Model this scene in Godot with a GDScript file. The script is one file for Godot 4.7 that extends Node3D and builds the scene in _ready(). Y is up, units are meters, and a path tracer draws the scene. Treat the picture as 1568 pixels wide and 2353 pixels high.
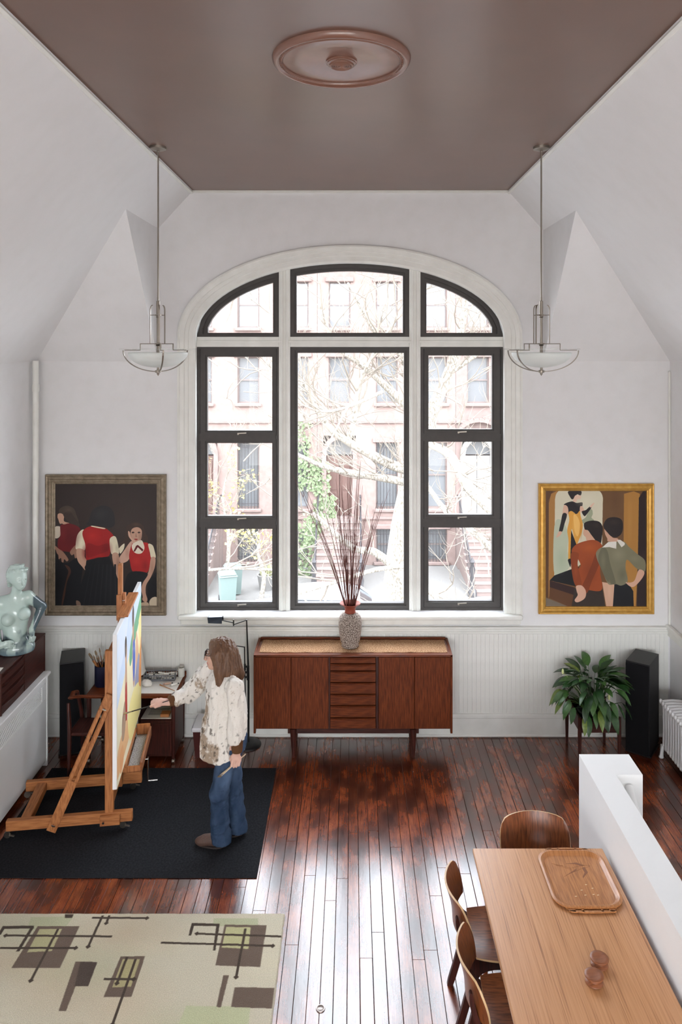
extends Node3D
# An artist's studio: tall room with an arched window, easel, sideboard, dining table.
# Units are metres, y up; the camera stands at x = 0, z = 0, looks along -z; «d» is the distance in front of it.

const FOC := 1700.0      # focal length in pixels of the 1568 x 2353 frame
const CX := 810.0        # the lens axis meets the frame here (shifted lens)
const CY := 797.0
const EYE := 4.0
const DW := 7.615        # window wall
const XL := -3.25        # left wall
const XR := 3.27         # right wall
const YC := 5.607        # ceiling
const YE := 3.85         # eaves
const ZB := 3.2          # wall behind the camera (z)

var M := {}
var used := {}
var rng := RandomNumberGenerator.new()

# ---------------------------------------------------------------- helpers
func W(x, y, d) -> Vector3: return Vector3(x, y, -d)
func P(px, py, d) -> Vector3: return Vector3((px - CX) / FOC * d, EYE - (py - CY) / FOC * d, -d)
func fx(px, d) -> float: return (px - CX) / FOC * d
func fy(py, d) -> float: return EYE - (py - CY) / FOC * d
func fd(py, y := 0.0) -> float: return (EYE - y) * FOC / (py - CY)
func rr(a, b) -> float: return rng.randf_range(a, b)

func numbered(called: String) -> String:
	var k = used.get(called, 0)
	used[called] = k + 1
	return called if k == 0 else "%s_%03d" % [called, k]

func tag(o, label: String, category: String, group := "", kind := ""):
	if label: o.set_meta("label", label)
	if category: o.set_meta("category", category)
	if group: o.set_meta("group", group)
	if kind: o.set_meta("kind", kind)
	return o

func thing(called: String, label: String, category: String, at := Vector3.ZERO, turn := 0.0, group := "", kind := "") -> Node3D:
	var o := Node3D.new()
	o.name = numbered(called)
	add_child(o)
	o.position = at
	o.rotation.y = turn
	return tag(o, label, category, group, kind)

func struct(called: String, mb, m, parent = null) -> MeshInstance3D:
	var o = part(called, mb, m, parent)
	if parent == null: o.set_meta("kind", "structure")
	return o

func part(called: String, mb, m, parent = null, at := Vector3.ZERO) -> MeshInstance3D:
	var o := MeshInstance3D.new()
	o.mesh = mb if mb is Mesh else mb.mesh()
	o.material_override = m
	if parent == null:
		o.name = numbered(called)
		add_child(o)
	else:
		o.name = called
		parent.add_child(o, true)
	o.position = at
	return o

func copy(root, at, turn := 0.0, label := ""):
	var r = root.duplicate()
	var n: String = root.name
	if n.length() > 4 and n[n.length() - 4] == "_": n = n.substr(0, n.length() - 4)
	r.name = numbered(n)
	add_child(r)
	r.position = at
	r.rotation.y = turn
	if label: r.set_meta("label", label)
	return r

class MB:
	var v := PackedVector3Array()
	var n := PackedVector3Array()
	var uv := PackedVector2Array()
	var c := PackedColorArray()
	var t := Transform3D()
	var uvm := 0            # 1: uv from x, z   2: from x, y   3: from z, y
	var uvs := Vector2.ONE
	var uvo := Vector2.ZERO
	var tint := Color.WHITE
	var colored := false
	func pt(p, q, u):
		v.append(t * p)
		n.append((t.basis * q).normalized())
		if uvm == 1: u = Vector2(p.x, p.z) * uvs + uvo
		elif uvm == 2: u = Vector2(p.x, -p.y) * uvs + uvo
		elif uvm == 3: u = Vector2(p.z, -p.y) * uvs + uvo
		uv.append(u)
		c.append(tint)
	func tri(a, b, d, na, nb, nd, ua := Vector2.ZERO, ub := Vector2.ZERO, ud := Vector2.ZERO):
		pt(a, na, ua)
		if ((d - a).cross(b - a).dot(na + nb + nd) >= 0.0) == (t.basis.determinant() > 0.0):
			pt(b, nb, ub)
			pt(d, nd, ud)
		else:
			pt(d, nd, ud)
			pt(b, nb, ub)
	func flat(a, b, d, out):
		var q = (d - a).cross(b - a).normalized()
		if q.dot(out) < 0: q = -q
		tri(a, b, d, q, q, q)
	func quad(a, b, d, e, out, uvq := []):
		var q = (d - a).cross(b - a)
		if q.length() < 1e-12: q = (e - a).cross(d - a)
		q = q.normalized()
		if q.dot(out) < 0: q = -q
		if uvq.size() == 4:
			tri(a, b, d, q, q, q, uvq[0], uvq[1], uvq[2])
			tri(a, d, e, q, q, q, uvq[0], uvq[2], uvq[3])
		else:
			tri(a, b, d, q, q, q)
			tri(a, d, e, q, q, q)
	func squad(a, b, d, e, na, nb, nd, ne, ua := Vector2.ZERO, ub := Vector2.ZERO, ud := Vector2.ZERO, ue := Vector2.ZERO):
		tri(a, b, d, na, nb, nd, ua, ub, ud)
		tri(a, d, e, na, nd, ne, ua, ud, ue)
	# box between two corners with chamfered edges
	func box(lo, hi, ch := 0.0):
		var l = Vector3(minf(lo.x, hi.x), minf(lo.y, hi.y), minf(lo.z, hi.z))
		var h = Vector3(maxf(lo.x, hi.x), maxf(lo.y, hi.y), maxf(lo.z, hi.z))
		var s = h - l
		ch = minf(ch, 0.45 * minf(s.x, minf(s.y, s.z)))
		var mid = (l + h) * 0.5
		var e = s * 0.5
		var ax = [Vector3.RIGHT, Vector3.UP, Vector3.BACK]
		for i in 3:
			var j = (i + 1) % 3
			var k = (i + 2) % 3
			for sg in [-1.0, 1.0]:
				var o = mid + ax[i] * e[i] * sg
				var a = ax[j] * (e[j] - ch)
				var b = ax[k] * (e[k] - ch)
				quad(o - a - b, o + a - b, o + a + b, o - a + b, ax[i] * sg)
				if ch > 0.0:
					for s2 in [-1.0, 1.0]:   # edge between face i and face j
						var p0 = mid + ax[i] * e[i] * sg + ax[j] * (e[j] - ch) * s2
						var p1 = mid + ax[i] * (e[i] - ch) * sg + ax[j] * e[j] * s2
						quad(p0 - b, p0 + b, p1 + b, p1 - b, ax[i] * sg + ax[j] * s2)
		if ch > 0.0:
			for sx in [-1.0, 1.0]:
				for sy in [-1.0, 1.0]:
					for sz in [-1.0, 1.0]:
						var q = Vector3(sx, sy, sz)
						var f = e * q
						flat(mid + f - Vector3(0, ch * sy, ch * sz), mid + f - Vector3(ch * sx, 0, ch * sz), mid + f - Vector3(ch * sx, ch * sy, 0), q)
		return self
	func cbox(cn, size, ch := 0.0): return box(cn - size * 0.5, cn + size * 0.5, ch)
	# straight bar of rectangular section from a to b; «up» gives the direction of its height
	func bar(a, b, wd, ht, up := Vector3.UP, ch := 0.002):
		var z = (b - a).normalized()
		var x = up.cross(z).normalized()
		var y = z.cross(x)
		var keep = t
		t = t * Transform3D(Basis(x, y, z), (a + b) * 0.5)
		cbox(Vector3.ZERO, Vector3(wd, ht, (b - a).length()), ch)
		t = keep
		return self
	func tube(pts, rad, sides := 8, caps := true, flatness := 1.0):
		var rings = []
		var nr = []
		var x = Vector3.ZERO
		var last = pts.size() - 1
		for i in pts.size():
			var z = (pts[mini(i + 1, last)] - pts[maxi(i - 1, 0)]).normalized()
			if x == Vector3.ZERO:
				x = z.cross(Vector3.UP if absf(z.y) < 0.9 else Vector3.RIGHT).normalized()
			x = (x - z * x.dot(z)).normalized()
			var y = z.cross(x)
			var r = rad[i] if rad is Array else rad
			var ring = []
			var rn = []
			for k in sides:
				var a = TAU * k / sides
				ring.append(pts[i] + (x * cos(a) + y * sin(a) * flatness) * r)
				rn.append(x * cos(a) + y * sin(a) / flatness)
			rings.append(ring)
			nr.append(rn)
		for i in last:
			for k in sides:
				var l = (k + 1) % sides
				squad(rings[i][k], rings[i][l], rings[i + 1][l], rings[i + 1][k], nr[i][k], nr[i][l], nr[i + 1][l], nr[i + 1][k])
		if caps:
			var z0 = (pts[0] - pts[1]).normalized()
			var z1 = (pts[last] - pts[last - 1]).normalized()
			for k in sides:
				var l = (k + 1) % sides
				tri(pts[0], rings[0][k], rings[0][l], z0, z0, z0)
				tri(pts[last], rings[last][k], rings[last][l], z1, z1, z1)
		return self
	# profile of (radius, height) turned about the y axis at «cn»
	func lathe(cn, prof, segs := 24, crease := 0.7, scale_z := 1.0):
		var m = prof.size()
		if prof[0].y > prof[m - 1].y + 0.002 and prof[0] != prof[m - 1]:      # profiles run upwards
			prof = prof.duplicate()
			prof.reverse()
		var sn = []
		for i in m - 1:
			var e = prof[i + 1] - prof[i]
			sn.append(Vector2(e.y, -e.x).normalized())
		for i in m - 1:
			var a = sn[i]
			var b = sn[i]
			if i > 0 and sn[i - 1].dot(sn[i]) > crease: a = (sn[i - 1] + sn[i]).normalized()
			if i < m - 2 and sn[i + 1].dot(sn[i]) > crease: b = (sn[i + 1] + sn[i]).normalized()
			for k in segs:
				var q0 = TAU * k / segs
				var q1 = TAU * (k + 1) / segs
				var d0 = Vector3(cos(q0), 0, sin(q0) * scale_z)
				var d1 = Vector3(cos(q1), 0, sin(q1) * scale_z)
				var p = prof[i]
				var r = prof[i + 1]
				squad(cn + d0 * p.x + Vector3(0, p.y, 0), cn + d1 * p.x + Vector3(0, p.y, 0), cn + d1 * r.x + Vector3(0, r.y, 0), cn + d0 * r.x + Vector3(0, r.y, 0),
					d0 * a.x + Vector3(0, a.y, 0), d1 * a.x + Vector3(0, a.y, 0), d1 * b.x + Vector3(0, b.y, 0), d0 * b.x + Vector3(0, b.y, 0))
		return self
	# polygon in the x-y plane of «t», between z0 and z1
	func prism(poly, z0, z1):
		var pp := PackedVector2Array(poly)
		var ix = Geometry2D.triangulate_polygon(pp)
		for i in range(0, ix.size(), 3):
			for q in [[z1, 1.0], [z0, -1.0]]:
				var a = pp[ix[i]]
				var b = pp[ix[i + 1]]
				var d = pp[ix[i + 2]]
				flat(Vector3(a.x, a.y, q[0]), Vector3(b.x, b.y, q[0]), Vector3(d.x, d.y, q[0]), Vector3(0, 0, signf(z1 - z0) * q[1]))
		var cw = Geometry2D.is_polygon_clockwise(pp)
		for i in pp.size():
			var a = pp[i]
			var b = pp[(i + 1) % pp.size()]
			var e = b - a
			var o = Vector3(e.y, -e.x, 0) * (-1.0 if cw else 1.0)
			quad(Vector3(a.x, a.y, z0), Vector3(b.x, b.y, z0), Vector3(b.x, b.y, z1), Vector3(a.x, a.y, z1), o)
		return self
	func ball(cn, rad, segs := 12, rings := 8):
		if not rad is Vector3: rad = Vector3.ONE * rad
		for i in rings:
			for k in segs:
				var q = []
				for ab in [[i, k], [i + 1, k], [i + 1, k + 1], [i, k + 1]]:
					var la = PI * ab[0] / rings - PI / 2
					var lo = TAU * ab[1] / segs
					q.append(Vector3(cos(la) * cos(lo), sin(la), cos(la) * sin(lo)))
				var g = q.map(func(w): return (w / rad).normalized())
				squad(cn + q[0] * rad, cn + q[1] * rad, cn + q[2] * rad, cn + q[3] * rad, g[0], g[1], g[2], g[3])
		return self
	# slab: flat polygon given as 3D points, thickened along «th»
	func slab(pts, th):
		var k = pts.size()
		var cen = Vector3.ZERO
		for p in pts: cen += p / k
		for i in k - 2:
			flat(pts[0], pts[i + 1], pts[i + 2], -th)
			flat(pts[0] + th, pts[i + 1] + th, pts[i + 2] + th, th)
		for i in k:
			var a = pts[i]
			var b = pts[(i + 1) % k]
			quad(a, b, b + th, a + th, (a + b) * 0.5 - cen)
		return self
	# profile of points (x out of the wall, y) swept along a polyline with mitred corners: frames and mouldings. Frame plane x-y, out = +z
	func mesh() -> ArrayMesh:
		var m := ArrayMesh.new()
		if v.is_empty(): return m
		var a = []
		a.resize(Mesh.ARRAY_MAX)
		a[Mesh.ARRAY_VERTEX] = v
		a[Mesh.ARRAY_NORMAL] = n
		a[Mesh.ARRAY_TEX_UV] = uv
		if colored: a[Mesh.ARRAY_COLOR] = c
		m.add_surface_from_arrays(Mesh.PRIMITIVE_TRIANGLES, a)
		return m

func mb(t := Transform3D()) -> MB:
	var b := MB.new()
	b.t = t
	return b

# a moulding: 2D path (x, y) in a plane at depth z, profile of (offset to the left of the path, height towards +z)
func moulding(b: MB, path, prof, z := 0.0, closed := true):
	var k = path.size()
	var rows = []
	for i in k:
		var p = path[i]
		var a = path[(i + k - 1) % k] if closed or i > 0 else p
		var c = path[(i + 1) % k] if closed or i < k - 1 else p
		var d0 = (p - a).normalized() if a != p else (c - p).normalized()
		var d1 = (c - p).normalized() if c != p else d0
		var n0 = Vector2(-d0.y, d0.x)
		var n1 = Vector2(-d1.y, d1.x)
		var m = (n0 + n1) / maxf(0.25, 1.0 + n0.dot(n1))
		var row = []
		for q in prof: row.append(Vector3(p.x + m.x * q.x, p.y + m.y * q.x, z + q.y))
		rows.append(row)
	for i in (k if closed else k - 1):
		var r0 = rows[i]
		var r1 = rows[(i + 1) % k]
		for j in prof.size() - 1:
			var e = prof[j + 1] - prof[j]
			var along = (path[(i + 1) % k] - path[i]).normalized()
			var left = Vector2(-along.y, along.x)
			var o = Vector3(left.x * -e.y, left.y * -e.y, e.x)   # normal of the profile edge, to its upper side
			b.quad(r0[j], r1[j], r1[j + 1], r0[j + 1], o)
	if not closed:
		for e in [[rows[0], path[0] - path[1]], [rows[k - 1], path[k - 1] - path[k - 2]]]:
			for j in range(1, prof.size() - 1): b.flat(e[0][0], e[0][j], e[0][j + 1], Vector3(e[1].x, e[1].y, 0))

# ---------------------------------------------------------------- textures and materials
func ramp(cols, offs = null) -> Gradient:
	var g := Gradient.new()
	var o := PackedFloat32Array()
	for i in cols.size(): o.append(offs[i] if offs else float(i) / (cols.size() - 1))
	g.offsets = o
	g.colors = PackedColorArray(cols)
	return g

func noise(sd, freq, octaves := 4, type := FastNoiseLite.TYPE_SIMPLEX_SMOOTH, warp := 0.0) -> FastNoiseLite:
	var f := FastNoiseLite.new()
	f.seed = sd
	f.noise_type = type
	f.frequency = freq
	f.fractal_octaves = octaves
	if warp > 0.0:
		f.domain_warp_enabled = true
		f.domain_warp_amplitude = warp
		f.domain_warp_frequency = freq * 0.7
	return f

func ntex(f: FastNoiseLite, cols = null, offs = null, size := 512) -> NoiseTexture2D:
	var t := NoiseTexture2D.new()
	t.width = size
	t.height = size
	t.seamless = true
	t.seamless_blend_skirt = 0.25
	t.noise = f
	if cols: t.color_ramp = ramp(cols, offs)
	return t

func C8(r, g, b, a := 255.0) -> Color: return Color(r / 255.0, g / 255.0, b / 255.0, a / 255.0)

func plain(col: Color, rough := 0.6, spec := 0.5, metal := 0.0) -> StandardMaterial3D:
	var m := StandardMaterial3D.new()
	m.albedo_color = col
	m.roughness = rough
	m.metallic = metal
	m.metallic_specular = spec
	return m

func tri3(m: StandardMaterial3D, tex, scale: Vector3, bump = null, bump_cm := 0.0) -> StandardMaterial3D:
	m.uv1_triplanar = true
	m.uv1_scale = scale
	m.uv1_triplanar_sharpness = 8.0
	if tex: m.albedo_texture = tex
	if bump:
		m.heightmap_enabled = true
		m.heightmap_texture = bump
		m.heightmap_scale = bump_cm
	return m

# wood with its grain along an axis of the part (0 x, 1 y, 2 z)
func wood(tex, axis: int, rough := 0.4, across := 2.2, along := 0.22, tint := Color.WHITE) -> StandardMaterial3D:
	var m := plain(tint, rough)
	var s := Vector3.ONE * across
	s[axis] = along
	return tri3(m, tex, s, M.grainbump, 0.02)

# ---------------------------------------------------------------- drawing flat print on an Image
func fill_poly(im: Image, poly, col: Color):
	var lo = 1e9
	var hi = -1e9
	for p in poly:
		lo = minf(lo, p.y)
		hi = maxf(hi, p.y)
	for y in range(maxi(0, int(lo)), mini(im.get_height() - 1, int(hi)) + 1):
		var xs = []
		for i in poly.size():
			var a = poly[i]
			var b = poly[(i + 1) % poly.size()]
			if (a.y <= y + 0.5) != (b.y <= y + 0.5):
				xs.append(a.x + (y + 0.5 - a.y) / (b.y - a.y) * (b.x - a.x))
		xs.sort()
		for i in range(0, xs.size() - 1, 2):
			im.fill_rect(Rect2i(int(xs[i]), y, maxi(1, int(xs[i + 1]) - int(xs[i])), 1), col)

func spline(pts, closed := true, steps := 6):
	var out = []
	var k = pts.size()
	for i in (k if closed else k - 1):
		var p0 = pts[(i + k - 1) % k] if closed or i > 0 else pts[0]
		var p1 = pts[i]
		var p2 = pts[(i + 1) % k]
		var p3 = pts[(i + 2) % k] if closed or i < k - 2 else p2
		for s in steps:
			out.append(p1.cubic_interpolate(p2, p0, p3, float(s) / steps))
	if not closed: out.append(pts[k - 1])
	return out

func xy(a):
	var out = []
	for i in range(0, a.size(), 2): out.append(Vector2(a[i], a[i + 1]))
	return out

func soft(im: Image, cn: Vector2, rad: Vector2, col: Color, hard := 0.0):
	for y in range(maxi(0, int(cn.y - rad.y)), mini(im.get_height(), int(cn.y + rad.y) + 1)):
		for x in range(maxi(0, int(cn.x - rad.x)), mini(im.get_width(), int(cn.x + rad.x) + 1)):
			var q = Vector2((x - cn.x) / rad.x, (y - cn.y) / rad.y).length()
			if q < 1.0:
				var k = col.a * clampf((1.0 - q) / maxf(0.001, 1.0 - hard), 0, 1)
				im.set_pixel(x, y, im.get_pixel(x, y).lerp(Color(col, 1), k))

func picture(im: Image) -> StandardMaterial3D:
	var m := plain(Color.WHITE, 0.42, 0.4)
	m.albedo_texture = ImageTexture.create_from_image(im)
	return m

# ---------------------------------------------------------------- smooth bodies: capsules and ellipsoids joined by a smooth minimum, meshed as surface nets
class Field:
	var lo: Vector3
	var cell: float
	var nx: int
	var ny: int
	var nz: int
	var f := PackedFloat32Array()
	func _init(a: Vector3, b: Vector3, s: float):
		lo = a
		cell = s
		nx = int((b.x - a.x) / s) + 2
		ny = int((b.y - a.y) / s) + 2
		nz = int((b.z - a.z) / s) + 2
		f.resize(nx * ny * nz)
		f.fill(0.06)
	func span(a: Vector3, b: Vector3):
		var q0 = (a - lo) / cell
		var q1 = (b - lo) / cell
		return [clampi(int(q0.x), 0, nx - 1), clampi(int(q1.x) + 1, 0, nx - 1), clampi(int(q0.y), 0, ny - 1), clampi(int(q1.y) + 1, 0, ny - 1), clampi(int(q0.z), 0, nz - 1), clampi(int(q1.z) + 1, 0, nz - 1)]
	func mixin(i: int, d: float, k: float):
		var a = f[i]
		if k < 0.0:          # cut away
			var kk = -k
			var h = clampf(0.5 - 0.5 * (a + d) / kk, 0, 1)
			f[i] = lerpf(a, -d, h) + kk * h * (1.0 - h)
		else:
			var h = clampf(0.5 + 0.5 * (a - d) / k, 0, 1)
			f[i] = lerpf(a, d, h) - k * h * (1.0 - h)
	# tapered capsule; «sq» squeezes it along direction «dir» (1 = round)
	func cap(a: Vector3, b: Vector3, ra: float, rb: float, k := 0.02, dir := Vector3.ZERO, sq := 1.0):
		var m = maxf(ra, rb) * maxf(1.0, 1.0) + absf(k) + cell * 2
		var s = span(a.min(b) - Vector3.ONE * m, a.max(b) + Vector3.ONE * m)
		var ab = b - a
		var l2 = maxf(ab.length_squared(), 1e-9)
		for z in range(s[4], s[5] + 1):
			for y in range(s[2], s[3] + 1):
				for x in range(s[0], s[1] + 1):
					var p = lo + Vector3(x, y, z) * cell
					var h = clampf((p - a).dot(ab) / l2, 0, 1)
					var w = p - a - ab * h
					if sq != 1.0:
						w += dir * (w.dot(dir) * (1.0 / sq - 1.0))
					var d = w.length() - lerpf(ra, rb, h)
					if sq != 1.0 and d > 0: d *= minf(1.0, sq)
					mixin(x + nx * (y + ny * z), d, k)
	func ell(c: Vector3, r: Vector3, k := 0.02, rot := Basis()):
		var m = maxf(r.x, maxf(r.y, r.z)) + absf(k) + cell * 2
		var s = span(c - Vector3.ONE * m, c + Vector3.ONE * m)
		var inv = rot.transposed()
		var rm = minf(r.x, minf(r.y, r.z))
		for z in range(s[4], s[5] + 1):
			for y in range(s[2], s[3] + 1):
				for x in range(s[0], s[1] + 1):
					var q = inv * (lo + Vector3(x, y, z) * cell - c)
					var k0 = (q / r).length()
					var k1 = (q / (r * r)).length()
					var d = k0 * (k0 - 1.0) / k1 if k1 > 1e-6 else -rm
					mixin(x + nx * (y + ny * z), d, k)
	func below(y0: float):   # keep only what lies above a height
		for z in nz:
			for y in ny:
				var d = y0 - (lo.y + y * cell)
				for x in nx:
					var i = x + nx * (y + ny * z)
					f[i] = maxf(f[i], d)
	func rough(ns: FastNoiseLite, amp: float, stretch := Vector3.ONE):
		for z in nz:
			for y in ny:
				for x in nx:
					var i = x + nx * (y + ny * z)
					if absf(f[i]) < 0.045:
						var p = (lo + Vector3(x, y, z) * cell) * stretch
						f[i] += amp * ns.get_noise_3dv(p)
	func mesh(color = null) -> ArrayMesh:
		var id := PackedInt32Array()
		id.resize(nx * ny * nz)
		id.fill(-1)
		var v := PackedVector3Array()
		var nn := PackedVector3Array()
		var cc := PackedColorArray()
		var sy = nx
		var sz = nx * ny
		for z in nz - 1:
			for y in ny - 1:
				for x in nx - 1:
					var i = x + sy * y + sz * z
					var a0 = f[i]
					var a1 = f[i + 1]
					var a2 = f[i + sy]
					var a3 = f[i + sy + 1]
					var a4 = f[i + sz]
					var a5 = f[i + sz + 1]
					var a6 = f[i + sz + sy]
					var a7 = f[i + sz + sy + 1]
					var c = int(a0 < 0) + int(a1 < 0) + int(a2 < 0) + int(a3 < 0) + int(a4 < 0) + int(a5 < 0) + int(a6 < 0) + int(a7 < 0)
					if c == 0 or c == 8: continue
					var s = Vector3.ZERO
					var k = 0
					for e in [[a0, a1, 0, 0, 0, 0], [a2, a3, 0, 1, 0, 0], [a4, a5, 0, 0, 1, 0], [a6, a7, 0, 1, 1, 0], [a0, a2, 0, 0, 0, 1], [a1, a3, 1, 0, 0, 1], [a4, a6, 0, 0, 1, 1], [a5, a7, 1, 0, 1, 1], [a0, a4, 0, 0, 0, 2], [a1, a5, 1, 0, 0, 2], [a2, a6, 0, 1, 0, 2], [a3, a7, 1, 1, 0, 2]]:
						if (e[0] < 0) != (e[1] < 0):
							var h = e[0] / (e[0] - e[1])
							var q = Vector3(e[2], e[3], e[4])
							q[e[5]] += h
							s += q
							k += 1
					id[i] = v.size()
					v.append(lo + (Vector3(x, y, z) + s / k) * cell)
					var g = Vector3(a1 + a3 + a5 + a7 - a0 - a2 - a4 - a6, a2 + a3 + a6 + a7 - a0 - a1 - a4 - a5, a4 + a5 + a6 + a7 - a0 - a1 - a2 - a3)
					nn.append(g.normalized())
					cc.append(Color.WHITE)
		var ix := PackedInt32Array()
		var step = [1, sy, sz]
		for z in range(1, nz - 1):
			for y in range(1, ny - 1):
				for x in range(1, nx - 1):
					var i = x + sy * y + sz * z
					if id[i] < 0 and id[i - 1] < 0 and id[i - sy] < 0 and id[i - sz] < 0: continue
					for ax in 3:
						var ins = f[i] < 0
						if ins == (f[i + step[ax]] < 0): continue
						var u = step[(ax + 1) % 3]
						var w = step[(ax + 2) % 3]
						var q = [id[i], id[i - u], id[i - u - w], id[i - w]]
						if q.min() < 0: continue
						if ins: ix.append_array([q[0], q[2], q[1], q[0], q[3], q[2]])
						else: ix.append_array([q[0], q[1], q[2], q[0], q[2], q[3]])
		var m := ArrayMesh.new()
		var a = []
		a.resize(Mesh.ARRAY_MAX)
		a[Mesh.ARRAY_VERTEX] = v
		a[Mesh.ARRAY_NORMAL] = nn
		a[Mesh.ARRAY_INDEX] = ix
		if color:
			for i in v.size(): cc[i] = color.call(v[i], nn[i])
			a[Mesh.ARRAY_COLOR] = cc
		m.add_surface_from_arrays(Mesh.PRIMITIVE_TRIANGLES, a)
		return m

func joined(meshes) -> ArrayMesh:
	var v := PackedVector3Array()
	var n := PackedVector3Array()
	var c := PackedColorArray()
	var ix := PackedInt32Array()
	var hasc = true
	for m in meshes:
		var a = m.surface_get_arrays(0)
		var o = v.size()
		v.append_array(a[Mesh.ARRAY_VERTEX])
		n.append_array(a[Mesh.ARRAY_NORMAL])
		if a[Mesh.ARRAY_COLOR] == null: hasc = false
		else: c.append_array(a[Mesh.ARRAY_COLOR])
		if a[Mesh.ARRAY_INDEX] == null:
			for i in a[Mesh.ARRAY_VERTEX].size(): ix.append(o + i)
		else:
			for i in a[Mesh.ARRAY_INDEX]: ix.append(o + i)
	var b = []
	b.resize(Mesh.ARRAY_MAX)
	b[Mesh.ARRAY_VERTEX] = v
	b[Mesh.ARRAY_NORMAL] = n
	b[Mesh.ARRAY_INDEX] = ix
	if hasc: b[Mesh.ARRAY_COLOR] = c
	var r := ArrayMesh.new()
	r.add_surface_from_arrays(Mesh.PRIMITIVE_TRIANGLES, b)
	return r

func _ready():
	rng.seed = 20240611
	# ------------------------------------------------------------ camera
	var cam := Camera3D.new()
	cam.name = "camera"
	cam.projection = Camera3D.PROJECTION_FRUSTUM
	cam.near = 0.05
	cam.far = 400.0
	cam.size = 0.05 * 2353.0 / FOC
	cam.frustum_offset = Vector2((784.0 - CX) / FOC, -(1176.5 - CY) / FOC) * 0.05
	cam.position = Vector3(0, EYE, 0)
	add_child(cam)
	# ------------------------------------------------------------ overcast sky and exposure
	var env := Environment.new()
	env.background_mode = Environment.BG_SKY
	var sm := ProceduralSkyMaterial.new()
	sm.sky_top_color = Color(0.93, 0.96, 1.0)
	sm.sky_horizon_color = Color(0.97, 0.98, 1.0)
	sm.ground_horizon_color = Color(0.55, 0.54, 0.53)
	sm.ground_bottom_color = Color(0.5, 0.49, 0.48)
	var sk := Sky.new()
	sk.sky_material = sm
	env.sky = sk
	env.background_energy_multiplier = 13.5
	env.tonemap_mode = Environment.TONE_MAPPER_LINEAR
	env.tonemap_exposure = 1.0
	env.sdfgi_enabled = true
	env.ssao_enabled = true
	env.ssil_enabled = true
	var we := WorldEnvironment.new()
	we.name = "world"
	we.environment = env
	add_child(we)
	# daylight that comes in at the windows
	daylight(Vector3(-0.025, 2.9, -(DW + 0.30)), Vector2(3.1, 3.5), 0.0, 0.0)
	for q in REAR: daylight(Vector3(q[0], (q[2] + q[3]) * 0.5, ZB + 0.26), Vector2(q[1], q[3] - q[2]), PI, 2.3)
	make_materials()
	room()
	arched_window()
	floor_boards()
	wainscot()
	ceiling_parts()
	outside()
	furniture()
	left_side()
	artist()
	table_corner()
	right_corner()

const REAR := [[1.75, 1.5, 0.9, 3.3], [-0.1, 1.5, 0.9, 3.3], [-1.95, 1.5, 0.9, 3.3]]   # windows behind the camera: middle x, width, sill, head

func daylight(at: Vector3, size: Vector2, turn: float, power: float):
	if power <= 0.0: return
	var l := AreaLight3D.new()
	l.name = "daylight"
	l.area_size = size
	l.area_normalize_energy = false
	l.light_energy = power
	l.light_color = Color(1.0, 0.985, 0.965)
	l.area_range = 30.0
	l.shadow_enabled = true
	add_child(l, true)
	l.position = at
	l.rotation.y = PI + turn     # the light shines along its own -z; the window wall's daylight goes to +z

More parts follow.
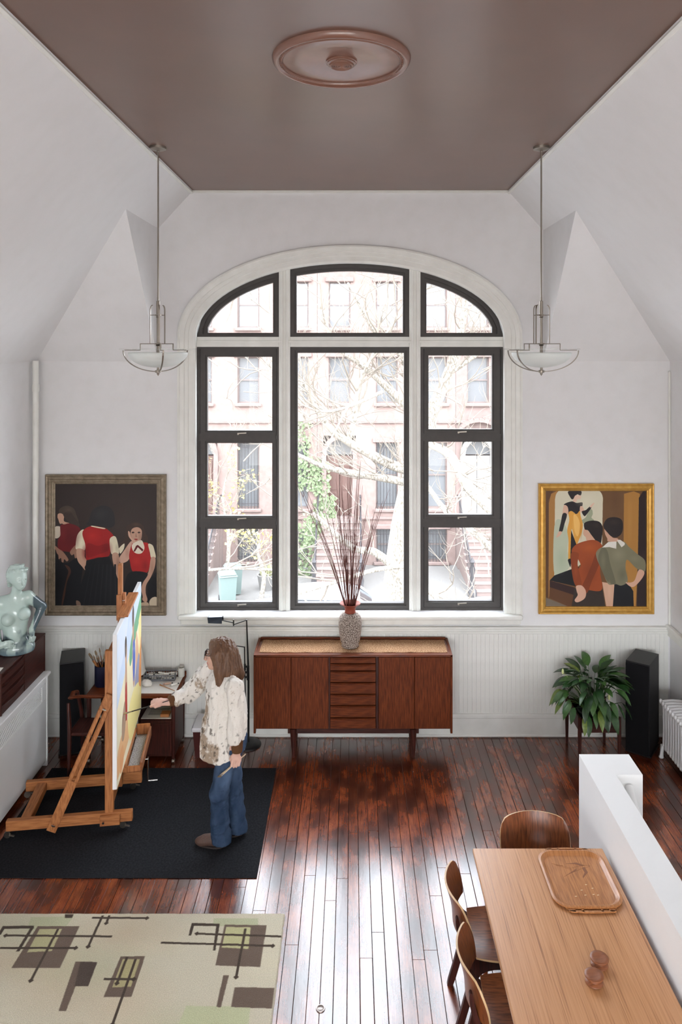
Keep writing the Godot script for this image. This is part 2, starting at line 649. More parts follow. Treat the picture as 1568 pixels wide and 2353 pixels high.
func make_materials():
	M.grainbump = ntex(noise(5, 0.035, 4))
	var mottle = ntex(noise(11, 0.012, 4), [C8(250, 250, 249), C8(253, 253, 253), C8(255, 255, 255)])
	M.wall = tri3(plain(C8(234, 234, 235), 0.75, 0.3), mottle, Vector3.ONE * 0.7, ntex(noise(12, 0.03, 3)), 0.02)
	M.trimpaint = tri3(plain(C8(244, 245, 241), 0.4), ntex(noise(13, 0.01, 3), [C8(236, 236, 234), C8(250, 250, 249)]), Vector3.ONE * 0.8)
	M.ceiling = tri3(plain(Color.WHITE, 0.3, 0.76), ntex(noise(14, 0.008, 4), [C8(102, 73, 60), C8(106, 76, 63), C8(110, 79, 65)]), Vector3.ONE * 0.5)
	M.medallion = tri3(plain(Color.WHITE, 0.24, 0.66), ntex(noise(16, 0.01, 3), [C8(120, 84, 70), C8(132, 93, 78)]), Vector3.ONE)
	M.sash = tri3(plain(Color.WHITE, 0.5), ntex(noise(17, 0.02, 3), [C8(58, 54, 52), C8(66, 62, 59)]), Vector3.ONE)
	M.glass = plain(Color(1, 1, 1, 0.03), 0.02, 0.2)
	M.glass.transparency = BaseMaterial3D.TRANSPARENCY_ALPHA
	M.chrome = plain(C8(205, 203, 200), 0.2, 0.5, 1.0)
	M.nickel = plain(C8(150, 143, 134), 0.3, 0.5, 1.0)
	M.black = plain(C8(16, 16, 18), 0.45)
	M.blackcloth = tri3(plain(Color.WHITE, 0.9, 0.3), ntex(noise(18, 0.2, 2), [C8(15, 15, 17), C8(26, 26, 29)]), Vector3.ONE * 6.0)
	M.outwall = plain(C8(150, 110, 96), 0.9, 0.2)
	# woods: one picture of grain for each kind, stretched along the grain by the material's scale
	var gr = noise(21, 0.045, 5, FastNoiseLite.TYPE_SIMPLEX_SMOOTH, 12.0)
	M.t_teak = ntex(gr, [C8(72, 32, 14), C8(94, 43, 19), C8(104, 49, 22), C8(122, 62, 30)], [0.1, 0.42, 0.6, 0.95])
	M.t_dark = ntex(noise(22, 0.045, 5, FastNoiseLite.TYPE_SIMPLEX_SMOOTH, 12.0), [C8(40, 17, 13), C8(62, 27, 20), C8(76, 34, 25)], [0.15, 0.5, 0.9])
	M.t_oak = ntex(noise(23, 0.045, 5, FastNoiseLite.TYPE_SIMPLEX_SMOOTH, 10.0), [C8(150, 96, 54), C8(176, 118, 70), C8(192, 134, 84)], [0.15, 0.5, 0.9])
	M.t_table = ntex(noise(24, 0.05, 5, FastNoiseLite.TYPE_SIMPLEX_SMOOTH, 16.0), [C8(140, 92, 56), C8(186, 133, 88), C8(196, 143, 98), C8(204, 153, 108)], [0.1, 0.32, 0.6, 0.95])
	M.t_walnut = ntex(noise(25, 0.05, 5, FastNoiseLite.TYPE_SIMPLEX_SMOOTH, 10.0), [C8(92, 49, 25), C8(128, 72, 38), C8(148, 88, 50)], [0.15, 0.5, 0.9])
	M.t_easel = ntex(noise(26, 0.045, 5, FastNoiseLite.TYPE_SIMPLEX_SMOOTH, 8.0), [C8(140, 84, 44), C8(168, 106, 58), C8(184, 122, 72)], [0.15, 0.5, 0.9])
	for ax in 3:
		var s = "xyz"[ax]
		M["teak_" + s] = wood(M.t_teak, ax, 0.5)
		M["teak_" + s].metallic_specular = 0.32
		M["dark_" + s] = wood(M.t_dark, ax, 0.42)
		M["dark_" + s].metallic_specular = 0.4
		M["oak_" + s] = wood(M.t_oak, ax, 0.45)
		M["walnut_" + s] = wood(M.t_walnut, ax, 0.4)
		M["easel_" + s] = wood(M.t_easel, ax, 0.5)
	M.table_z = wood(M.t_table, 2, 0.34, 3.4, 0.06)
	M.shaker = wood(M.t_table, 0, 0.42, 6.0, 0.5, C8(184, 152, 134))
	M.white = tri3(plain(C8(238, 239, 238), 0.45), ntex(noise(27, 0.008, 2), [C8(252, 252, 252), C8(255, 255, 255)]), Vector3.ONE * 0.5)
	M.paper = plain(C8(226, 222, 212), 0.8, 0.3)

# ---------------------------------------------------------------- the shell of the room
func room():
	var th := 0.3
	# side walls
	var b = mb()
	b.box(Vector3(XL - th, -0.3, ZB + th), Vector3(XL, YE, -DW - th))
	struct("wall_left", b, M.wall)
	b = mb()
	b.box(Vector3(XR, -0.3, ZB + th), Vector3(XR + th, YE, -DW - th))
	struct("wall_right", b, M.wall)
	# window wall: flat below the eaves, gabled around the arch above
	b = mb()
	var xl := -2.0
	var xr := 1.965
	var ytop = func(x):
		if x < xl or x > xr: return YE
		if x < -1.643: return lerpf(5.217, YC, (x - xl) / (-1.643 - xl))
		if x > 1.602: return lerpf(YC, 5.2, (x - 1.602) / (xr - 1.602))
		return YC
	var arch = func(x):
		var q = (x - WC) / WA
		return WS + WB * sqrt(maxf(0.0, 1.0 - q * q))
	var cols = [XL - th, xl - 0.0001, xl, -1.643]
	for i in 41: cols.append(WC - WA * cos(PI * i / 40.0))
	cols.append_array([1.602, xr, xr + 0.0001, XR + th])
	cols.sort()
	for z in [-DW, -DW - th]:
		var o = Vector3(0, 0, 1 if z == -DW else -1)
		for i in cols.size() - 1:
			var x0 = cols[i]
			var x1 = cols[i + 1]
			var mid = (x0 + x1) / 2
			if x1 - x0 < 0.00005: continue
			var t0 = ytop.call(x0 + 0.00001) if x0 < xr else YE
			var t1 = ytop.call(x1 - 0.00001)
			if x0 >= xr: t0 = YE
			if mid > WC - WA and mid < WC + WA:
				b.quad(W(x0, -0.3, -z), W(x1, -0.3, -z), W(x1, WY0, -z), W(x0, WY0, -z), o)
				b.quad(W(x0, arch.call(x0), -z), W(x1, arch.call(x1), -z), W(x1, t1, -z), W(x0, t0, -z), o)
			else:
				b.quad(W(x0, -0.3, -z), W(x1, -0.3, -z), W(x1, t1, -z), W(x0, t0, -z), o)
	var rim = [Vector2(WC - WA, WY0)]
	for i in 41:
		var x = WC - WA * cos(PI * i / 40.0)
		rim.append(Vector2(x, arch.call(x)))
	rim.append(Vector2(WC + WA, WY0))
	for i in rim.size():
		var p = rim[i]
		var q = rim[(i + 1) % rim.size()]
		b.quad(W(p.x, p.y, DW), W(q.x, q.y, DW), W(q.x, q.y, DW + th), W(p.x, p.y, DW + th), Vector3(WC - (p.x + q.x) / 2, 2.8 - (p.y + q.y) / 2, 0))
	struct("wall_back", b, M.wall)
	# mansard slopes beside the dormer, the dormer's cheeks, the long side slopes
	b = mb()
	b.slab([W(XL, YE, DW), W(xl, YE, DW), W(xl, 5.217, 6.526)], Vector3(-0.12, 0.12, -0.15))
	b.slab([W(xl, YE, DW), W(xl, 5.217, DW), W(xl, 5.217, 6.526)], Vector3(-0.05, 0.05, -0.05))
	struct("wall_dormer_left", b, M.wall)
	b = mb()
	b.slab([W(XR, YE, DW), W(xr, YE, DW), W(xr, 5.2, 6.50)], Vector3(0.12, 0.12, -0.15))
	b.slab([W(xr, YE, DW), W(xr, 5.2, DW), W(xr, 5.2, 6.50)], Vector3(0.05, 0.05, -0.05))
	struct("wall_dormer_right", b, M.wall)
	var k := -ZB
	b = mb()
	b.slab([W(XL, YE, k), W(XL, YE, DW), W(xl, 5.217, 6.526), W(-1.643, YC, 6.526), W(-1.643, YC, k)], Vector3(-0.2, 0.2, 0))
	b.slab([W(xl, 5.217, 6.526), W(xl, 5.217, DW), W(-1.643, YC, DW), W(-1.643, YC, 6.526)], Vector3(-0.2, 0.2, 0))
	struct("wall_slope_left", b, M.wall)
	b = mb()
	b.slab([W(XR, YE, k), W(XR, YE, DW), W(xr, 5.2, 6.50), W(1.602, YC, 6.50), W(1.602, YC, k)], Vector3(0.2, 0.2, 0))
	b.slab([W(xr, 5.2, 6.50), W(xr, 5.2, DW), W(1.602, YC, DW), W(1.602, YC, 6.50)], Vector3(0.2, 0.2, 0))
	struct("wall_slope_right", b, M.wall)
	# wall behind the camera, with three windows
	b = mb()
	var edges = [XL - th]
	for q in [REAR[2], REAR[1], REAR[0]]: edges.append_array([q[0] - q[1] / 2, q[0] + q[1] / 2])
	edges.append(XR + th)
	for i in edges.size() - 1:
		if i % 2 == 0: b.box(Vector3(edges[i], -0.3, ZB), Vector3(edges[i + 1], YE + 2.2, ZB + th))
		else:
			b.box(Vector3(edges[i], -0.3, ZB), Vector3(edges[i + 1], REAR[0][2], ZB + th))
			b.box(Vector3(edges[i], REAR[0][3], ZB), Vector3(edges[i + 1], YE + 2.2, ZB + th))
	struct("wall_rear", b, M.wall)
	var n := 2
	for q in REAR:
		var w = Node3D.new()
		w.name = "window_%d" % n
		n += 1
		w.set_meta("kind", "structure")
		add_child(w)
		b = mb()
		for x in [q[0] - q[1] / 2 + 0.04, q[0] + q[1] / 2 - 0.04]: b.box(Vector3(x - 0.04, q[2], ZB + 0.1), Vector3(x + 0.04, q[3], ZB + 0.16), 0.004)
		for y in [q[2] + 0.04, (q[2] + q[3]) / 2, q[3] - 0.04]: b.box(Vector3(q[0] - q[1] / 2 + 0.08, y - 0.04, ZB + 0.1), Vector3(q[0] + q[1] / 2 - 0.08, y + 0.04, ZB + 0.16), 0.004)
		part("window_frame", b, M.sash, w)
		part("pane", mb().box(Vector3(q[0] - q[1] / 2 + 0.07, q[2] + 0.07, ZB + 0.128), Vector3(q[0] + q[1] / 2 - 0.07, q[3] - 0.07, ZB + 0.132)), M.glass, w)
	# white wooden bead along the upper edge of the slopes
	b = mb()
	b.bar(W(-1.655, YC - 0.02, k), W(-1.655, YC - 0.02, DW), 0.03, 0.03, Vector3(0.7, 0.7, 0), 0.006)
	b.bar(W(1.614, YC - 0.02, k), W(1.614, YC - 0.02, DW), 0.03, 0.03, Vector3(-0.7, 0.7, 0), 0.006)
	b.bar(W(-1.65, YC - 0.012, DW - 0.012), W(1.61, YC - 0.012, DW - 0.012), 0.024, 0.024)
	struct("trim_1", b, M.trimpaint)
	b = mb()
	b.box(Vector3(-1.9, YC, ZB + th), Vector3(1.9, YC + 0.25, -DW - th))
	struct("ceiling", b, M.ceiling)

# ---------------------------------------------------------------- the arched window
const WC := -0.0246      # middle of the opening
const WA := 1.60         # half width
const WB := 0.775        # rise of the arch
const WS := 4.10         # springing line
const WY0 := 1.265       # bottom of the opening

func ell_y(x, grow := 0.0) -> float:
	var q = (x - WC) / (WA + grow)
	return WS + (WB + grow) * sqrt(maxf(0.0, 1.0 - q * q))

# outline with an elliptical top, between x0 and x1, from y0 up to the arch shrunk by «grow»
func arch_poly(x0, x1, y0, grow, k := 16):
	var out = [Vector2(x0, y0), Vector2(x1, y0)]
	for i in k + 1:
		var x = lerpf(x1, x0, float(i) / k)
		out.append(Vector2(x, maxf(y0 + 0.004, ell_y(x, grow))))
	return out

func ring(b: MB, outer, inner, z0, z1):   # frame between two outlines with as many points
	var k = outer.size()
	var cen = Vector2.ZERO
	for p in inner: cen += p / k
	for i in k:
		var j = (i + 1) % k
		var o0 = outer[i]
		var o1 = outer[j]
		var i0 = inner[i]
		var i1 = inner[j]
		for q in [[z1, 1.0], [z0, -1.0]]:
			b.quad(Vector3(o0.x, o0.y, q[0]), Vector3(o1.x, o1.y, q[0]), Vector3(i1.x, i1.y, q[0]), Vector3(i0.x, i0.y, q[0]), Vector3(0, 0, q[1]))
		var mo = (o0 + o1) / 2 - cen
		var mi = cen - (i0 + i1) / 2
		if (o1 - o0).length() > 1e-5: b.quad(Vector3(o0.x, o0.y, z0), Vector3(o1.x, o1.y, z0), Vector3(o1.x, o1.y, z1), Vector3(o0.x, o0.y, z1), Vector3(mo.x, mo.y, 0))
		if (i1 - i0).length() > 1e-5: b.quad(Vector3(i0.x, i0.y, z0), Vector3(i1.x, i1.y, z0), Vector3(i1.x, i1.y, z1), Vector3(i0.x, i0.y, z1), Vector3(mi.x, mi.y, 0))

func arched_window():
	var win = Node3D.new()
	win.name = "window_1"
	win.set_meta("kind", "structure")
	win.set_meta("label", "tall arched window with dark frames and white mullions")
	add_child(win)
	var dz := DW + 0.055                # face of the white mullions
	var ds := DW + 0.075                # face of the dark sashes
	# moulded casing round the arch: swept profile
	var path = [Vector2(WC - WA, WY0 - 0.02), Vector2(WC - WA, WS)]
	for i in range(1, 48):
		var a = PI - PI * i / 48.0
		path.append(Vector2(WC + WA * cos(a), WS + WB * sin(a)))
	path.append_array([Vector2(WC + WA, WS), Vector2(WC + WA, WY0 - 0.02)])
	var prof = [Vector2(-0.012, -0.06), Vector2(-0.012, 0.012), Vector2(0.01, 0.022), Vector2(0.055, 0.022), Vector2(0.062, 0.03), Vector2(0.095, 0.03), Vector2(0.102, 0.04), Vector2(0.14, 0.042), Vector2(0.15, 0.05), Vector2(0.168, 0.046), Vector2(0.172, 0.0)]
	var b = mb()
	moulding(b, path, prof, -DW, false)
	part("casing", b, M.trimpaint, win)
	# sill board and apron
	b = mb()
	b.box(W(fx(408, 7.5), 1.225, DW - 0.11), W(fx(1203, 7.5), 1.262, DW + 0.2), 0.008)
	part("sill", b, M.trimpaint, win)
	b = mb()
	b.box(W(fx(416, DW), 1.15, DW - 0.035), W(fx(1196, DW), 1.2255, DW), 0.006)
	b.box(W(fx(414, DW), 1.205, DW - 0.05), W(fx(1198, DW), 1.2255, DW), 0.006)
	part("apron", b, M.trimpaint, win)
	# mullions and transom, with a bead on each side
	var xm = [fx(654, dz), fx(954, dz)]
	for x in xm:
		b = mb()
		b.box(W(x - 0.058, WY0, dz), W(x + 0.058, ell_y(x) + 0.01, dz + 0.16), 0.004)
		b.box(W(x - 0.04, WY0, dz - 0.012), W(x - 0.014, ell_y(x), dz + 0.01), 0.004)
		b.box(W(x + 0.014, WY0, dz - 0.012), W(x + 0.04, ell_y(x), dz + 0.01), 0.004)
		part("mullion", b, M.trimpaint, win)
	var yt = fy(785, dz)
	for s in [[WC - WA, xm[0] - 0.058], [xm[0] + 0.058, xm[1] - 0.058], [xm[1] + 0.058, WC + WA]]:
		b = mb()
		b.box(W(s[0], yt - 0.055, dz), W(s[1], yt + 0.05, dz + 0.16), 0.004)
		b.box(W(s[0] - 0.03, yt - 0.012, dz - 0.008), W(s[1] + 0.03, yt + 0.012, dz + 0.01), 0.003)
		part("transom", b, M.trimpaint, win)
	# upper lights under the arch
	var ycut = yt + 0.05
	for q in [[WC - WA + 0.004, xm[0] - 0.058], [xm[0] + 0.058, xm[1] - 0.058], [xm[1] + 0.058, WC + WA - 0.004]]:
		b = mb()
		var o = arch_poly(q[0], q[1], ycut, -0.006)
		var f0 = 0.045
		var x0 = q[0] + (f0 + 0.02 if q[0] < -1.0 else f0)
		var x1 = q[1] - (f0 + 0.02 if q[1] > 1.0 else f0)
		var m0 = arch_poly(x0, x1, ycut + 0.03, -0.055)
		var m1 = arch_poly(x0 + 0.02, x1 - 0.02, ycut + 0.042, -0.085)
		if q[0] < -1.0: m1 = arch_poly(x0 + 0.05, x1 - 0.02, ycut + 0.042, -0.10)
		if q[1] > 1.0: m1 = arch_poly(x0 + 0.02, x1 - 0.05, ycut + 0.042, -0.10)
		ring(b, o, m0, -(ds + 0.09), -ds)
		ring(b, m0, m1, -(ds + 0.08), -(ds + 0.018))
		var sash = part("sash", b, M.sash, win)
		b = mb()
		b.prism(m1, -(ds + 0.052), -(ds + 0.046))
		part("pane", b, M.glass, sash)
	# lower lights: three awning sashes on each side, one fixed light in the middle
	var rect = func(px0, py0, px1, py1, dd): return [Vector2(fx(px0, dd), fy(py1, dd)), Vector2(fx(px1, dd), fy(py1, dd)), Vector2(fx(px1, dd), fy(py0, dd)), Vector2(fx(px0, dd), fy(py0, dd))]
	var pane = func(r, sash):
		part("pane", mb().prism(r, -(ds + 0.052), -(ds + 0.046)), M.glass, sash)
	b = mb()
	var c0 = rect.call(667, 797, 942, 1400, ds)
	var c1 = rect.call(678, 805, 934, 1392, ds)
	var c2 = rect.call(684, 811, 929, 1387, ds)
	ring(b, c0, c1, -(ds + 0.09), -ds)
	ring(b, c1, c2, -(ds + 0.08), -(ds + 0.018))
	var cs = part("sash", b, M.sash, win)
	pane.call(c2, cs)
	for side in [[452, 643, 477, 626, 0], [967, 1158, 985, 1131, -3]]:
		var ys = [[795, 1003, 820, 989], [1003, 1199, 1018, 1185], [1199, 1401, 1215, 1383]]
		b = mb()
		var lo = rect.call(side[0], 796, side[1], 1401, ds)
		var li = rect.call(side[0] + 7, 802, side[1] - 7, 1396, ds)
		ring(b, lo, li, -(ds + 0.1), -ds)
		for y in [1003, 1199]: b.box(P(side[0] + 7, y - 6, ds + 0.003), P(side[1] - 7, y + 8, ds + 0.09))
		part("window_frame", b, M.sash, win)
		for y in ys:
			b = mb()
			var r0 = rect.call(side[0] + 8, y[0] + side[4] * 0.5 + 7, side[1] - 8, y[1] - 1, ds + 0.006)
			var r1 = rect.call(side[2] - 5, y[2] + side[4] - 4, side[3] + 5, y[3] + side[4] + 4, ds + 0.006)
			var r2 = rect.call(side[2], y[2] + side[4], side[3], y[3] + side[4], ds + 0.03)
			ring(b, r0, r1, -(ds + 0.09), -(ds + 0.006))
			ring(b, r1, r2, -(ds + 0.08), -(ds + 0.022))
			var sash = part("sash", b, M.sash, win)
			pane.call(r2, sash)
			b = mb()      # awning latch on the bottom rail
			var hx = (side[2] + side[3]) * 0.5 + 4
			var hy = y[3] + side[4] + 7
			b.bar(P(hx - 10, hy, ds - 0.006), P(hx + 11, hy - 1, ds - 0.008), 0.007, 0.012, Vector3.UP, 0.002)
			b.bar(P(hx - 8, hy + 2, ds), P(hx - 8, hy + 2, ds - 0.012), 0.02, 0.014, Vector3.UP, 0.003)
			part("latch", b, M.nickel, sash)

# ---------------------------------------------------------------- floor of old boards
func floor_boards():
	var base = mb()
	base.box(Vector3(XL, -0.3, ZB), Vector3(1.845, -0.026, -DW))
	base.box(Vector3(1.845, -0.3, -5.15), Vector3(XR, -0.026, -DW))
	base.box(Vector3(2.80, -0.3, ZB), Vector3(XR, -0.026, -5.15))
	var fl = struct("floor", base, plain(C8(30, 20, 16), 0.9))
	var t := ImageTexture.create_from_image(board_grain())
	var m := plain(Color.WHITE, 0.3, 0.56)
	m.clearcoat_enabled = true
	m.clearcoat = 1.0
	m.clearcoat_roughness = 0.2
	m.albedo_texture = t
	m.vertex_color_use_as_albedo = true
	m.heightmap_enabled = true
	m.heightmap_texture = ntex(noise(31, 0.03, 4, FastNoiseLite.TYPE_SIMPLEX_SMOOTH, 8.0))
	m.heightmap_scale = 0.06
	m.roughness_texture = ntex(noise(34, 0.02, 4), [Color(0.78, 0.78, 0.78), Color(1, 1, 1)])
	m.roughness = 0.28
	m.detail_enabled = true
	m.detail_blend_mode = BaseMaterial3D.BLEND_MODE_MUL
	m.detail_uv_layer = BaseMaterial3D.DETAIL_UV_2
	m.uv2_triplanar = true
	m.uv2_world_triplanar = true
	m.uv2_scale = Vector3(0.55, 0.55, 0.33)
	m.detail_albedo = ntex(noise(33, 0.014, 3, FastNoiseLite.TYPE_SIMPLEX_SMOOTH, 5.0), [C8(84, 74, 70), C8(150, 138, 132), C8(226, 222, 218), C8(255, 255, 255)], [0.05, 0.3, 0.58, 0.85])
	var mask := Image.create(4, 4, false, Image.FORMAT_RGB8)
	mask.fill(Color.WHITE)
	m.detail_mask = ImageTexture.create_from_image(mask)
	M.board = m
	var x := XL
	var far := DW - 0.03
	var rest = mb()
	rest.colored = true
	rest.uvm = 1
	while x < XR - 0.01:
		var w = minf(rr(0.077, 0.091), XR - x)
		var d0 = far
		var stair = x + w > 1.84 and x < 2.81
		var near = 5.16 if stair else 3.95
		while d0 > near + 0.01:
			var l = rr(0.9, 3.2)
			if d0 - l < near + 0.5: l = d0 - near
			var b = mb()
			var g = rr(0.0006, 0.0022)
			var top = rr(-0.0009, 0.0)
			b.uvm = 1
			b.uvs = Vector2(1.7, 0.34)
			b.uvo = Vector2(rr(0, 1), rr(0, 1))
			b.colored = true
			b.tint = board_tint()
			b.t = Transform3D(Basis(), W(x + w / 2, 0, d0 - l / 2))
			b.box(Vector3(-w / 2 + g, -0.025, -l / 2 + 0.0006), Vector3(w / 2 - g, top, l / 2 - 0.0006), 0.0014)
			var o = part("plank", b, m, fl)
			d0 -= l
		if not stair:
			rest.uvs = Vector2(1.7, 0.34)
			rest.uvo = Vector2(rr(0, 1), rr(0, 1))
			rest.tint = board_tint()
			rest.box(Vector3(x + 0.001, -0.025, -near), Vector3(x + w - 0.001, 0, ZB), 0.0014)
		x += w
	var o = part("plank", rest, m, fl)
	o.set_meta("kind", "stuff")
	# round metal plug let into a board
	var pd = fd(2318)
	var b = mb()
	b.lathe(W(fx(737, pd), 0, pd), [Vector2(0.0, 0.0035), Vector2(0.019, 0.0035), Vector2(0.021, 0.0055), Vector2(0.026, 0.005), Vector2(0.028, 0.0)], 24)
	part("round_plug", b, plain(C8(150, 140, 134), 0.35, 0.5, 0.8), fl)
	# flight of stairs going down behind the parapet
	b = mb()
	b.box(W(1.845, -0.5, 5.15), W(2.80, -0.028, 5.17))
	for i in 9: b.box(W(1.845, -0.19 * (i + 1) - 0.02, 5.15 - 0.26 * i), W(2.80, -0.19 * (i + 1), 5.15 - 0.26 * (i + 1) - 0.02), 0.006)
	for i in 9: b.box(W(1.845, -0.19 * (i + 2), 5.15 - 0.26 * (i + 1)), W(2.80, -0.19 * (i + 1) - 0.02, 5.15 - 0.26 * (i + 1) - 0.015))
	struct("floor_stairs", b, M.dark_x)
	b = mb()
	b.box(W(2.80, -2.2, 5.15), W(2.82, -0.027, 2.6))
	b.box(W(1.825, -2.2, 5.15), W(1.845, -0.3, 2.6))
	b.box(W(1.825, -2.2, 2.58), W(2.82, -0.3, 2.6))
	b.box(W(1.825, -2.25, 5.17), W(2.82, -2.2, 2.58))
	struct("wall_stairs", b, M.wall)

func board_tint() -> Color:
	var k = rr(0.78, 1.25)
	if rng.randf() < 0.16: k *= 0.72
	var warm = rr(-0.06, 0.08)
	return Color(k * (1.0 + warm * 0.5), k, k * (1.0 - warm))

func board_grain() -> Image:
	var n := 512
	var f1 = noise(41, 0.02, 4)
	var f2 = noise(42, 0.012, 3, FastNoiseLite.TYPE_SIMPLEX_SMOOTH, 30.0)
	var a = f1.get_seamless_image(n, n)
	var c = f2.get_seamless_image(n, n)
	var im := Image.create(n, n, false, Image.FORMAT_RGB8)
	var g = ramp([C8(80, 36, 22), C8(136, 64, 34), C8(164, 84, 44), C8(192, 108, 58)], [0.05, 0.4, 0.65, 1.0])
	var ca = a.get_data()
	var cc = c.get_data()
	var st = a.get_data().size() / (n * n)
	var data := PackedByteArray()
	data.resize(n * n * 3)
	var lut = []
	for i in 256: lut.append(g.sample(i / 255.0))
	for y in n:
		for x in n:
			var i = x + y * n
			# fine streaks: the noise is read four times faster across the board
			var s = ca[((x * 4) % n + y * n) * st] * 0.45 + cc[i * st] * 0.35 + (1.0 - absf(sin(cc[i * st] * 0.16 + x * 0.1))) * 52.0
			var q = lut[clampi(int(s), 0, 255)]
			data[i * 3] = int(q.r * 255)
			data[i * 3 + 1] = int(q.g * 255)
			data[i * 3 + 2] = int(q.b * 255)
	im.set_data(n, n, false, Image.FORMAT_RGB8, data)
	return im

# ---------------------------------------------------------------- wainscot of narrow boards, rail and baseboard on the window wall
func wainscot():
	var back = mb()
	back.box(W(XL, 0.2, DW - 0.006), W(XR - 0.03, 1.13, DW))
	var tr = struct("trim_2", back, M.trimpaint)
	var x := XL + 0.001
	var w := 0.0448
	while x < XR - 0.04:
		var b = mb()
		b.box(Vector3(-w / 2 + 0.0002, 0.22, 0.0), Vector3(w / 2 - 0.0002, 1.075, 0.012), 0.0020)
		part("board", b, M.trimpaint, tr, W(x + w / 2, 0, DW - 0.005))
		x += w
	var b = mb()
	b.box(W(XL, 1.052, DW - 0.026), W(XR - 0.03, 1.078, DW - 0.017), 0.004)
	b.box(W(XL, 1.078, DW - 0.036), W(XR - 0.03, 1.112, DW), 0.006)
	b.box(W(XL, 1.108, DW - 0.046), W(XR - 0.03, 1.13, DW), 0.006)
	struct("trim_3", b, M.trimpaint)
	b = mb()
	b.box(W(XL, 0.0, DW - 0.03), W(XR, 0.2, DW), 0.004)
	b.box(W(XL, 0.19, DW - 0.042), W(XR, 0.235, DW), 0.01)
	b.box(W(XL, 0.0, DW - 0.048), W(XR, 0.03, DW), 0.012)
	struct("baseboard_back", b, M.trimpaint)
	b = mb()
	b.box(W(XR - 0.03, 0, DW + 0.01), W(XR, 0.2, -ZB), 0.004)
	b.box(W(XR - 0.042, 0.19, DW), W(XR, 0.235, -ZB), 0.01)
	struct("baseboard_right", b, M.trimpaint)
	b = mb()
	b.box(W(XL, 0, DW), W(XL + 0.03, 0.2, -ZB), 0.004)
	b.box(W(XL, 0.19, DW), W(XL + 0.042, 0.235, -ZB), 0.01)
	struct("baseboard_left", b, M.trimpaint)
	b = mb()      # rail on the right wall and the strip in the corner
	b.box(W(XR - 0.05, 1.10, DW - 0.01), W(XR, 1.15, -ZB), 0.008)
	b.box(W(XR - 0.03, 1.03, DW - 0.01), W(XR, 1.11, -ZB), 0.006)
	b.box(W(XR - 0.022, 1.14, DW - 0.03), W(XR, YE - 0.1, DW), 0.008)
	struct("trim_4", b, M.trimpaint)
	# steam pipe in the left corner
	b = mb()
	b.tube([W(-3.195, 1.26, 7.46), W(-3.195, 3.86, 7.46)], 0.03, 16)
	b.tube([W(-3.195, 3.55, 7.46), W(-3.195, 3.62, 7.46)], 0.036, 16)
	var pipe = part("corner_pipe", b, M.trimpaint)
	tag(pipe, "white painted steam pipe rising in the corner", "pipe")

# ---------------------------------------------------------------- ceiling rose and pendant lamps
func ceiling_parts():
	var md = 4.14
	var t = thing("ceiling_medallion", "round brown moulded ceiling medallion with concentric rings", "medallion", W(fx(785, md), YC, md))
	var b = mb()
	b.lathe(Vector3.ZERO, [Vector2(0.0, -0.012), Vector2(0.20, -0.012), Vector2(0.23, -0.02), Vector2(0.29, -0.016), Vector2(0.327, -0.0135)], 72, 0.5)
	part("disc", b, M.medallion, t)
	b = mb()
	b.lathe(Vector3.ZERO, [Vector2(0.325, -0.01), Vector2(0.326, -0.022), Vector2(0.332, -0.028), Vector2(0.338, -0.021), Vector2(0.347, -0.021), Vector2(0.355, -0.031), Vector2(0.366, -0.034), Vector2(0.376, -0.028), Vector2(0.385, -0.014), Vector2(0.388, 0.0)], 72, 0.6)
	part("rim", b, M.medallion, t)
	b = mb()
	for i in 120:
		var a = TAU * i / 120
		b.ball(Vector3(cos(a) * 0.3425, -0.021, sin(a) * 0.3425), 0.005, 6, 4)
	part("beading", b, M.medallion, t)
	b = mb()
	var pr = [Vector2(0.088, -0.01), Vector2(0.088, -0.018), Vector2(0.08, -0.021), Vector2(0.08, -0.026), Vector2(0.069, -0.029), Vector2(0.067, -0.037)]
	for i in 5:
		var r = 0.062 - 0.012 * i
		pr.append_array([Vector2(r, -0.039), Vector2(r - 0.004, -0.042), Vector2(r - 0.008, -0.039), Vector2(r - 0.010, -0.035)])
	pr.append(Vector2(0.0, -0.039))
	pr.reverse()
	b.lathe(Vector3.ZERO, pr, 48, 0.6)
	part("boss", b, M.medallion, t)
	pendant(fx(363.5, 5.95), 5.95, [188.0, 308.0, 68.0], "brushed nickel pendant lamp with a frosted bowl, beside the dark-framed picture of three women")
	pendant(fx(1244.5, 5.95), 5.95, [2.0, 142.0, 220.0], "brushed nickel pendant lamp with a frosted bowl, above the gold-framed picture")

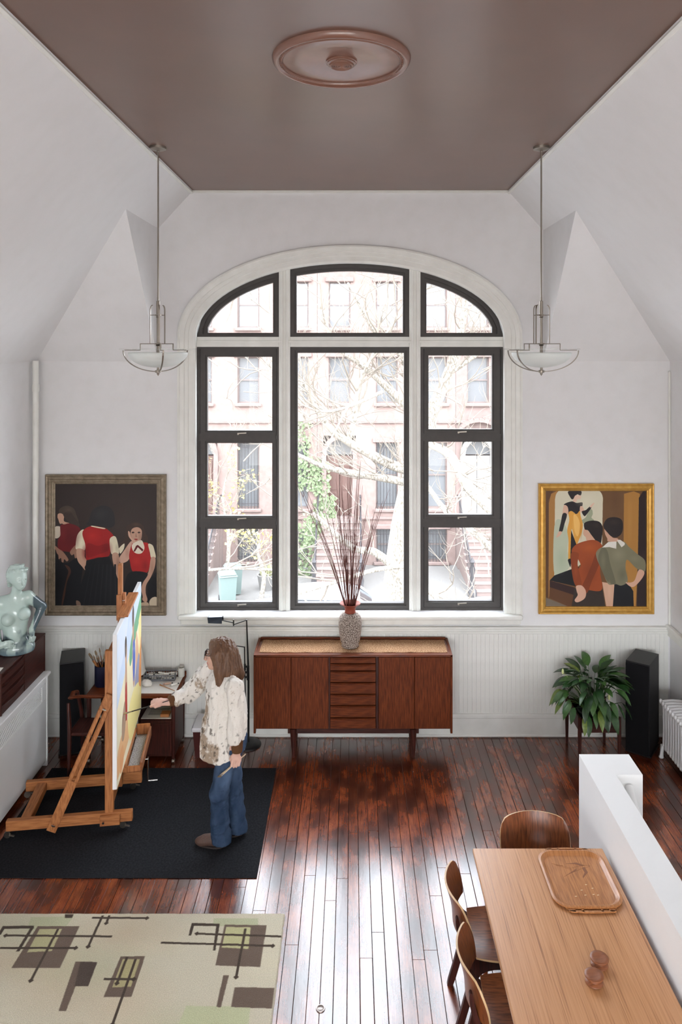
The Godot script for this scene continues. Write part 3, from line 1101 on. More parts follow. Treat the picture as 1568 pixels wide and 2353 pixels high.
func pendant(x, d, arms, label):
	var t = thing("pendant_lamp", label, "pendant lamp", W(x, YC, d), 0.0, "pendant lamps under the brown ceiling")
	var s = 0.0035      # metres for a pixel at this distance
	var hy = func(py): return (CY - py) * s + EYE - YC
	var b = mb()
	b.lathe(Vector3.ZERO, [Vector2(0.0, -0.03), Vector2(0.012, -0.03), Vector2(0.05, -0.024), Vector2(0.064, -0.018), Vector2(0.066, 0.0)], 28, 0.8)
	b.ball(Vector3(0, -0.034, 0), 0.011, 10, 6)
	part("canopy", b, M.nickel, t)
	b = mb()
	b.tube([Vector3(0, -0.03, 0), Vector3(0, hy.call(690), 0)], 0.0065, 12)
	part("rod", b, M.nickel, t)
	b = mb()
	b.lathe(Vector3.ZERO, [Vector2(0.0075, hy.call(683)), Vector2(0.0075, hy.call(691)), Vector2(0.014, hy.call(692)), Vector2(0.014, hy.call(722)), Vector2(0.024, hy.call(723)), Vector2(0.024, hy.call(725)), Vector2(0.014, hy.call(726)), Vector2(0.014, hy.call(728)), Vector2(0.018, hy.call(729)), Vector2(0.011, hy.call(730)), Vector2(0.011, hy.call(788)), Vector2(0.028, hy.call(789)), Vector2(0.028, hy.call(791)), Vector2(0.014, hy.call(792)), Vector2(0.02, hy.call(794)), Vector2(0.012, hy.call(795)), Vector2(0.012, hy.call(812))], 20, 0.8)
	part("stem", b, M.nickel, t)
	b = mb()
	b.lathe(Vector3.ZERO, [Vector2(0.010, hy.call(812)), Vector2(0.010, hy.call(850)), Vector2(0.024, hy.call(851)), Vector2(0.024, hy.call(856)), Vector2(0.012, hy.call(857)), Vector2(0.010, hy.call(860)), Vector2(0.0, hy.call(864))], 20, 0.8)
	part("finial", b, M.nickel, t)
	for a in arms:
		var q = deg_to_rad(a)
		var o = Vector3(cos(q), 0, sin(q))
		b = mb()
		var up = []
		for k in 7:
			var w = PI / 2 * k / 6.0
			up.append(o * (0.045 + 0.021 * cos(w)) + Vector3(0, hy.call(712) + 0.038 * sin(w), 0))
		up.reverse()
		up.append(o * 0.066 + Vector3(0, hy.call(790), 0))
		for i in up.size() - 1: b.bar(up[i], up[i + 1], 0.012, 0.006, o, 0.001)
		b.bar(o * 0.01 + Vector3(0, hy.call(724), 0), o * 0.066 + Vector3(0, hy.call(724), 0), 0.006, 0.006)
		b.bar(o * 0.01 + Vector3(0, hy.call(790), 0), o * 0.15 + Vector3(0, hy.call(790), 0), 0.012, 0.006)
		b.bar(o * 0.15 + Vector3(0, hy.call(789), 0), o * 0.15 + Vector3(0, hy.call(805), 0), 0.012, 0.006, o)
		b.bar(o * 0.148 + Vector3(0, hy.call(804.5), 0), o * 0.285 + Vector3(0, hy.call(804.5), 0), 0.012, 0.006)
		var cv = []
		for k in 15:
			var w = PI / 2 * k / 14.0
			cv.append(o * (0.285 * cos(w) + 0.012) + Vector3(0, hy.call(805) - 0.17 * sin(w), 0))
		for i in cv.size() - 1: b.bar(cv[i], cv[i + 1], 0.012, 0.007, Vector3.UP if i > 7 else o, 0.001)
		part("arm", b, M.nickel, t)
	if not M.has("frost"):
		M.frost = plain(Color(0.93, 0.95, 0.94, 0.6), 0.5)
		M.frost.transparency = BaseMaterial3D.TRANSPARENCY_ALPHA
		M.clear = plain(Color(0.93, 0.98, 0.96, 0.12), 0.03)
		M.clear.transparency = BaseMaterial3D.TRANSPARENCY_ALPHA
	b = mb()
	var pr = []
	for k in 15:
		var w = PI / 2 * k / 14.0
		pr.append(Vector2(0.235 * sin(w), hy.call(811) - 0.118 * cos(w)))
	var pr2 = pr.duplicate()
	pr2.reverse()
	for q in pr2: pr.append(Vector2(q.x * 0.982, q.y + 0.004))
	b.lathe(Vector3.ZERO, pr, 40, 0.4)
	part("glass_bowl", b, M.frost, t)
	b = mb()
	b.lathe(Vector3.ZERO, [Vector2(0.2, hy.call(803)), Vector2(0.302, hy.call(803)), Vector2(0.302, hy.call(803) + 0.006), Vector2(0.2, hy.call(803) + 0.006), Vector2(0.2, hy.call(803))], 48)
	part("glass_ring", b, M.clear, t)

# ---------------------------------------------------------------- the street seen through the window
const GY := -4.85        # street level
const DF := 30.0         # fronts of the houses across the street

func outside():
	M.stone = tri3(plain(Color.WHITE, 0.9, 0.2), ntex(noise(51, 0.02, 4), [C8(122, 104, 98), C8(130, 112, 106), C8(136, 118, 112)]), Vector3.ONE * 0.4)
	M.stone2 = tri3(plain(Color.WHITE, 0.9, 0.2), ntex(noise(52, 0.02, 4), [C8(114, 98, 93), C8(122, 106, 101), C8(128, 112, 107)]), Vector3.ONE * 0.4)
	M.housewin = plain(C8(98, 100, 102), 0.08, 0.6)
	M.housesash = plain(C8(104, 92, 88), 0.6)
	M.housewhite = plain(C8(176, 172, 168), 0.6)
	M.iron = plain(C8(48, 46, 48), 0.5)
	M.doorwood = plain(C8(92, 66, 58), 0.5)
	M.step = tri3(plain(Color.WHITE, 0.9, 0.2), ntex(noise(53, 0.03, 4), [C8(116, 102, 97), C8(128, 114, 109)]), Vector3.ONE * 0.6)
	M.walk = tri3(plain(Color.WHITE, 0.9, 0.2), ntex(noise(54, 0.03, 5), [C8(112, 110, 107), C8(122, 120, 117)]), Vector3.ONE * 0.3)
	M.road = tri3(plain(Color.WHITE, 0.9, 0.2), ntex(noise(55, 0.05, 5), [C8(104, 103, 103), C8(116, 115, 114)]), Vector3.ONE * 0.3)
	M.bark = tri3(plain(Color.WHITE, 0.9, 0.2), ntex(noise(56, 0.02, 4), [C8(104, 98, 88), C8(140, 134, 124), C8(164, 158, 148)], [0.3, 0.5, 0.7]), Vector3(1.6, 0.8, 1.6))
	M.twigbark = plain(C8(128, 120, 110), 0.9, 0.2)
	var b = mb()
	b.box(W(-30, GY - 0.3, DF + 0.5), W(30, GY, 24.6))
	b.box(W(-30, GY - 0.3, 14.4), W(30, GY, 8.0))
	tag(struct("ground_sidewalk", b, M.walk), "pale paved pavements on both sides of the street", "")
	b = mb()
	b.box(W(-30, GY - 0.4, 24.6), W(30, GY - 0.14, 14.4))
	struct("ground_street", b, M.road)
	house(-6.04, "pink-brown row house with autumn leaves and green bins before it", -1.0)
	house(-0.42, "pink-brown row house whose arched front door has ivy beside it", 0.0)
	house(5.2, "pink-brown row house with an arched stone hood over a pale door", 1.0)
	tree_main()
	bins()
	car()
	for q in [[520, 1100, 28.2, 1.5, "yellow-leaved street tree standing before the row house on the bins' side", 71, true, -1.4], [600, 1240, 25.9, 1.0, "small yellowing tree between the bins and the stoop", 72, true, -1.0]]:
		leafy(q)

func house(x0: float, label: String, which: float):
	var t = thing("row_house", label, "house", W(x0, GY, DF), 0.0, "row houses across the street")
	var col := [-0.1, 1.82, 3.82]        # middle of the door and of the two windows
	var left := -1.0
	var right := 4.61
	var rows := [[9.63, 11.48], [6.57, 8.43], [2.3, 4.97], [0.15, 1.47]]
	var open = []
	for c in 3:
		for r in 4:
			if c == 0 and r >= 2: continue
			open.append([col[c] - 0.44, col[c] + 0.44, rows[r][0], rows[r][1]])
	var door = [col[0] - 0.66, col[0] + 0.66, 1.94, 5.25]
	open.append(door)
	# front wall cut round the openings: strips between the openings' edges
	var b = mb()
	var ys = [0.0, 12.9]
	for o in open: ys.append_array([o[2], o[3]])
	ys.sort()
	for i in ys.size() - 1:
		if ys[i + 1] - ys[i] < 0.001: continue
		var my = (ys[i] + ys[i + 1]) / 2
		var xs = [left]
		for o in open:
			if o[2] < my and o[3] > my: xs.append_array([o[0], o[1]])
		xs.append(right)
		xs.sort()
		for k in range(0, xs.size(), 2): b.box(Vector3(xs[k], ys[i], -0.5), Vector3(xs[k + 1], ys[i + 1], 0))
	part("front_wall", b, M.stone if which < 0.5 else M.stone2, t)
	for y in [1.86, 5.75, 9.1]: part("belt_course", mb().box(Vector3(left, y, 0), Vector3(right, y + 0.12, 0.1), 0.02), M.stone2, t)
	b = mb()
	b.box(Vector3(left, 12.4, -0.1), Vector3(right, 12.9, 0.45), 0.08)
	b.box(Vector3(left, 12.9, -0.3), Vector3(right, 13.05, 0.6), 0.03)
	part("cornice", b, M.doorwood, t)
	part("rear_mass", mb().box(Vector3(left, 0, -9), Vector3(right, 12.9, -0.6)), M.stone2, t)
	for o in open:
		if o == door: continue
		b = mb()
		var w = 0.055
		var mid = (o[2] + o[3]) / 2
		b.box(Vector3(o[0], o[2], -0.24), Vector3(o[0] + w, o[3], -0.14))
		b.box(Vector3(o[1] - w, o[2], -0.24), Vector3(o[1], o[3], -0.14))
		for y in [o[2], mid - w / 2, o[3] - w]: b.box(Vector3(o[0] + w, y, -0.24), Vector3(o[1] - w, y + w, -0.14))
		var win = part("window", b, M.housesash, t)
		part("pane", mb().box(Vector3(o[0] + w, o[2] + w, -0.21), Vector3(o[1] - w, o[3] - w, -0.2)), M.housewin, win)
		part("lintel", mb().box(Vector3(o[0] - 0.14, o[3], 0), Vector3(o[1] + 0.14, o[3] + 0.2, 0.12), 0.03), M.stone2, win)
		part("sill", mb().box(Vector3(o[0] - 0.1, o[2] - 0.14, 0), Vector3(o[1] + 0.1, o[2], 0.14), 0.03), M.stone2, win)
		if o[2] < 1.0 or (o[2] < 3.0 and o[0] > 1.0 and o[0] < 3.0):
			b = mb()
			for k in 7: b.tube([Vector3(lerpf(o[0], o[1], (k + 0.5) / 7), o[2], 0.04), Vector3(lerpf(o[0], o[1], (k + 0.5) / 7), o[3], 0.04)], 0.014, 5)
			for y in [o[2] + 0.2, o[3] - 0.2]: b.bar(Vector3(o[0], y, 0.04), Vector3(o[1], y, 0.04), 0.02, 0.03)
			part("bars", b, M.iron, win)
	# door under its arch
	b = mb()
	var sp = 4.45
	var op = [Vector2(door[0], door[2]), Vector2(door[1], door[2])]
	var ip = [Vector2(door[0] + 0.16, door[2] + 0.02), Vector2(door[1] - 0.16, door[2] + 0.02)]
	for k in 13:
		var a = PI * k / 12.0
		op.append(Vector2(col[0] + 0.72 * cos(a), sp + 0.82 * sin(a)))
		ip.append(Vector2(col[0] + 0.54 * cos(a), sp + 0.66 * sin(a)))
	ring(b, op, ip, -0.3, 0.16)
	part("door_surround", b, M.housewhite if which > 0.5 else M.stone2, t)
	b = mb()
	for s in [-1.0, 1.0]:
		b.box(Vector3(col[0] + s * 0.27 - 0.26, door[2] + 0.02, -0.3), Vector3(col[0] + s * 0.27 + 0.26, 4.4, -0.24), 0.01)
		for y in [[2.2, 2.9], [3.0, 4.2]]: b.box(Vector3(col[0] + s * 0.27 - 0.16, y[0], -0.25), Vector3(col[0] + s * 0.27 + 0.16, y[1], -0.22), 0.02)
	var dr = part("door", b, M.housewhite if which > 0.5 else M.doorwood, t)
	part("fanlight", mb().prism(ip.slice(2), -0.3, -0.28), M.housewin, dr)
	if which > 0.5:
		b = mb()
		for k in 12:
			var a0 = PI * k / 12.0
			var a1 = PI * (k + 1) / 12.0
			b.bar(Vector3(col[0] + 0.8 * cos(a0), 5.35 + 0.55 * sin(a0), 0.15), Vector3(col[0] + 0.8 * cos(a1), 5.35 + 0.55 * sin(a1), 0.15), 0.3, 0.16)
		b.box(Vector3(col[0] - 0.88, 5.2, 0), Vector3(col[0] + 0.88, 5.38, 0.34), 0.03)
		part("stone_hood", b, M.stone2, t)
	# stoop: eleven steps, cheek walls, iron rails and newels
	var st = 11
	for k in st:
		b = mb()
		var h = 1.94 * (st - k) / st
		b.box(Vector3(col[0] - 0.85, 0, 0.55 + 0.29 * k), Vector3(col[0] + 0.85, h - 0.05, 0.55 + 0.29 * (k + 1)))
		b.box(Vector3(col[0] - 0.9, h - 0.05, 0.55 + 0.29 * k), Vector3(col[0] + 0.9, h, 0.55 + 0.29 * (k + 1) + 0.03), 0.012)
		part("step", b, M.step, t)
	part("landing", mb().box(Vector3(col[0] - 0.9, 0, 0), Vector3(col[0] + 0.9, 1.94, 0.55), 0.01), M.step, t)
	for s in [-1.0, 1.0]:
		b = mb()
		var x = col[0] + s * 0.84
		b.tube([Vector3(x, 2.85, 0.1), Vector3(x, 2.8, 0.6), Vector3(x, 1.0, 3.6)], 0.035, 6)
		for k in 12:
			var z = 0.6 + 0.25 * k
			b.tube([Vector3(x, 1.94 - (z - 0.55) * 0.6, z), Vector3(x, 2.8 - (z - 0.6) * 0.6, z)], 0.012, 4)
		b.lathe(Vector3(x, 0, 3.75), [Vector2(0.16, 0.0), Vector2(0.16, 0.2), Vector2(0.07, 0.3), Vector2(0.1, 0.55), Vector2(0.06, 0.7), Vector2(0.11, 0.95), Vector2(0.05, 1.15), Vector2(0.1, 1.22), Vector2(0.0, 1.4)], 10, 0.5)
		part("railing", b, M.iron, t)
	if which == 0.0:
		ivy(t)

func leaf_mesh(len := 0.1, wid := 0.08) -> ArrayMesh:
	var b = mb()
	b.flat(Vector3(0, 0, 0), Vector3(wid / 2, len * 0.5, 0.01), Vector3(0, len, 0), Vector3.BACK)
	b.flat(Vector3(0, 0, 0), Vector3(-wid / 2, len * 0.5, 0.01), Vector3(0, len, 0), Vector3.BACK)
	return b.mesh()

func scatter(called: String, mesh: ArrayMesh, m, tf: Array, parent):
	var mm := MultiMesh.new()
	mm.transform_format = MultiMesh.TRANSFORM_3D
	mm.mesh = mesh
	mm.instance_count = tf.size()
	for i in tf.size(): mm.set_instance_transform(i, tf[i])
	var o := MultiMeshInstance3D.new()
	o.name = called
	o.multimesh = mm
	o.material_override = m
	parent.add_child(o, true)
	o.set_meta("kind", "stuff")
	return o

func ivy(t):
	var g = plain(C8(112, 126, 94), 0.7, 0.3)
	var tf = []
	for p in [[684, 1025, 48, 95], [700, 1090, 60, 60], [740, 1130, 30, 110], [690, 1270, 40, 110], [720, 1220, 30, 60], [757, 1180, 20, 60], [690, 1340, 50, 40], [735, 1300, 30, 60]]:
		for k in 260:
			var q = P(p[0] + rr(-0.6, 0.6) * p[2], p[1] + rr(-0.6, 0.6) * p[3], 29.85 if p[1] < 1200 else 28.6)
			tf.append(Transform3D(Basis.from_euler(Vector3(rr(-0.6, 0.6), rr(-0.8, 0.8), rr(0, TAU))).scaled(Vector3.ONE * rr(0.8, 1.6)), q - t.position))
	scatter("ivy_leaves", leaf_mesh(0.12, 0.11), g, tf, t)

func limb(b: MB, pts, r0: float, r1: float, sides := 8):
	var sp = spline(pts, false, 5)
	var rad = []
	for i in sp.size(): rad.append(lerpf(r0, r1, float(i) / (sp.size() - 1)))
	b.tube(sp, rad, sides, true)
	return [sp, rad]

func sprout(b: MB, at: Vector3, dir: Vector3, r: float, len: float, depth: int, ends: Array):
	var p = at
	var pts = [p]
	var d = dir
	for i in 4:
		d = (d + Vector3(rr(-0.32, 0.32), rr(-0.2, 0.34), rr(-0.3, 0.3))).normalized()
		p += d * len / 4
		pts.append(p)
	b.tube(pts, [r, r * 0.85, r * 0.7, r * 0.55, r * 0.35], 4 if r < 0.02 else 6, false)
	ends.append(pts[4])
	if depth > 0:
		for k in 3:
			var i = 1 + rng.randi() % 4
			var s = (d + Vector3(rr(-1, 1), rr(-0.5, 0.9), rr(-1, 1)) * 0.95).normalized()
			sprout(b, pts[i], s, r * 0.55, len * rr(0.5, 0.75), depth - 1, ends)

func tree_main():
	var t = thing("plane_tree", "big pale-barked bare tree on the pavement behind the twigs", "tree", W(1.3, GY, 20.0))
	var o = t.position
	var L = func(px, py, d): return P(px, py, d) - o
	var b = mb()
	limb(b, [L.call(912, 1400, 20.0), L.call(914, 1340, 20.0), L.call(925, 1230, 20.0), L.call(942, 1130, 20.0), L.call(962, 1050, 19.9), L.call(985, 960, 19.7)], 0.42, 0.24, 14)
	part("trunk", b, M.bark, t)
	var limbs = [
		[[[962, 1085, 19.95], [905, 1070, 19.7], [845, 1040, 19.4], [800, 1015, 19.2], [760, 985, 19.0], [722, 930, 18.8], [700, 880, 18.6]], 0.15, 0.05],
		[[[945, 1110, 20], [890, 1100, 19.6], [800, 1085, 19.2], [740, 1070, 19.0], [684, 1045, 18.8]], 0.12, 0.05],
		[[[975, 990, 19.8], [930, 930, 19.5], [890, 890, 19.2], [840, 845, 19.0], [770, 790, 18.8], [735, 700, 18.6]], 0.14, 0.04],
		[[[985, 960, 19.7], [955, 900, 19.5], [940, 850, 19.3], [905, 790, 19.2], [860, 760, 19.0], [800, 650, 18.6]], 0.12, 0.03],
		[[[800, 1015, 19.2], [815, 960, 19.0], [822, 900, 18.9], [850, 830, 18.6], [905, 740, 18.4]], 0.08, 0.03],
		[[[985, 960, 19.7], [1030, 860, 19.5], [1060, 760, 19.4], [1075, 660, 19.2]], 0.18, 0.06],
		[[[1030, 860, 19.5], [1090, 820, 19.3], [1135, 790, 19.2]], 0.07, 0.03],
		[[[985, 1020, 19.6], [1028, 1040, 17.5], [1052, 1075, 17.0], [1078, 1120, 16.5], [1140, 1180, 16.0]], 0.10, 0.13],
		[[[985, 1120, 19.6], [1030, 1180, 18.6], [1080, 1215, 18.0], [1145, 1275, 17.5]], 0.06, 0.09],
		[[[925, 1340, 17.5], [900, 1300, 17.5], [860, 1268, 17.4], [820, 1262, 17.3], [780, 1235, 17.2], [720, 1180, 17.0]], 0.12, 0.05],
		[[[935, 1300, 17.0], [860, 1310, 16.9], [780, 1335, 16.8], [684, 1365, 16.6]], 0.06, 0.035],
		[[[480, 1310, 16.5], [540, 1306, 16.5], [640, 1310, 16.6]], 0.03, 0.03],
		[[[880, 900, 17], [800, 935, 16.8], [740, 945, 16.7], [684, 925, 16.6]], 0.045, 0.02],
		[[[985, 1350, 16.5], [1010, 1372, 16.3], [1030, 1392, 16.1]], 0.12, 0.1],
	]
	var ends = []
	for l in limbs:
		b = mb()
		var r = limb(b, l[0].map(func(q): return L.call(q[0], q[1], q[2])), l[1], l[2], 8)
		part("limb", b, M.bark, t)
	b = mb()
	for l in limbs:
		var pts = spline(l[0].map(func(q): return L.call(q[0], q[1], q[2])), false, 4)
		for k in (12 if l[0][0][1] < 1200 else 4):
			var i = rng.randi_range(2, pts.size() - 2)
			var al = (pts[i + 1] - pts[i]).normalized()
			sprout(b, pts[i], (al + Vector3(rr(-1, 1), rr(-0.2, 1), rr(-0.6, 0.6))).normalized(), rr(0.018, 0.032), rr(0.9, 1.9), 2, ends)
	# branches that come in from crowns above and beside the window
	for q in [[700, 640, 17], [760, 620, 17], [860, 640, 18], [900, 700, 18], [1000, 700, 17], [1040, 660, 17], [1100, 720, 18], [580, 680, 18], [620, 720, 18], [520, 740, 18], [500, 840, 18], [560, 900, 19], [600, 850, 18], [520, 960, 18], [600, 1000, 18], [1000, 850, 18], [1110, 850, 18], [1060, 930, 18], [1110, 960, 19], [560, 1060, 18], [500, 1100, 18], [620, 1100, 18]]:
		sprout(b, L.call(q[0], q[1], q[2]), Vector3(rr(-1, 1), rr(-0.5, 0.6), rr(-0.4, 0.4)).normalized(), rr(0.012, 0.02), rr(0.8, 1.5), 3, ends)
	var tw = part("twigs", b, M.twigbark, t)
	tw.set_meta("kind", "stuff")

func leafy(q):
	rng.seed = q[5]
	var t = thing("street_tree", q[4], "tree", W(fx(q[0], q[2]), GY, q[2]))
	var base = t.position
	var b = mb()
	var top = P(q[0], q[1], q[2]) - base
	limb(b, [Vector3(0, 0, 0), Vector3(0.1, top.y * 0.4, 0), Vector3(-0.1, top.y * 0.8, 0.1), top], 0.09, 0.03)
	part("trunk", b, M.bark, t)
	var ends = []
	b = mb()
	for k in 9: sprout(b, Vector3(0, top.y * rr(0.5, 1.0), 0), Vector3(rr(-1, 1), rr(0, 0.8), rr(-0.5, 0.5)).normalized(), 0.02, q[3] * rr(0.5, 0.9), 2, ends)
	part("twigs", b, M.twigbark, t).set_meta("kind", "stuff")
	var tf = []
	for e in ends:
		for k in 2: tf.append(Transform3D(Basis.from_euler(Vector3(rr(0, TAU), rr(0, TAU), rr(0, TAU))).scaled(Vector3.ONE * rr(0.7, 1.3)), e + Vector3(rr(-0.15, 0.15), rr(-0.15, 0.15), rr(-0.15, 0.15))))
	scatter("leaves", leaf_mesh(0.13, 0.1), plain(C8(168, 158, 96), 0.7, 0.3), tf, t)

func bins():
	var m = plain(C8(98, 114, 110), 0.5)
	for q in [[523, 1320, 25.6, "front green wheelie bin by the row house"], [536, 1303, 26.5, "green wheelie bin behind another one"]]:
		var t = thing("wheelie_bin", q[3], "bin", W(fx(q[0], q[2]), GY, q[2]), 0.3, "green bins across the street")
		var b = mb()
		b.slab([Vector3(-0.24, 0.05, 0.24), Vector3(0.24, 0.05, 0.24), Vector3(0.29, 0.95, 0.3), Vector3(-0.29, 0.95, 0.3)], Vector3(0, 0, -0.55))
		part("body", b, m, t)
		b = mb()
		b.box(Vector3(-0.31, 0.95, -0.3), Vector3(0.31, 1.0, 0.34), 0.015)
		b.box(Vector3(-0.28, 1.0, -0.28), Vector3(0.28, 1.05, 0.3), 0.02)
		part("lid", b, m, t)
		for x in [-0.24, 0.24]:
			part("wheel", mb().tube([Vector3(x - 0.03, 0.1, -0.3), Vector3(x + 0.03, 0.1, -0.3)], 0.1, 14), M.iron, t)
	# planter tub on the pavement
	var t = thing("planter_tub", "grey tub with dry plants on the far pavement", "planter", W(fx(612, 27.0), GY, 27.0))
	var b = mb()
	b.lathe(Vector3.ZERO, [Vector2(0.0, 0.02), Vector2(0.24, 0.0), Vector2(0.32, 0.5), Vector2(0.34, 0.55), Vector2(0.28, 0.55), Vector2(0.26, 0.48), Vector2(0.0, 0.48)], 18)
	part("tub", b, M.walk, t)
	var tf = []
	for k in 60: tf.append(Transform3D(Basis.from_euler(Vector3(rr(-0.5, 0.5), rr(0, TAU), rr(-0.5, 0.5))).scaled(Vector3(1, rr(2, 4), 1)), Vector3(rr(-0.2, 0.2), 0.47, rr(-0.2, 0.2))))
	scatter("dry_plants", leaf_mesh(0.14, 0.05), plain(C8(150, 150, 110), 0.8), tf, t)

func car():
	var d := 23.0
	var t = thing("parked_car", "light silver car parked at the far kerb", "car", W(fx(735, d), GY - 0.14, d))
	var paint = plain(C8(168, 172, 176), 0.25, 0.6)
	var body = xy([-2.2, 0.35, -2.25, 0.65, -2.1, 0.82, -1.35, 0.92, -0.75, 1.38, -0.2, 1.46, 0.7, 1.45, 1.3, 1.3, 1.75, 0.98, 2.2, 0.9, 2.3, 0.6, 2.25, 0.3])
	var low = xy([-2.2, 0.3, -2.25, 0.65, -2.1, 0.84, -1.3, 0.93, 1.7, 0.99, 2.2, 0.9, 2.3, 0.6, 2.25, 0.3])
	part("body", mb().prism(low, -0.88, 0.88), paint, t)
	var b = mb()
	b.prism(xy([-0.72, 1.34, -0.66, 1.42, -0.2, 1.47, 0.7, 1.46, 1.25, 1.34, 1.2, 1.28]), -0.66, 0.66)
	for z in [-0.7, 0.7]:
		for p in [[-1.3, 0.92, -0.7, 1.4], [0.2, 0.95, 0.2, 1.44], [1.7, 0.97, 1.22, 1.36]]: b.bar(Vector3(p[0], p[1], z * 1.12), Vector3(p[2], p[3], z * 0.94), 0.07, 0.07)
	part("roof", b, paint, t)
	part("window_glass", mb().prism(xy([-1.28, 0.92, -0.68, 1.36, 1.2, 1.32, 1.66, 0.97]), -0.72, 0.72), plain(C8(40, 44, 48), 0.08), t)
	for x in [-1.4, 1.45]:
		for z in [-0.86, 0.74]: part("wheel", mb().tube([Vector3(x, 0.32, z), Vector3(x, 0.32, z + 0.14)], 0.32, 18), M.iron, t)

# ---------------------------------------------------------------- sideboard, vase, pictures, rugs
func furniture():
	sideboard()
	vase()
	pictures()
	mat_and_rug()

func sideboard():
	var d0 := 7.17                  # front
	var d1 := 7.565                 # back
	var x0 := -0.957
	var x1 := 0.972
	var cx := (x0 + x1) / 2
	var t = thing("sideboard", "long reddish-brown wooden sideboard with four doors and seven drawers", "sideboard", W(cx, 0, (d0 + d1) / 2))
	var o = t.position
	var L = func(x, y, d): return W(x, y, d) - o
	var yb := 0.285
	var yt := 1.014
	var b = mb()
	b.box(L.call(x0 + 0.022, yb, d0 + 0.03), L.call(x1 - 0.022, yb + 0.02, d1), 0.002)
	b.box(L.call(x0 + 0.022, yb, d1 - 0.015), L.call(x1 - 0.022, yt - 0.02, d1))
	for px in [757, 867]: b.box(L.call(fx(px, d0) - 0.008, yb + 0.02, d0 + 0.006), L.call(fx(px, d0) + 0.008, yt - 0.022, d1 - 0.015), 0.002)
	b.box(L.call(fx(865, d0) - 0.003, yb + 0.02, d0 + 0.012), L.call(fx(870, d0), yt - 0.022, d0 + 0.05))
	part("carcass", b, M.dark_y, t)
	part("top", mb().box(L.call(x0, yt - 0.02, d0 - 0.004), L.call(x1, yt, d1), 0.004), wood(M.t_teak, 0, 0.28), t)
	b = mb()
	b.box(L.call(x0 + 0.02, yt, d1 - 0.012), L.call(x1 - 0.02, yt + 0.02, d1), 0.004)
	part("back_lip", b, M.teak_x, t)
	for s in [[x0, x0 + 0.02, x0], [x1 - 0.02, x1, x1]]:
		b = mb(Transform3D(Basis(Vector3(0, 0, -1), Vector3(0, 1, 0), Vector3(1, 0, 0)), Vector3(s[0] - o.x, 0, 0)))
		var f = -(d0 - 0.004 + o.z)       # local z of the front, as x of the outline
		var k = -(d1 + o.z)
		# outline in (depth, height): front foot of the side panel hangs below the carcass
		b.prism([Vector2(-f, yb - 0.03), Vector2(-f + 0.03, yb - 0.03), Vector2(-f + 0.05, yb - 0.005), Vector2(-k - 0.05, yb - 0.005), Vector2(-k - 0.03, yb - 0.03), Vector2(-k, yb - 0.03), Vector2(-k, yt + 0.012), Vector2(-f, yt + 0.0)], 0.0, s[1] - s[0])
		part("side_panel", b, M.teak_y, t)
	# doors
	for q in [[587, 669], [669, 755.5], [870, 953], [953, 1036]]:
		var a = fx(q[0], d0) + 0.002
		var c = fx(q[1], d0) - 0.002
		var door = part("door", mb().box(Vector3((a - c) / 2, yb + 0.012 - 0.64, -0.011), Vector3((c - a) / 2, yt - 0.024 - 0.64, 0.011), 0.003), M.teak_y, t, L.call((a + c) / 2, 0.64, d0 + 0.01))
	# drawers with a curved lip along the upper edge
	var ys = [1509, 1525, 1541.5, 1568, 1595, 1621, 1649, 1675]
	for i in 7:
		var a = fx(759, d0) + 0.002
		var c = fx(864, d0) - 0.002
		var top = minf(fy(ys[i], d0) - 0.004, yt - 0.024)
		var bot = fy(ys[i + 1], d0) + 0.003
		var h = top - bot
		b = mb()
		b.box(Vector3((a - c) / 2, -h / 2, -0.012), Vector3((c - a) / 2, h / 2 - 0.012, 0.008), 0.002)
		var dr = part("drawer", b, M.teak_x, t, L.call((a + c) / 2, (top + bot) / 2, d0 + 0.008))
		b = mb()
		var n = 12
		for k in n:
			var u0 = lerpf(-1, 1, float(k) / n)
			var u1 = lerpf(-1, 1, float(k + 1) / n)
			var e = func(u): return 0.006 + 0.020 * (1.0 - u * u)
			var hw = (c - a) / 2
			var y0 = h / 2 - 0.001
			var p = [Vector3(u0 * hw, y0, -0.012), Vector3(u1 * hw, y0, -0.012), Vector3(u1 * hw, y0, e.call(u1)), Vector3(u0 * hw, y0, e.call(u0))]
			b.quad(p[0], p[1], p[2], p[3], Vector3.UP)
			b.quad(p[3], p[2], Vector3(u1 * hw, y0 - 0.005, e.call(u1)), Vector3(u0 * hw, y0 - 0.005, e.call(u0)), Vector3.BACK)
			b.quad(Vector3(u1 * hw, y0 - 0.005, e.call(u1)), Vector3(u0 * hw, y0 - 0.005, e.call(u0)), Vector3(u0 * hw, y0 - 0.022, 0.004), Vector3(u1 * hw, y0 - 0.022, 0.004), Vector3.DOWN)
		part("lip_handle", b, M.teak_x, dr)
	# legs on an inset under-frame
	b = mb()
	for d in [d0 + 0.05, d1 - 0.05]: b.box(L.call(-0.63, yb - 0.06, d), L.call(0.65, yb - 0.002, d + 0.025), 0.003)
	for x in [-0.575, 0.595]: b.box(L.call(x - 0.015, yb - 0.06, d0 + 0.07), L.call(x + 0.015, yb - 0.002, d1 - 0.045), 0.003)
	part("under_frame", b, M.dark_x, t)
	for x in [-0.575, 0.595]:
		for d in [d0 + 0.045, d1 - 0.04]:
			b = mb()
			b.tube([L.call(x, 0.0, d), L.call(x, 0.12, d), L.call(x, yb - 0.002, d)], [0.015, 0.024, 0.034], 12)
			part("leg", b, M.dark_y, t)
	# woven runner on top
	M.burlap = tri3(plain(Color.WHITE, 0.95, 0.2), ntex(noise(61, 0.12, 3, FastNoiseLite.TYPE_SIMPLEX_SMOOTH), [C8(126, 92, 66), C8(168, 130, 98), C8(196, 162, 128)], [0.25, 0.5, 0.75]), Vector3(1.1, 1.1, 1.1), ntex(noise(62, 0.22, 2)), 0.2)
	b = mb()
	var n := 60
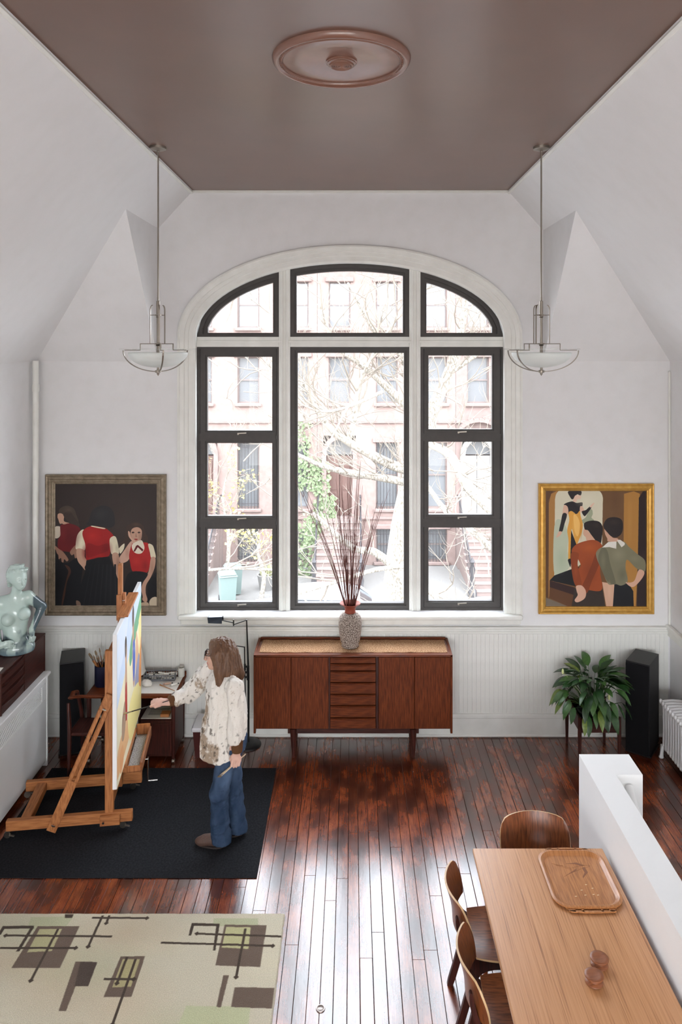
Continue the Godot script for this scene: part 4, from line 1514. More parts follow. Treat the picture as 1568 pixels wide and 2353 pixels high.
	var ra := fx(597, d0 + 0.08) + 0.0
	var rb := fx(1028, d0 + 0.08)
	for i in n:
		for j in 6:
			var h = func(u, v): return yt + 0.004 + 0.0003 * sin(u * 31.0 + v * 3.0) * v
			var u0 = lerpf(ra, rb, float(i) / n)
			var u1 = lerpf(ra, rb, float(i + 1) / n)
			var v0 = lerpf(d0 + 0.055, d1 - 0.035, j / 6.0)
			var v1 = lerpf(d0 + 0.055, d1 - 0.035, (j + 1) / 6.0)
			b.quad(W(u0, h.call(u0, v0), v0), W(u1, h.call(u1, v0), v0), W(u1, h.call(u1, v1), v1), W(u0, h.call(u0, v1), v1), Vector3.UP)
	b.box(W(ra, yt + 0.0003, d0 + 0.055), W(rb, yt + 0.002, d1 - 0.035))
	var rn = part("table_runner", b, M.burlap)
	tag(rn, "flat tan woven runner lying along the top of the sideboard", "runner")

func vase():
	var d := 7.36
	var x := fx(805, d)
	var y := 1.0215
	var t = thing("stoneware_vase", "grey speckled stoneware vase with a flared red clay neck", "vase", W(x, y, d))
	var k = d / FOC
	var pr = []
	for q in [[0, 0], [18, 0], [20, 2], [19, 6], [22, 14], [25, 30], [26.5, 45], [26.8, 55], [26, 64], [24, 70], [19, 75.5], [13, 78], [11, 78]]: pr.append(Vector2(q[0] * k, q[1] * k))
	M.stoneware = tri3(plain(Color.WHITE, 0.75, 0.3), ntex(noise(63, 0.12, 3), [C8(70, 58, 52), C8(140, 126, 116), C8(190, 178, 168)], [0.28, 0.45, 0.7]), Vector3.ONE * 1.2, ntex(noise(64, 0.1, 3)), 0.3)
	part("body", mb().lathe(Vector3.ZERO, pr, 40, 0.5), M.stoneware, t)
	pr = []
	for q in [[10, 76], [12.6, 78], [12.2, 82], [12.4, 88], [14.5, 92], [20, 97], [24, 99], [23, 100], [18.5, 97.6], [12, 91], [10.6, 84], [10, 76]]: pr.append(Vector2(q[0] * k, q[1] * k))
	part("neck", mb().lathe(Vector3.ZERO, pr, 36, 0.4), tri3(plain(Color.WHITE, 0.6), ntex(noise(65, 0.05, 3), [C8(128, 56, 38), C8(150, 70, 48)]), Vector3.ONE * 4.0), t)
	# dried red twigs standing in it, each one by itself
	var bark = plain(C8(92, 44, 34), 0.7)
	rng.seed = 77
	var tips = [[673, 1092], [690, 1115], [707, 1130], [740, 1140], [768, 1130], [772, 1100], [783, 1085], [790, 1150], [795, 1200], [802, 1140], [808, 1220], [815, 1150], [822, 1090], [827, 1075], [834, 1115], [829, 1060], [895, 1125], [880, 1150], [868, 1180], [859, 1200], [850, 1230], [845, 1160], [780, 1180], [776, 1210], [786, 1120], [798, 1160], [812, 1185], [820, 1130], [760, 1170], [730, 1200], [838, 1190], [806, 1105], [793, 1240], [818, 1230], [868, 1150], [720, 1160], [782, 1240], [826, 1160], [800, 1090], [774, 1155]]
	for q in tips:
		var foot = Vector3(x + rr(-0.03, 0.03), y + 0.08, -d + rr(-0.02, 0.02))
		var dd = d + rr(-0.22, 0.1)
		var tip = P(q[0], q[1], dd)
		var u = clampf((y + 0.435 - foot.y) / (tip.y - foot.y), 0.05, 0.9)
		# the twig passes the mouth of the vase inside its rim
		var mouth = Vector3(x + clampf((tip.x - x) * 0.16 + rr(-0.015, 0.015), -0.04, 0.04), y + 0.38, -d + rr(-0.03, 0.03))
		var pts = [foot, mouth]
		for i in range(1, 7):
			var w = i / 6.0
			pts.append(mouth.lerp(tip, w) + Vector3(rr(-0.007, 0.007), 0, rr(-0.006, 0.006)) * (1.0 if i < 6 else 0.0) + Vector3((tip.x - mouth.x) * -0.05 * sin(w * PI), 0, 0))
		var b = mb()
		b.tube(pts, [0.0042, 0.0042, 0.004, 0.0036, 0.0032, 0.0028, 0.0023, 0.0014], 5)
		for i in 3:      # buds and a side shoot
			var j = rng.randi_range(3, 6)
			var s = pts[j]
			b.tube([s, s + Vector3(rr(-0.02, 0.02), rr(0.02, 0.05), rr(-0.02, 0.02))], [0.0022, 0.001], 4)
		var o = part("dried_twig", b, bark)
		tag(o, "thin reddish dried twig standing in the speckled vase", "twig", "dried twigs in the vase")

func frame_path(a: Vector2, c: Vector2):
	return [Vector2(a.x, a.y), Vector2(c.x, a.y), Vector2(c.x, c.y), Vector2(a.x, c.y)]

func pictures():
	var d := 7.575
	# left: dark picture in a dull silver-gilt frame
	var a = P(103, 1415, d)
	var c = P(381, 1091, d)
	var t = thing("framed_painting", "dark painting of three women in red vests, in a dull bronze frame", "painting", Vector3((a.x + c.x) / 2, a.y, -DW + 0.003))
	picture_frame(t, a, c, 0.098, [[0.0, 0.0], [0.0, 0.034], [0.012, 0.042], [0.024, 0.036], [0.03, 0.036], [0.044, 0.043], [0.058, 0.034], [0.066, 0.034], [0.072, 0.028], [0.084, 0.026], [0.09, 0.018], [0.098, 0.016], [0.098, 0.0]], tri3(plain(Color.WHITE, 0.42, 0.5, 0.35), ntex(noise(81, 0.01, 3), [C8(116, 103, 84), C8(138, 124, 104), C8(156, 142, 122)]), Vector3.ONE * 3.0), three_women())
	a = P(1239, 1412, d)
	c = P(1505, 1112, d)
	t = thing("framed_painting", "painting of women looking at a yellow gown, in a bright gold frame", "painting", Vector3((a.x + c.x) / 2, a.y, -DW + 0.003))
	picture_frame(t, a, c, 0.078, [[0.0, 0.0], [0.0, 0.03], [0.008, 0.036], [0.016, 0.034], [0.022, 0.042], [0.04, 0.046], [0.058, 0.038], [0.064, 0.03], [0.07, 0.028], [0.078, 0.014], [0.078, 0.0]], tri3(plain(Color.WHITE, 0.34, 0.5, 0.55), ntex(noise(82, 0.008, 3), [C8(190, 142, 62), C8(206, 158, 76), C8(220, 176, 94)]), Vector3.ONE * 3.0), gown_window())

func picture_frame(t, a: Vector3, c: Vector3, w: float, prof, gilt, im: Image):
	var hw = (c.x - a.x) / 2
	var h = c.y - a.y
	var path = frame_path(Vector2(-hw, 0), Vector2(hw, h))
	for i in 4:      # four mitred lengths of moulding
		var b = mb()
		var p = path[i]
		var q = path[(i + 1) % 4]
		var al = (q - p).normalized()
		var inn = Vector2(-al.y, al.x)
		for j in prof.size() - 1:
			var u = prof[j]
			var v = prof[j + 1]
			var k = func(e, r, s): return Vector3(e.x + inn.x * r[0] + al.x * r[0] * s, e.y + inn.y * r[0] + al.y * r[0] * s, r[1])
			b.quad(k.call(p, u, 1.0), k.call(q, u, -1.0), k.call(q, v, -1.0), k.call(p, v, 1.0), Vector3(inn.x * -(v[1] - u[1]), inn.y * -(v[1] - u[1]), v[0] - u[0]))
		part("frame_bar", b, gilt, t)
	var b = mb()
	var e = w - 0.004
	b.quad(Vector3(-hw + e, e, 0.016), Vector3(hw - e, e, 0.016), Vector3(hw - e, h - e, 0.016), Vector3(-hw + e, h - e, 0.016), Vector3.BACK, [Vector2(0, 1), Vector2(1, 1), Vector2(1, 0), Vector2(0, 0)])
	b.box(Vector3(-hw + e, e, 0.002), Vector3(hw - e, h - e, 0.0155))
	part("canvas", b, picture(im), t)

func blob(im, a, col, sx := 0.0, sy := 0.0, smooth := true):
	var pts = xy(a).map(func(p): return p - Vector2(sx, sy))
	fill_poly(im, spline(pts) if smooth else pts, col)

func three_women() -> Image:
	var im := Image.create(905, 1092, false, Image.FORMAT_RGB8)
	im.fill(C8(46, 37, 35))
	var S = func(a, col, s := true): blob(im, a, col, 470, 105, s)
	soft(im, Vector2(560, 380), Vector2(520, 520), Color(C8(66, 54, 49), 0.8))
	soft(im, Vector2(200, 200), Vector2(420, 300), Color(C8(54, 44, 41), 0.6))
	var skin = C8(190, 150, 128)
	var skin2 = C8(150, 112, 94)
	var cream = C8(222, 212, 184)
	var red = C8(160, 32, 32)
	var dk = C8(21, 22, 26)
	# left woman
	S.call([505, 345, 540, 312, 590, 303, 640, 330, 660, 380, 680, 450, 650, 490, 610, 470, 560, 400, 520, 380], C8(70, 58, 51))
	S.call([500, 375, 530, 372, 552, 395, 552, 440, 600, 460, 560, 475, 535, 462, 515, 462, 500, 420, 494, 405], skin)
	S.call([545, 380, 600, 350, 640, 400, 690, 470, 650, 510, 600, 462, 575, 430], C8(62, 51, 46))
	S.call([470, 500, 500, 485, 525, 500, 522, 560, 500, 590, 470, 585], C8(196, 184, 166))
	S.call([520, 480, 560, 468, 605, 462, 690, 500, 700, 590, 672, 650, 655, 715, 590, 715, 505, 690, 498, 610, 520, 570], C8(104, 26, 30))
	S.call([470, 660, 510, 690, 545, 715, 590, 780, 575, 800, 555, 780, 545, 812, 532, 805, 525, 770, 505, 780, 500, 740, 470, 710], skin2)
	S.call([605, 715, 640, 665, 665, 655, 690, 690, 665, 775, 648, 768, 640, 735, 620, 745], skin2)
	S.call([470, 710, 510, 790, 580, 815, 660, 770, 720, 800, 700, 1000, 690, 1195, 470, 1197], dk)
	S.call([560, 830, 600, 850, 612, 900, 580, 980, 560, 1100, 540, 1190, 530, 1190, 545, 1080, 575, 950, 590, 890, 575, 860], C8(70, 44, 34))
	# middle woman
	S.call([770, 440, 800, 350, 860, 308, 930, 305, 980, 340, 998, 400, 1000, 470, 960, 500, 900, 490, 800, 480, 752, 470], C8(41, 40, 42))
	S.call([655, 650, 668, 570, 700, 525, 730, 520, 740, 600, 735, 700, 662, 692], cream)
	S.call([665, 690, 730, 700, 735, 760, 760, 800, 735, 850, 740, 880, 715, 850, 672, 790], skin)
	S.call([715, 560, 730, 515, 800, 483, 900, 498, 950, 525, 992, 578, 965, 640, 950, 750, 850, 765, 755, 790, 745, 720, 738, 640], red)
	S.call([760, 640, 850, 660, 940, 640, 945, 700, 850, 740, 760, 760], C8(138, 25, 28))
	S.call([800, 481, 860, 492, 915, 503, 900, 510, 800, 490], cream)
	S.call([955, 610, 985, 575, 1012, 585, 1030, 650, 1037, 730, 1000, 735, 968, 725], cream)
	S.call([980, 733, 1032, 733, 1045, 850, 1055, 960, 1050, 1060, 1070, 1110, 1055, 1125, 1030, 1090, 1025, 960, 990, 830], skin)
	S.call([750, 790, 850, 768, 952, 755, 1000, 880, 1045, 1000, 1045, 1195, 690, 1197, 658, 1150, 690, 1030, 735, 900], dk, false)
	for i in 7: fill_poly(im, xy([300 + i * 34 + 20, 720, 306 + i * 36 + 20, 720, 250 + i * 48 + 8, 1091, 240 + i * 48 + 8, 1091]), C8(28, 30, 35))
	S.call([660, 1150, 690, 1160, 700, 1195, 665, 1195], C8(120, 96, 82))
	# right woman
	S.call([1095, 560, 1105, 490, 1150, 458, 1200, 452, 1250, 480, 1270, 540, 1295, 590, 1285, 640, 1240, 640, 1180, 660, 1120, 660, 1050, 690, 1035, 650, 1080, 610], C8(64, 48, 41))
	S.call([1142, 540, 1160, 505, 1205, 495, 1238, 520, 1240, 570, 1228, 615, 1205, 640, 1175, 630, 1150, 590], skin)
	S.call([1120, 530, 1135, 540, 1150, 590, 1185, 620, 1180, 645, 1140, 600, 1122, 570], C8(205, 164, 142))
	for e in [1162, 1215]: S.call([e - 12, 542, e, 534, e + 14, 541, e, 549], C8(58, 42, 38))
	S.call([1188, 545, 1195, 570, 1200, 580, 1184, 582], C8(160, 122, 104))
	S.call([1172, 600, 1190, 596, 1206, 602, 1190, 611], C8(150, 62, 58))
	S.call([1040, 770, 1085, 700, 1145, 620, 1180, 640, 1150, 720, 1120, 790, 1070, 815, 1045, 805], C8(200, 160, 140))
	S.call([1040, 680, 1085, 640, 1080, 690, 1050, 730, 1040, 700], cream)
	S.call([1150, 650, 1165, 640, 1260, 630, 1300, 645, 1310, 720, 1322, 780, 1310, 840, 1290, 895, 1240, 907, 1160, 890, 1135, 800, 1128, 740], C8(172, 34, 34))
	S.call([1152, 655, 1180, 630, 1235, 610, 1258, 650, 1262, 690, 1235, 728, 1190, 728, 1160, 700], C8(226, 216, 196))
	S.call([1165, 712, 1190, 660, 1205, 652, 1255, 695, 1245, 712, 1205, 672, 1180, 712], C8(98, 26, 28), false)
	S.call([1297, 645, 1335, 655, 1352, 700, 1363, 765, 1325, 770, 1312, 720], cream)
	S.call([1322, 770, 1360, 770, 1355, 850, 1320, 940, 1280, 1010, 1275, 1080, 1290, 1140, 1275, 1165, 1245, 1140, 1235, 1060, 1250, 990, 1300, 890], skin)
	S.call([1130, 900, 1290, 905, 1250, 990, 1235, 1050, 1240, 1140, 1110, 1190, 1060, 1190, 1080, 1050], dk)
	S.call([1300, 980, 1372, 900, 1375, 1110, 1330, 1120, 1300, 1160, 1290, 1080], dk)
	S.call([1310, 1150, 1340, 1120, 1375, 1125, 1375, 1197, 1312, 1197], C8(206, 190, 164))
	S.call([1235, 1170, 1290, 1165, 1300, 1197, 1235, 1197], C8(190, 166, 140))
	var D = func(x, y, rx, ry, col, a): soft(im, Vector2(x - 470, y - 105), Vector2(rx, ry), Color(col, a))
	D.call(800, 570, 90, 80, C8(196, 46, 42), 0.7)
	D.call(930, 690, 60, 90, C8(110, 20, 24), 0.6)
	D.call(740, 720, 40, 80, C8(116, 20, 24), 0.6)
	D.call(620, 590, 90, 110, C8(84, 20, 26), 0.6)
	D.call(545, 560, 40, 80, C8(124, 36, 38), 0.5)
	D.call(1270, 840, 40, 70, C8(118, 20, 24), 0.6)
	D.call(1190, 800, 50, 50, C8(198, 50, 46), 0.6)
	D.call(1030, 830, 26, 110, C8(132, 96, 80), 0.6)
	D.call(1330, 860, 24, 80, C8(150, 112, 92), 0.5)
	D.call(700, 630, 30, 60, C8(240, 232, 206), 0.6)
	D.call(1020, 680, 22, 50, C8(182, 172, 146), 0.7)
	D.call(870, 380, 90, 70, C8(56, 54, 55), 0.7)
	D.call(590, 340, 50, 40, C8(92, 76, 66), 0.6)
	D.call(1225, 580, 22, 50, C8(150, 112, 96), 0.6)
	D.call(1190, 470, 50, 24, C8(92, 70, 58), 0.6)
	D.call(1110, 720, 24, 60, C8(168, 128, 110), 0.6)
	return im

func gown_window() -> Image:
	var im := Image.create(990, 1142, false, Image.FORMAT_RGB8)
	im.fill(C8(112, 80, 50))
	var S = func(a, col, s := true): blob(im, a, col, 245, 210, s)
	S.call([245, 210, 320, 210, 275, 300, 268, 1270, 245, 1260], C8(92, 62, 38), false)
	S.call([278, 330, 300, 240, 370, 205, 340, 260, 330, 1100, 275, 1270], C8(168, 120, 62), false)
	S.call([1015, 240, 1110, 215, 1170, 240, 1150, 900, 1130, 1352, 1015, 1352, 1010, 700], C8(176, 126, 62), false)
	S.call([1160, 280, 1200, 215, 1235, 210, 1235, 1352, 1140, 1352, 1150, 900], C8(46, 34, 34), false)
	# arched opening with the mannequin
	var ar = [Vector2(330, 1060), Vector2(338, 290)]
	for k in 9: ar.append(Vector2(410 - 70 * cos(PI / 2 * k / 8.0), 285 - 85 * sin(PI / 2 * k / 8.0)))
	for k in 9: ar.append(Vector2(740 + 68 * sin(PI / 2 * k / 8.0), 200 + 95 * (1 - cos(PI / 2 * k / 8.0))))
	ar.append_array([Vector2(806, 330), Vector2(800, 760), Vector2(560, 960)])
	fill_poly(im, ar.map(func(p): return p - Vector2(245, 210)), C8(214, 208, 184))
	S.call([332, 560, 400, 500, 470, 640, 460, 800, 480, 960, 335, 1045], C8(186, 194, 170))
	S.call([602, 500, 640, 470, 665, 400, 700, 395, 708, 440, 695, 475, 720, 500, 700, 540, 640, 540, 612, 530], C8(158, 164, 136))
	S.call([470, 215, 590, 212, 588, 260, 560, 245, 540, 260, 510, 295, 485, 270], C8(34, 28, 28))
	S.call([540, 255, 585, 255, 596, 265, 588, 292, 560, 295, 545, 320, 515, 320, 520, 290], C8(224, 186, 162))
	S.call([425, 345, 500, 315, 550, 330, 605, 325, 605, 360, 580, 410, 545, 440, 515, 420, 470, 440, 465, 380], C8(30, 26, 30))
	S.call([425, 355, 462, 370, 465, 440, 415, 450], C8(216, 176, 152))
	S.call([415, 435, 455, 445, 430, 540, 410, 610, 378, 608, 395, 520], C8(32, 28, 30))
	S.call([378, 612, 405, 615, 390, 650, 352, 672, 360, 640], C8(216, 176, 152))
	S.call([585, 365, 605, 365, 625, 405, 600, 425, 582, 405], C8(216, 176, 152))
	S.call([600, 415, 640, 400, 680, 365, 695, 375, 650, 440, 625, 460], C8(32, 28, 30))
	S.call([680, 365, 705, 335, 725, 330, 715, 350, 690, 375], C8(222, 182, 158))
	S.call([470, 430, 500, 410, 548, 440, 580, 408, 590, 460, 610, 540, 600, 620, 570, 700, 550, 745, 530, 700, 500, 590, 488, 880, 468, 880, 470, 700, 458, 600, 478, 500], C8(222, 160, 66))
	S.call([520, 450, 560, 470, 585, 560, 560, 660, 530, 600], C8(240, 190, 104))
	S.call([496, 600, 548, 740, 500, 880, 488, 880], C8(28, 26, 30), false)
	S.call([465, 890, 495, 885, 490, 960, 478, 940], C8(28, 24, 26))
	# dark plinth
	S.call([332, 1045, 560, 960, 620, 1000, 620, 1170, 285, 1095], C8(20, 20, 24), false)
	S.call([285, 1095, 530, 1165, 530, 1240, 285, 1160], C8(52, 32, 30), false)
	S.call([285, 1160, 530, 1240, 520, 1352, 470, 1352, 280, 1265], C8(96, 62, 38), false)
	S.call([245, 1262, 470, 1352, 245, 1352], C8(118, 106, 92), false)
	# woman in the rust jacket
	S.call([500, 1352, 530, 1170, 800, 1150, 830, 1352], C8(54, 44, 38), false)
	S.call([620, 590, 640, 580, 690, 640, 720, 660, 720, 710, 650, 700, 640, 670, 615, 640], C8(208, 164, 138))
	S.call([625, 530, 690, 505, 770, 515, 805, 570, 800, 650, 785, 730, 750, 720, 720, 680, 690, 640, 660, 600, 630, 590], C8(36, 28, 27))
	S.call([500, 810, 545, 740, 660, 700, 740, 700, 800, 750, 800, 860, 780, 1000, 800, 1180, 700, 1195, 600, 1150, 560, 1000, 590, 950, 560, 880], C8(158, 74, 32))
	S.call([500, 820, 570, 830, 560, 940, 600, 1130, 545, 1150, 515, 1080, 495, 930], C8(140, 64, 28))
	S.call([740, 830, 780, 900, 700, 1100, 650, 1220, 595, 1180, 650, 1050, 700, 930], C8(128, 58, 26))
	S.call([545, 1150, 600, 1145, 640, 1200, 630, 1270, 560, 1310, 530, 1290, 560, 1240, 550, 1200], C8(214, 170, 146))
	# woman in the sage top
	S.call([905, 1120, 1050, 1110, 1105, 1200, 1110, 1352, 890, 1352], C8(24, 25, 30), false)
	S.call([800, 1110, 920, 1130, 905, 1352, 840, 1352], C8(210, 168, 142), false)
	S.call([822, 590, 850, 600, 900, 670, 950, 680, 960, 710, 860, 710, 850, 680, 830, 640], C8(206, 162, 138))
	S.call([815, 540, 850, 485, 920, 470, 985, 490, 1005, 550, 990, 630, 940, 670, 890, 660, 850, 620, 820, 580], C8(38, 30, 29))
	S.call([750, 800, 830, 750, 920, 720, 1010, 710, 1060, 760, 1140, 830, 1220, 900, 1215, 1010, 1130, 970, 1045, 890, 1030, 980, 1050, 1100, 990, 1145, 930, 1130, 860, 1130, 800, 1000, 745, 870], C8(126, 122, 98))
	S.call([800, 770, 850, 800, 880, 930, 930, 1100, 920, 1135, 850, 1100, 790, 980, 760, 870], C8(106, 103, 82))
	S.call([800, 770, 860, 715, 940, 710, 938, 782, 870, 765], C8(226, 222, 212), false)
	S.call([945, 700, 975, 692, 1022, 725, 1020, 745, 990, 768], C8(226, 222, 212), false)
	S.call([1160, 990, 1215, 1015, 1180, 1090, 1100, 1160, 1030, 1115, 1080, 1115, 1120, 1090], C8(214, 170, 146))
	var D = func(x, y, rx, ry, col, a): soft(im, Vector2(x - 245, y - 210), Vector2(rx, ry), Color(col, a))
	D.call(670, 770, 120, 70, C8(182, 92, 40), 0.7)
	D.call(680, 1000, 90, 150, C8(120, 54, 26), 0.6)
	D.call(540, 1000, 26, 120, C8(168, 82, 38), 0.6)
	D.call(960, 840, 90, 90, C8(146, 142, 116), 0.7)
	D.call(1000, 1040, 60, 90, C8(98, 95, 76), 0.6)
	D.call(810, 900, 36, 110, C8(132, 128, 104), 0.6)
	D.call(1120, 880, 70, 50, C8(142, 138, 112), 0.6)
	D.call(920, 520, 70, 40, C8(66, 52, 46), 0.6)
	D.call(740, 550, 50, 34, C8(62, 48, 44), 0.6)
	D.call(540, 560, 40, 120, C8(244, 196, 110), 0.6)
	D.call(590, 600, 18, 110, C8(190, 126, 44), 0.6)
	D.call(400, 900, 70, 150, C8(164, 178, 150), 0.6)
	D.call(640, 300, 140, 90, C8(226, 220, 196), 0.6)
	D.call(1070, 500, 34, 300, C8(196, 146, 78), 0.5)
	D.call(930, 300, 60, 160, C8(98, 68, 44), 0.5)
	D.call(870, 1200, 24, 120, C8(226, 188, 162), 0.5)
	return im

# ---------------------------------------------------------------- black mat and patterned rug
func mat_and_rug():
	var b = mb()
	b.box(W(-2.85, 0.0005, 7.017), W(-0.72, 0.007, 5.565), 0.002)
	var m = tri3(plain(Color.WHITE, 0.95, 0.2), ntex(noise(91, 0.06, 5), [C8(27, 28, 30), C8(36, 37, 40), C8(46, 47, 50)]), Vector3.ONE * 1.5, ntex(noise(92, 0.2, 2)), 0.1)
	tag(part("studio_mat", b, m), "large plain black mat under the easel and the artist", "mat")
	# rug: woven pattern drawn in the rug's own plane (x, distance), 2 mm a pixel
	var x0 := -2.95
	var x1 := -0.474
	var dn := 2.75
	var df := 5.205
	var res := 500.0
	var w := int((x1 - x0) * res)
	var h := int((df - dn) * res)
	var im := Image.create(w, h, false, Image.FORMAT_RGB8)
	im.fill(C8(198, 190, 168))
	var R = func(zx, zy):      # a point of the pattern on the floor
		var px = zx / 2.24
		var py = 1980.0 + zy / 2.24
		var d = fd(py, 0.02)
		return Vector2((fx(px, d) - x0) * res, (df - d) * res)
	var Q = func(a, col):
		var pts = []
		for i in range(0, a.size(), 2): pts.append(R.call(a[i], a[i + 1]))
		fill_poly(im, pts, col)
	var green = C8(178, 178, 146)
	var brown = C8(104, 88, 76)
	var dark = C8(66, 54, 44)
	var tan = C8(192, 172, 144)
	rng.seed = 31
	for i in 26: soft(im, Vector2(rr(0, w), rr(0, h)), Vector2(rr(90, 260), rr(60, 160)), Color([tan, green, C8(210, 200, 172)][i % 3], 0.5))
	Q.call([160, 285, 380, 280, 330, 345, 140, 350], green)
	Q.call([1100, 290, 1330, 290, 1330, 330, 1100, 330], green)
	Q.call([960, 740, 1290, 745, 1280, 836, 920, 836], C8(184, 186, 150))
	# the left emblem
	Q.call([195, 330, 410, 330, 310, 545, 60, 545], brown)
	Q.call([205, 345, 320, 345, 268, 458, 140, 465], C8(176, 170, 130))
	Q.call([15, 330, 175, 328, 175, 342, 15, 344], dark)
	Q.call([160, 335, 176, 335, 100, 460, 84, 460], dark)
	Q.call([15, 330, 32, 330, 5, 375, -12, 375], dark)
	Q.call([335, 270, 380, 270, 372, 288, 335, 288], dark)
	Q.call([390, 512, 502, 515, 455, 640, 390, 640, 340, 768, 302, 768], brown)
	Q.call([415, 512, 502, 515, 455, 638, 385, 638], C8(78, 66, 58))
	# the middle emblem
	Q.call([622, 487, 748, 484, 678, 695, 534, 695], brown)
	Q.call([632, 500, 722, 500, 676, 642, 578, 645], C8(170, 160, 118))
	# the right emblem
	Q.call([1158, 322, 1374, 326, 1340, 540, 1110, 532], brown)
	Q.call([1166, 334, 1292, 336, 1280, 448, 1142, 440], C8(182, 178, 134))
	Q.call([988, 314, 1132, 318, 1130, 330, 986, 328], dark)
	Q.call([988, 314, 1004, 314, 985, 378, 972, 378], dark)
	Q.call([1116, 320, 1132, 320, 1110, 455, 1098, 455], dark)
	Q.call([1150, 584, 1180, 584, 1138, 748, 1116, 746], brown)
	Q.call([1210, 644, 1414, 648, 1402, 754, 1190, 746], brown)
	var line = func(a, wd):
		var p = R.call(a[0], a[1])
		var q = R.call(a[2], a[3])
		var n = (q - p).orthogonal().normalized() * wd
		fill_poly(im, [p + n, q + n, q - n, p - n], dark)
		fill_poly(im, [q + n * 2.2, q + n.orthogonal() * 2.2, q - n * 2.2, q - n.orthogonal() * 2.2], dark)
	for l in [[0, 442, 390, 443], [578, 383, 30, 378], [300, 345, 160, 610], [530, 275, 455, 435], [475, 287, 757, 289], [565, 275, 548, 315], [830, 415, 1405, 432], [1450, 383, 1015, 369], [1265, 342, 1217, 592], [655, 490, 603, 625], [700, 500, 580, 836], [535, 602, 690, 603]]: line.call(l, 4.0)
	im.resize(w / 2, h / 2, Image.INTERPOLATE_BILINEAR)
	im.resize(w, h, Image.INTERPOLATE_BILINEAR)
	# wool tufts: the yarn's own flecks
	var fl = noise(93, 0.24, 3).get_image(w, h)
	for y in h:
		for x in w:
			var k = 0.9 + 0.2 * fl.get_pixel(x, y).r
			var q = im.get_pixel(x, y)
			im.set_pixel(x, y, Color(q.r * k, q.g * k, q.b * k))
	var rm = plain(Color.WHITE, 0.95, 0.2)
	rm.albedo_texture = ImageTexture.create_from_image(im)
	rm.heightmap_enabled = true
	var ht = ntex(noise(94, 0.05, 3), null, null, 512)
	rm.heightmap_texture = ntex(noise(94, 0.5, 3), null, null, 1024)
	rm.heightmap_scale = 0.5
	rm.rim_enabled = true
	rm.rim = 0.3
	b = mb()
	b.uvm = 1
	b.uvs = Vector2(1.0 / (x1 - x0), 1.0 / (df - dn))
	b.uvo = Vector2(-x0 / (x1 - x0), df / (df - dn))
	# soft rounded pile, a slightly uneven outline
	var nz = noise(95, 3.0, 2)
	var n := 70
	var row = func(s, e):      # outline point: s along the edge, e in from it
		return e
	var gx = []
	var gz = []
	for i in n + 1:
		gx.append(lerpf(x0, x1, float(i) / n))
		gz.append(lerpf(df, dn, float(i) / n))
	var hgt = func(i, j):
		var edge = mini(mini(i, n - i), mini(j, n - j))
		return 0.004 if edge == 0 else (0.018 + 0.002 * nz.get_noise_2d(gx[i] * 4.0, gz[j] * 4.0))
	var pos = func(i, j):
		var p = W(gx[i], hgt.call(i, j), gz[j])
		if i == 1: p.x = x0 + 0.008
		if i == n - 1: p.x = x1 - 0.008
		if j == 1: p.z = -(df - 0.008)
		if j == n - 1: p.z = -(dn + 0.008)
		if i == 0 or i == n: p.x += 0.004 * nz.get_noise_2d(gz[j] * 9.0, 3.0)
		if j == 0 or j == n: p.z += 0.004 * nz.get_noise_2d(gx[i] * 9.0, 8.0)
		return p
	for i in n:
		for j in n:
			b.quad(pos.call(i, j), pos.call(i + 1, j), pos.call(i + 1, j + 1), pos.call(i, j + 1), Vector3.UP)
	for i in n:
		b.quad(pos.call(i, 0), pos.call(i + 1, 0), pos.call(i + 1, 0) * Vector3(1, 0.1, 1), pos.call(i, 0) * Vector3(1, 0.1, 1), Vector3(0, 0, -1))
		b.quad(pos.call(n, i), pos.call(n, i + 1), pos.call(n, i + 1) * Vector3(1, 0.1, 1), pos.call(n, i) * Vector3(1, 0.1, 1), Vector3(1, 0, 0))
	tag(part("wool_rug", b, rm), "beige wool rug with brown boxes and dark lines in its weave", "rug")

# ---------------------------------------------------------------- left side: radiator cover, chest, bust, desk, lamp, easel
func left_side():
	radiator_cover()
	low_chest()
	bust()
	loudspeaker([[-2.846, 7.195], [-2.632, 7.265], [-2.745, 7.585], [-2.959, 7.515]], 0.912, "black tower loudspeaker standing behind the easel beside the desk")
	desk()
	desk_things()
	floor_lamp()
	easel()

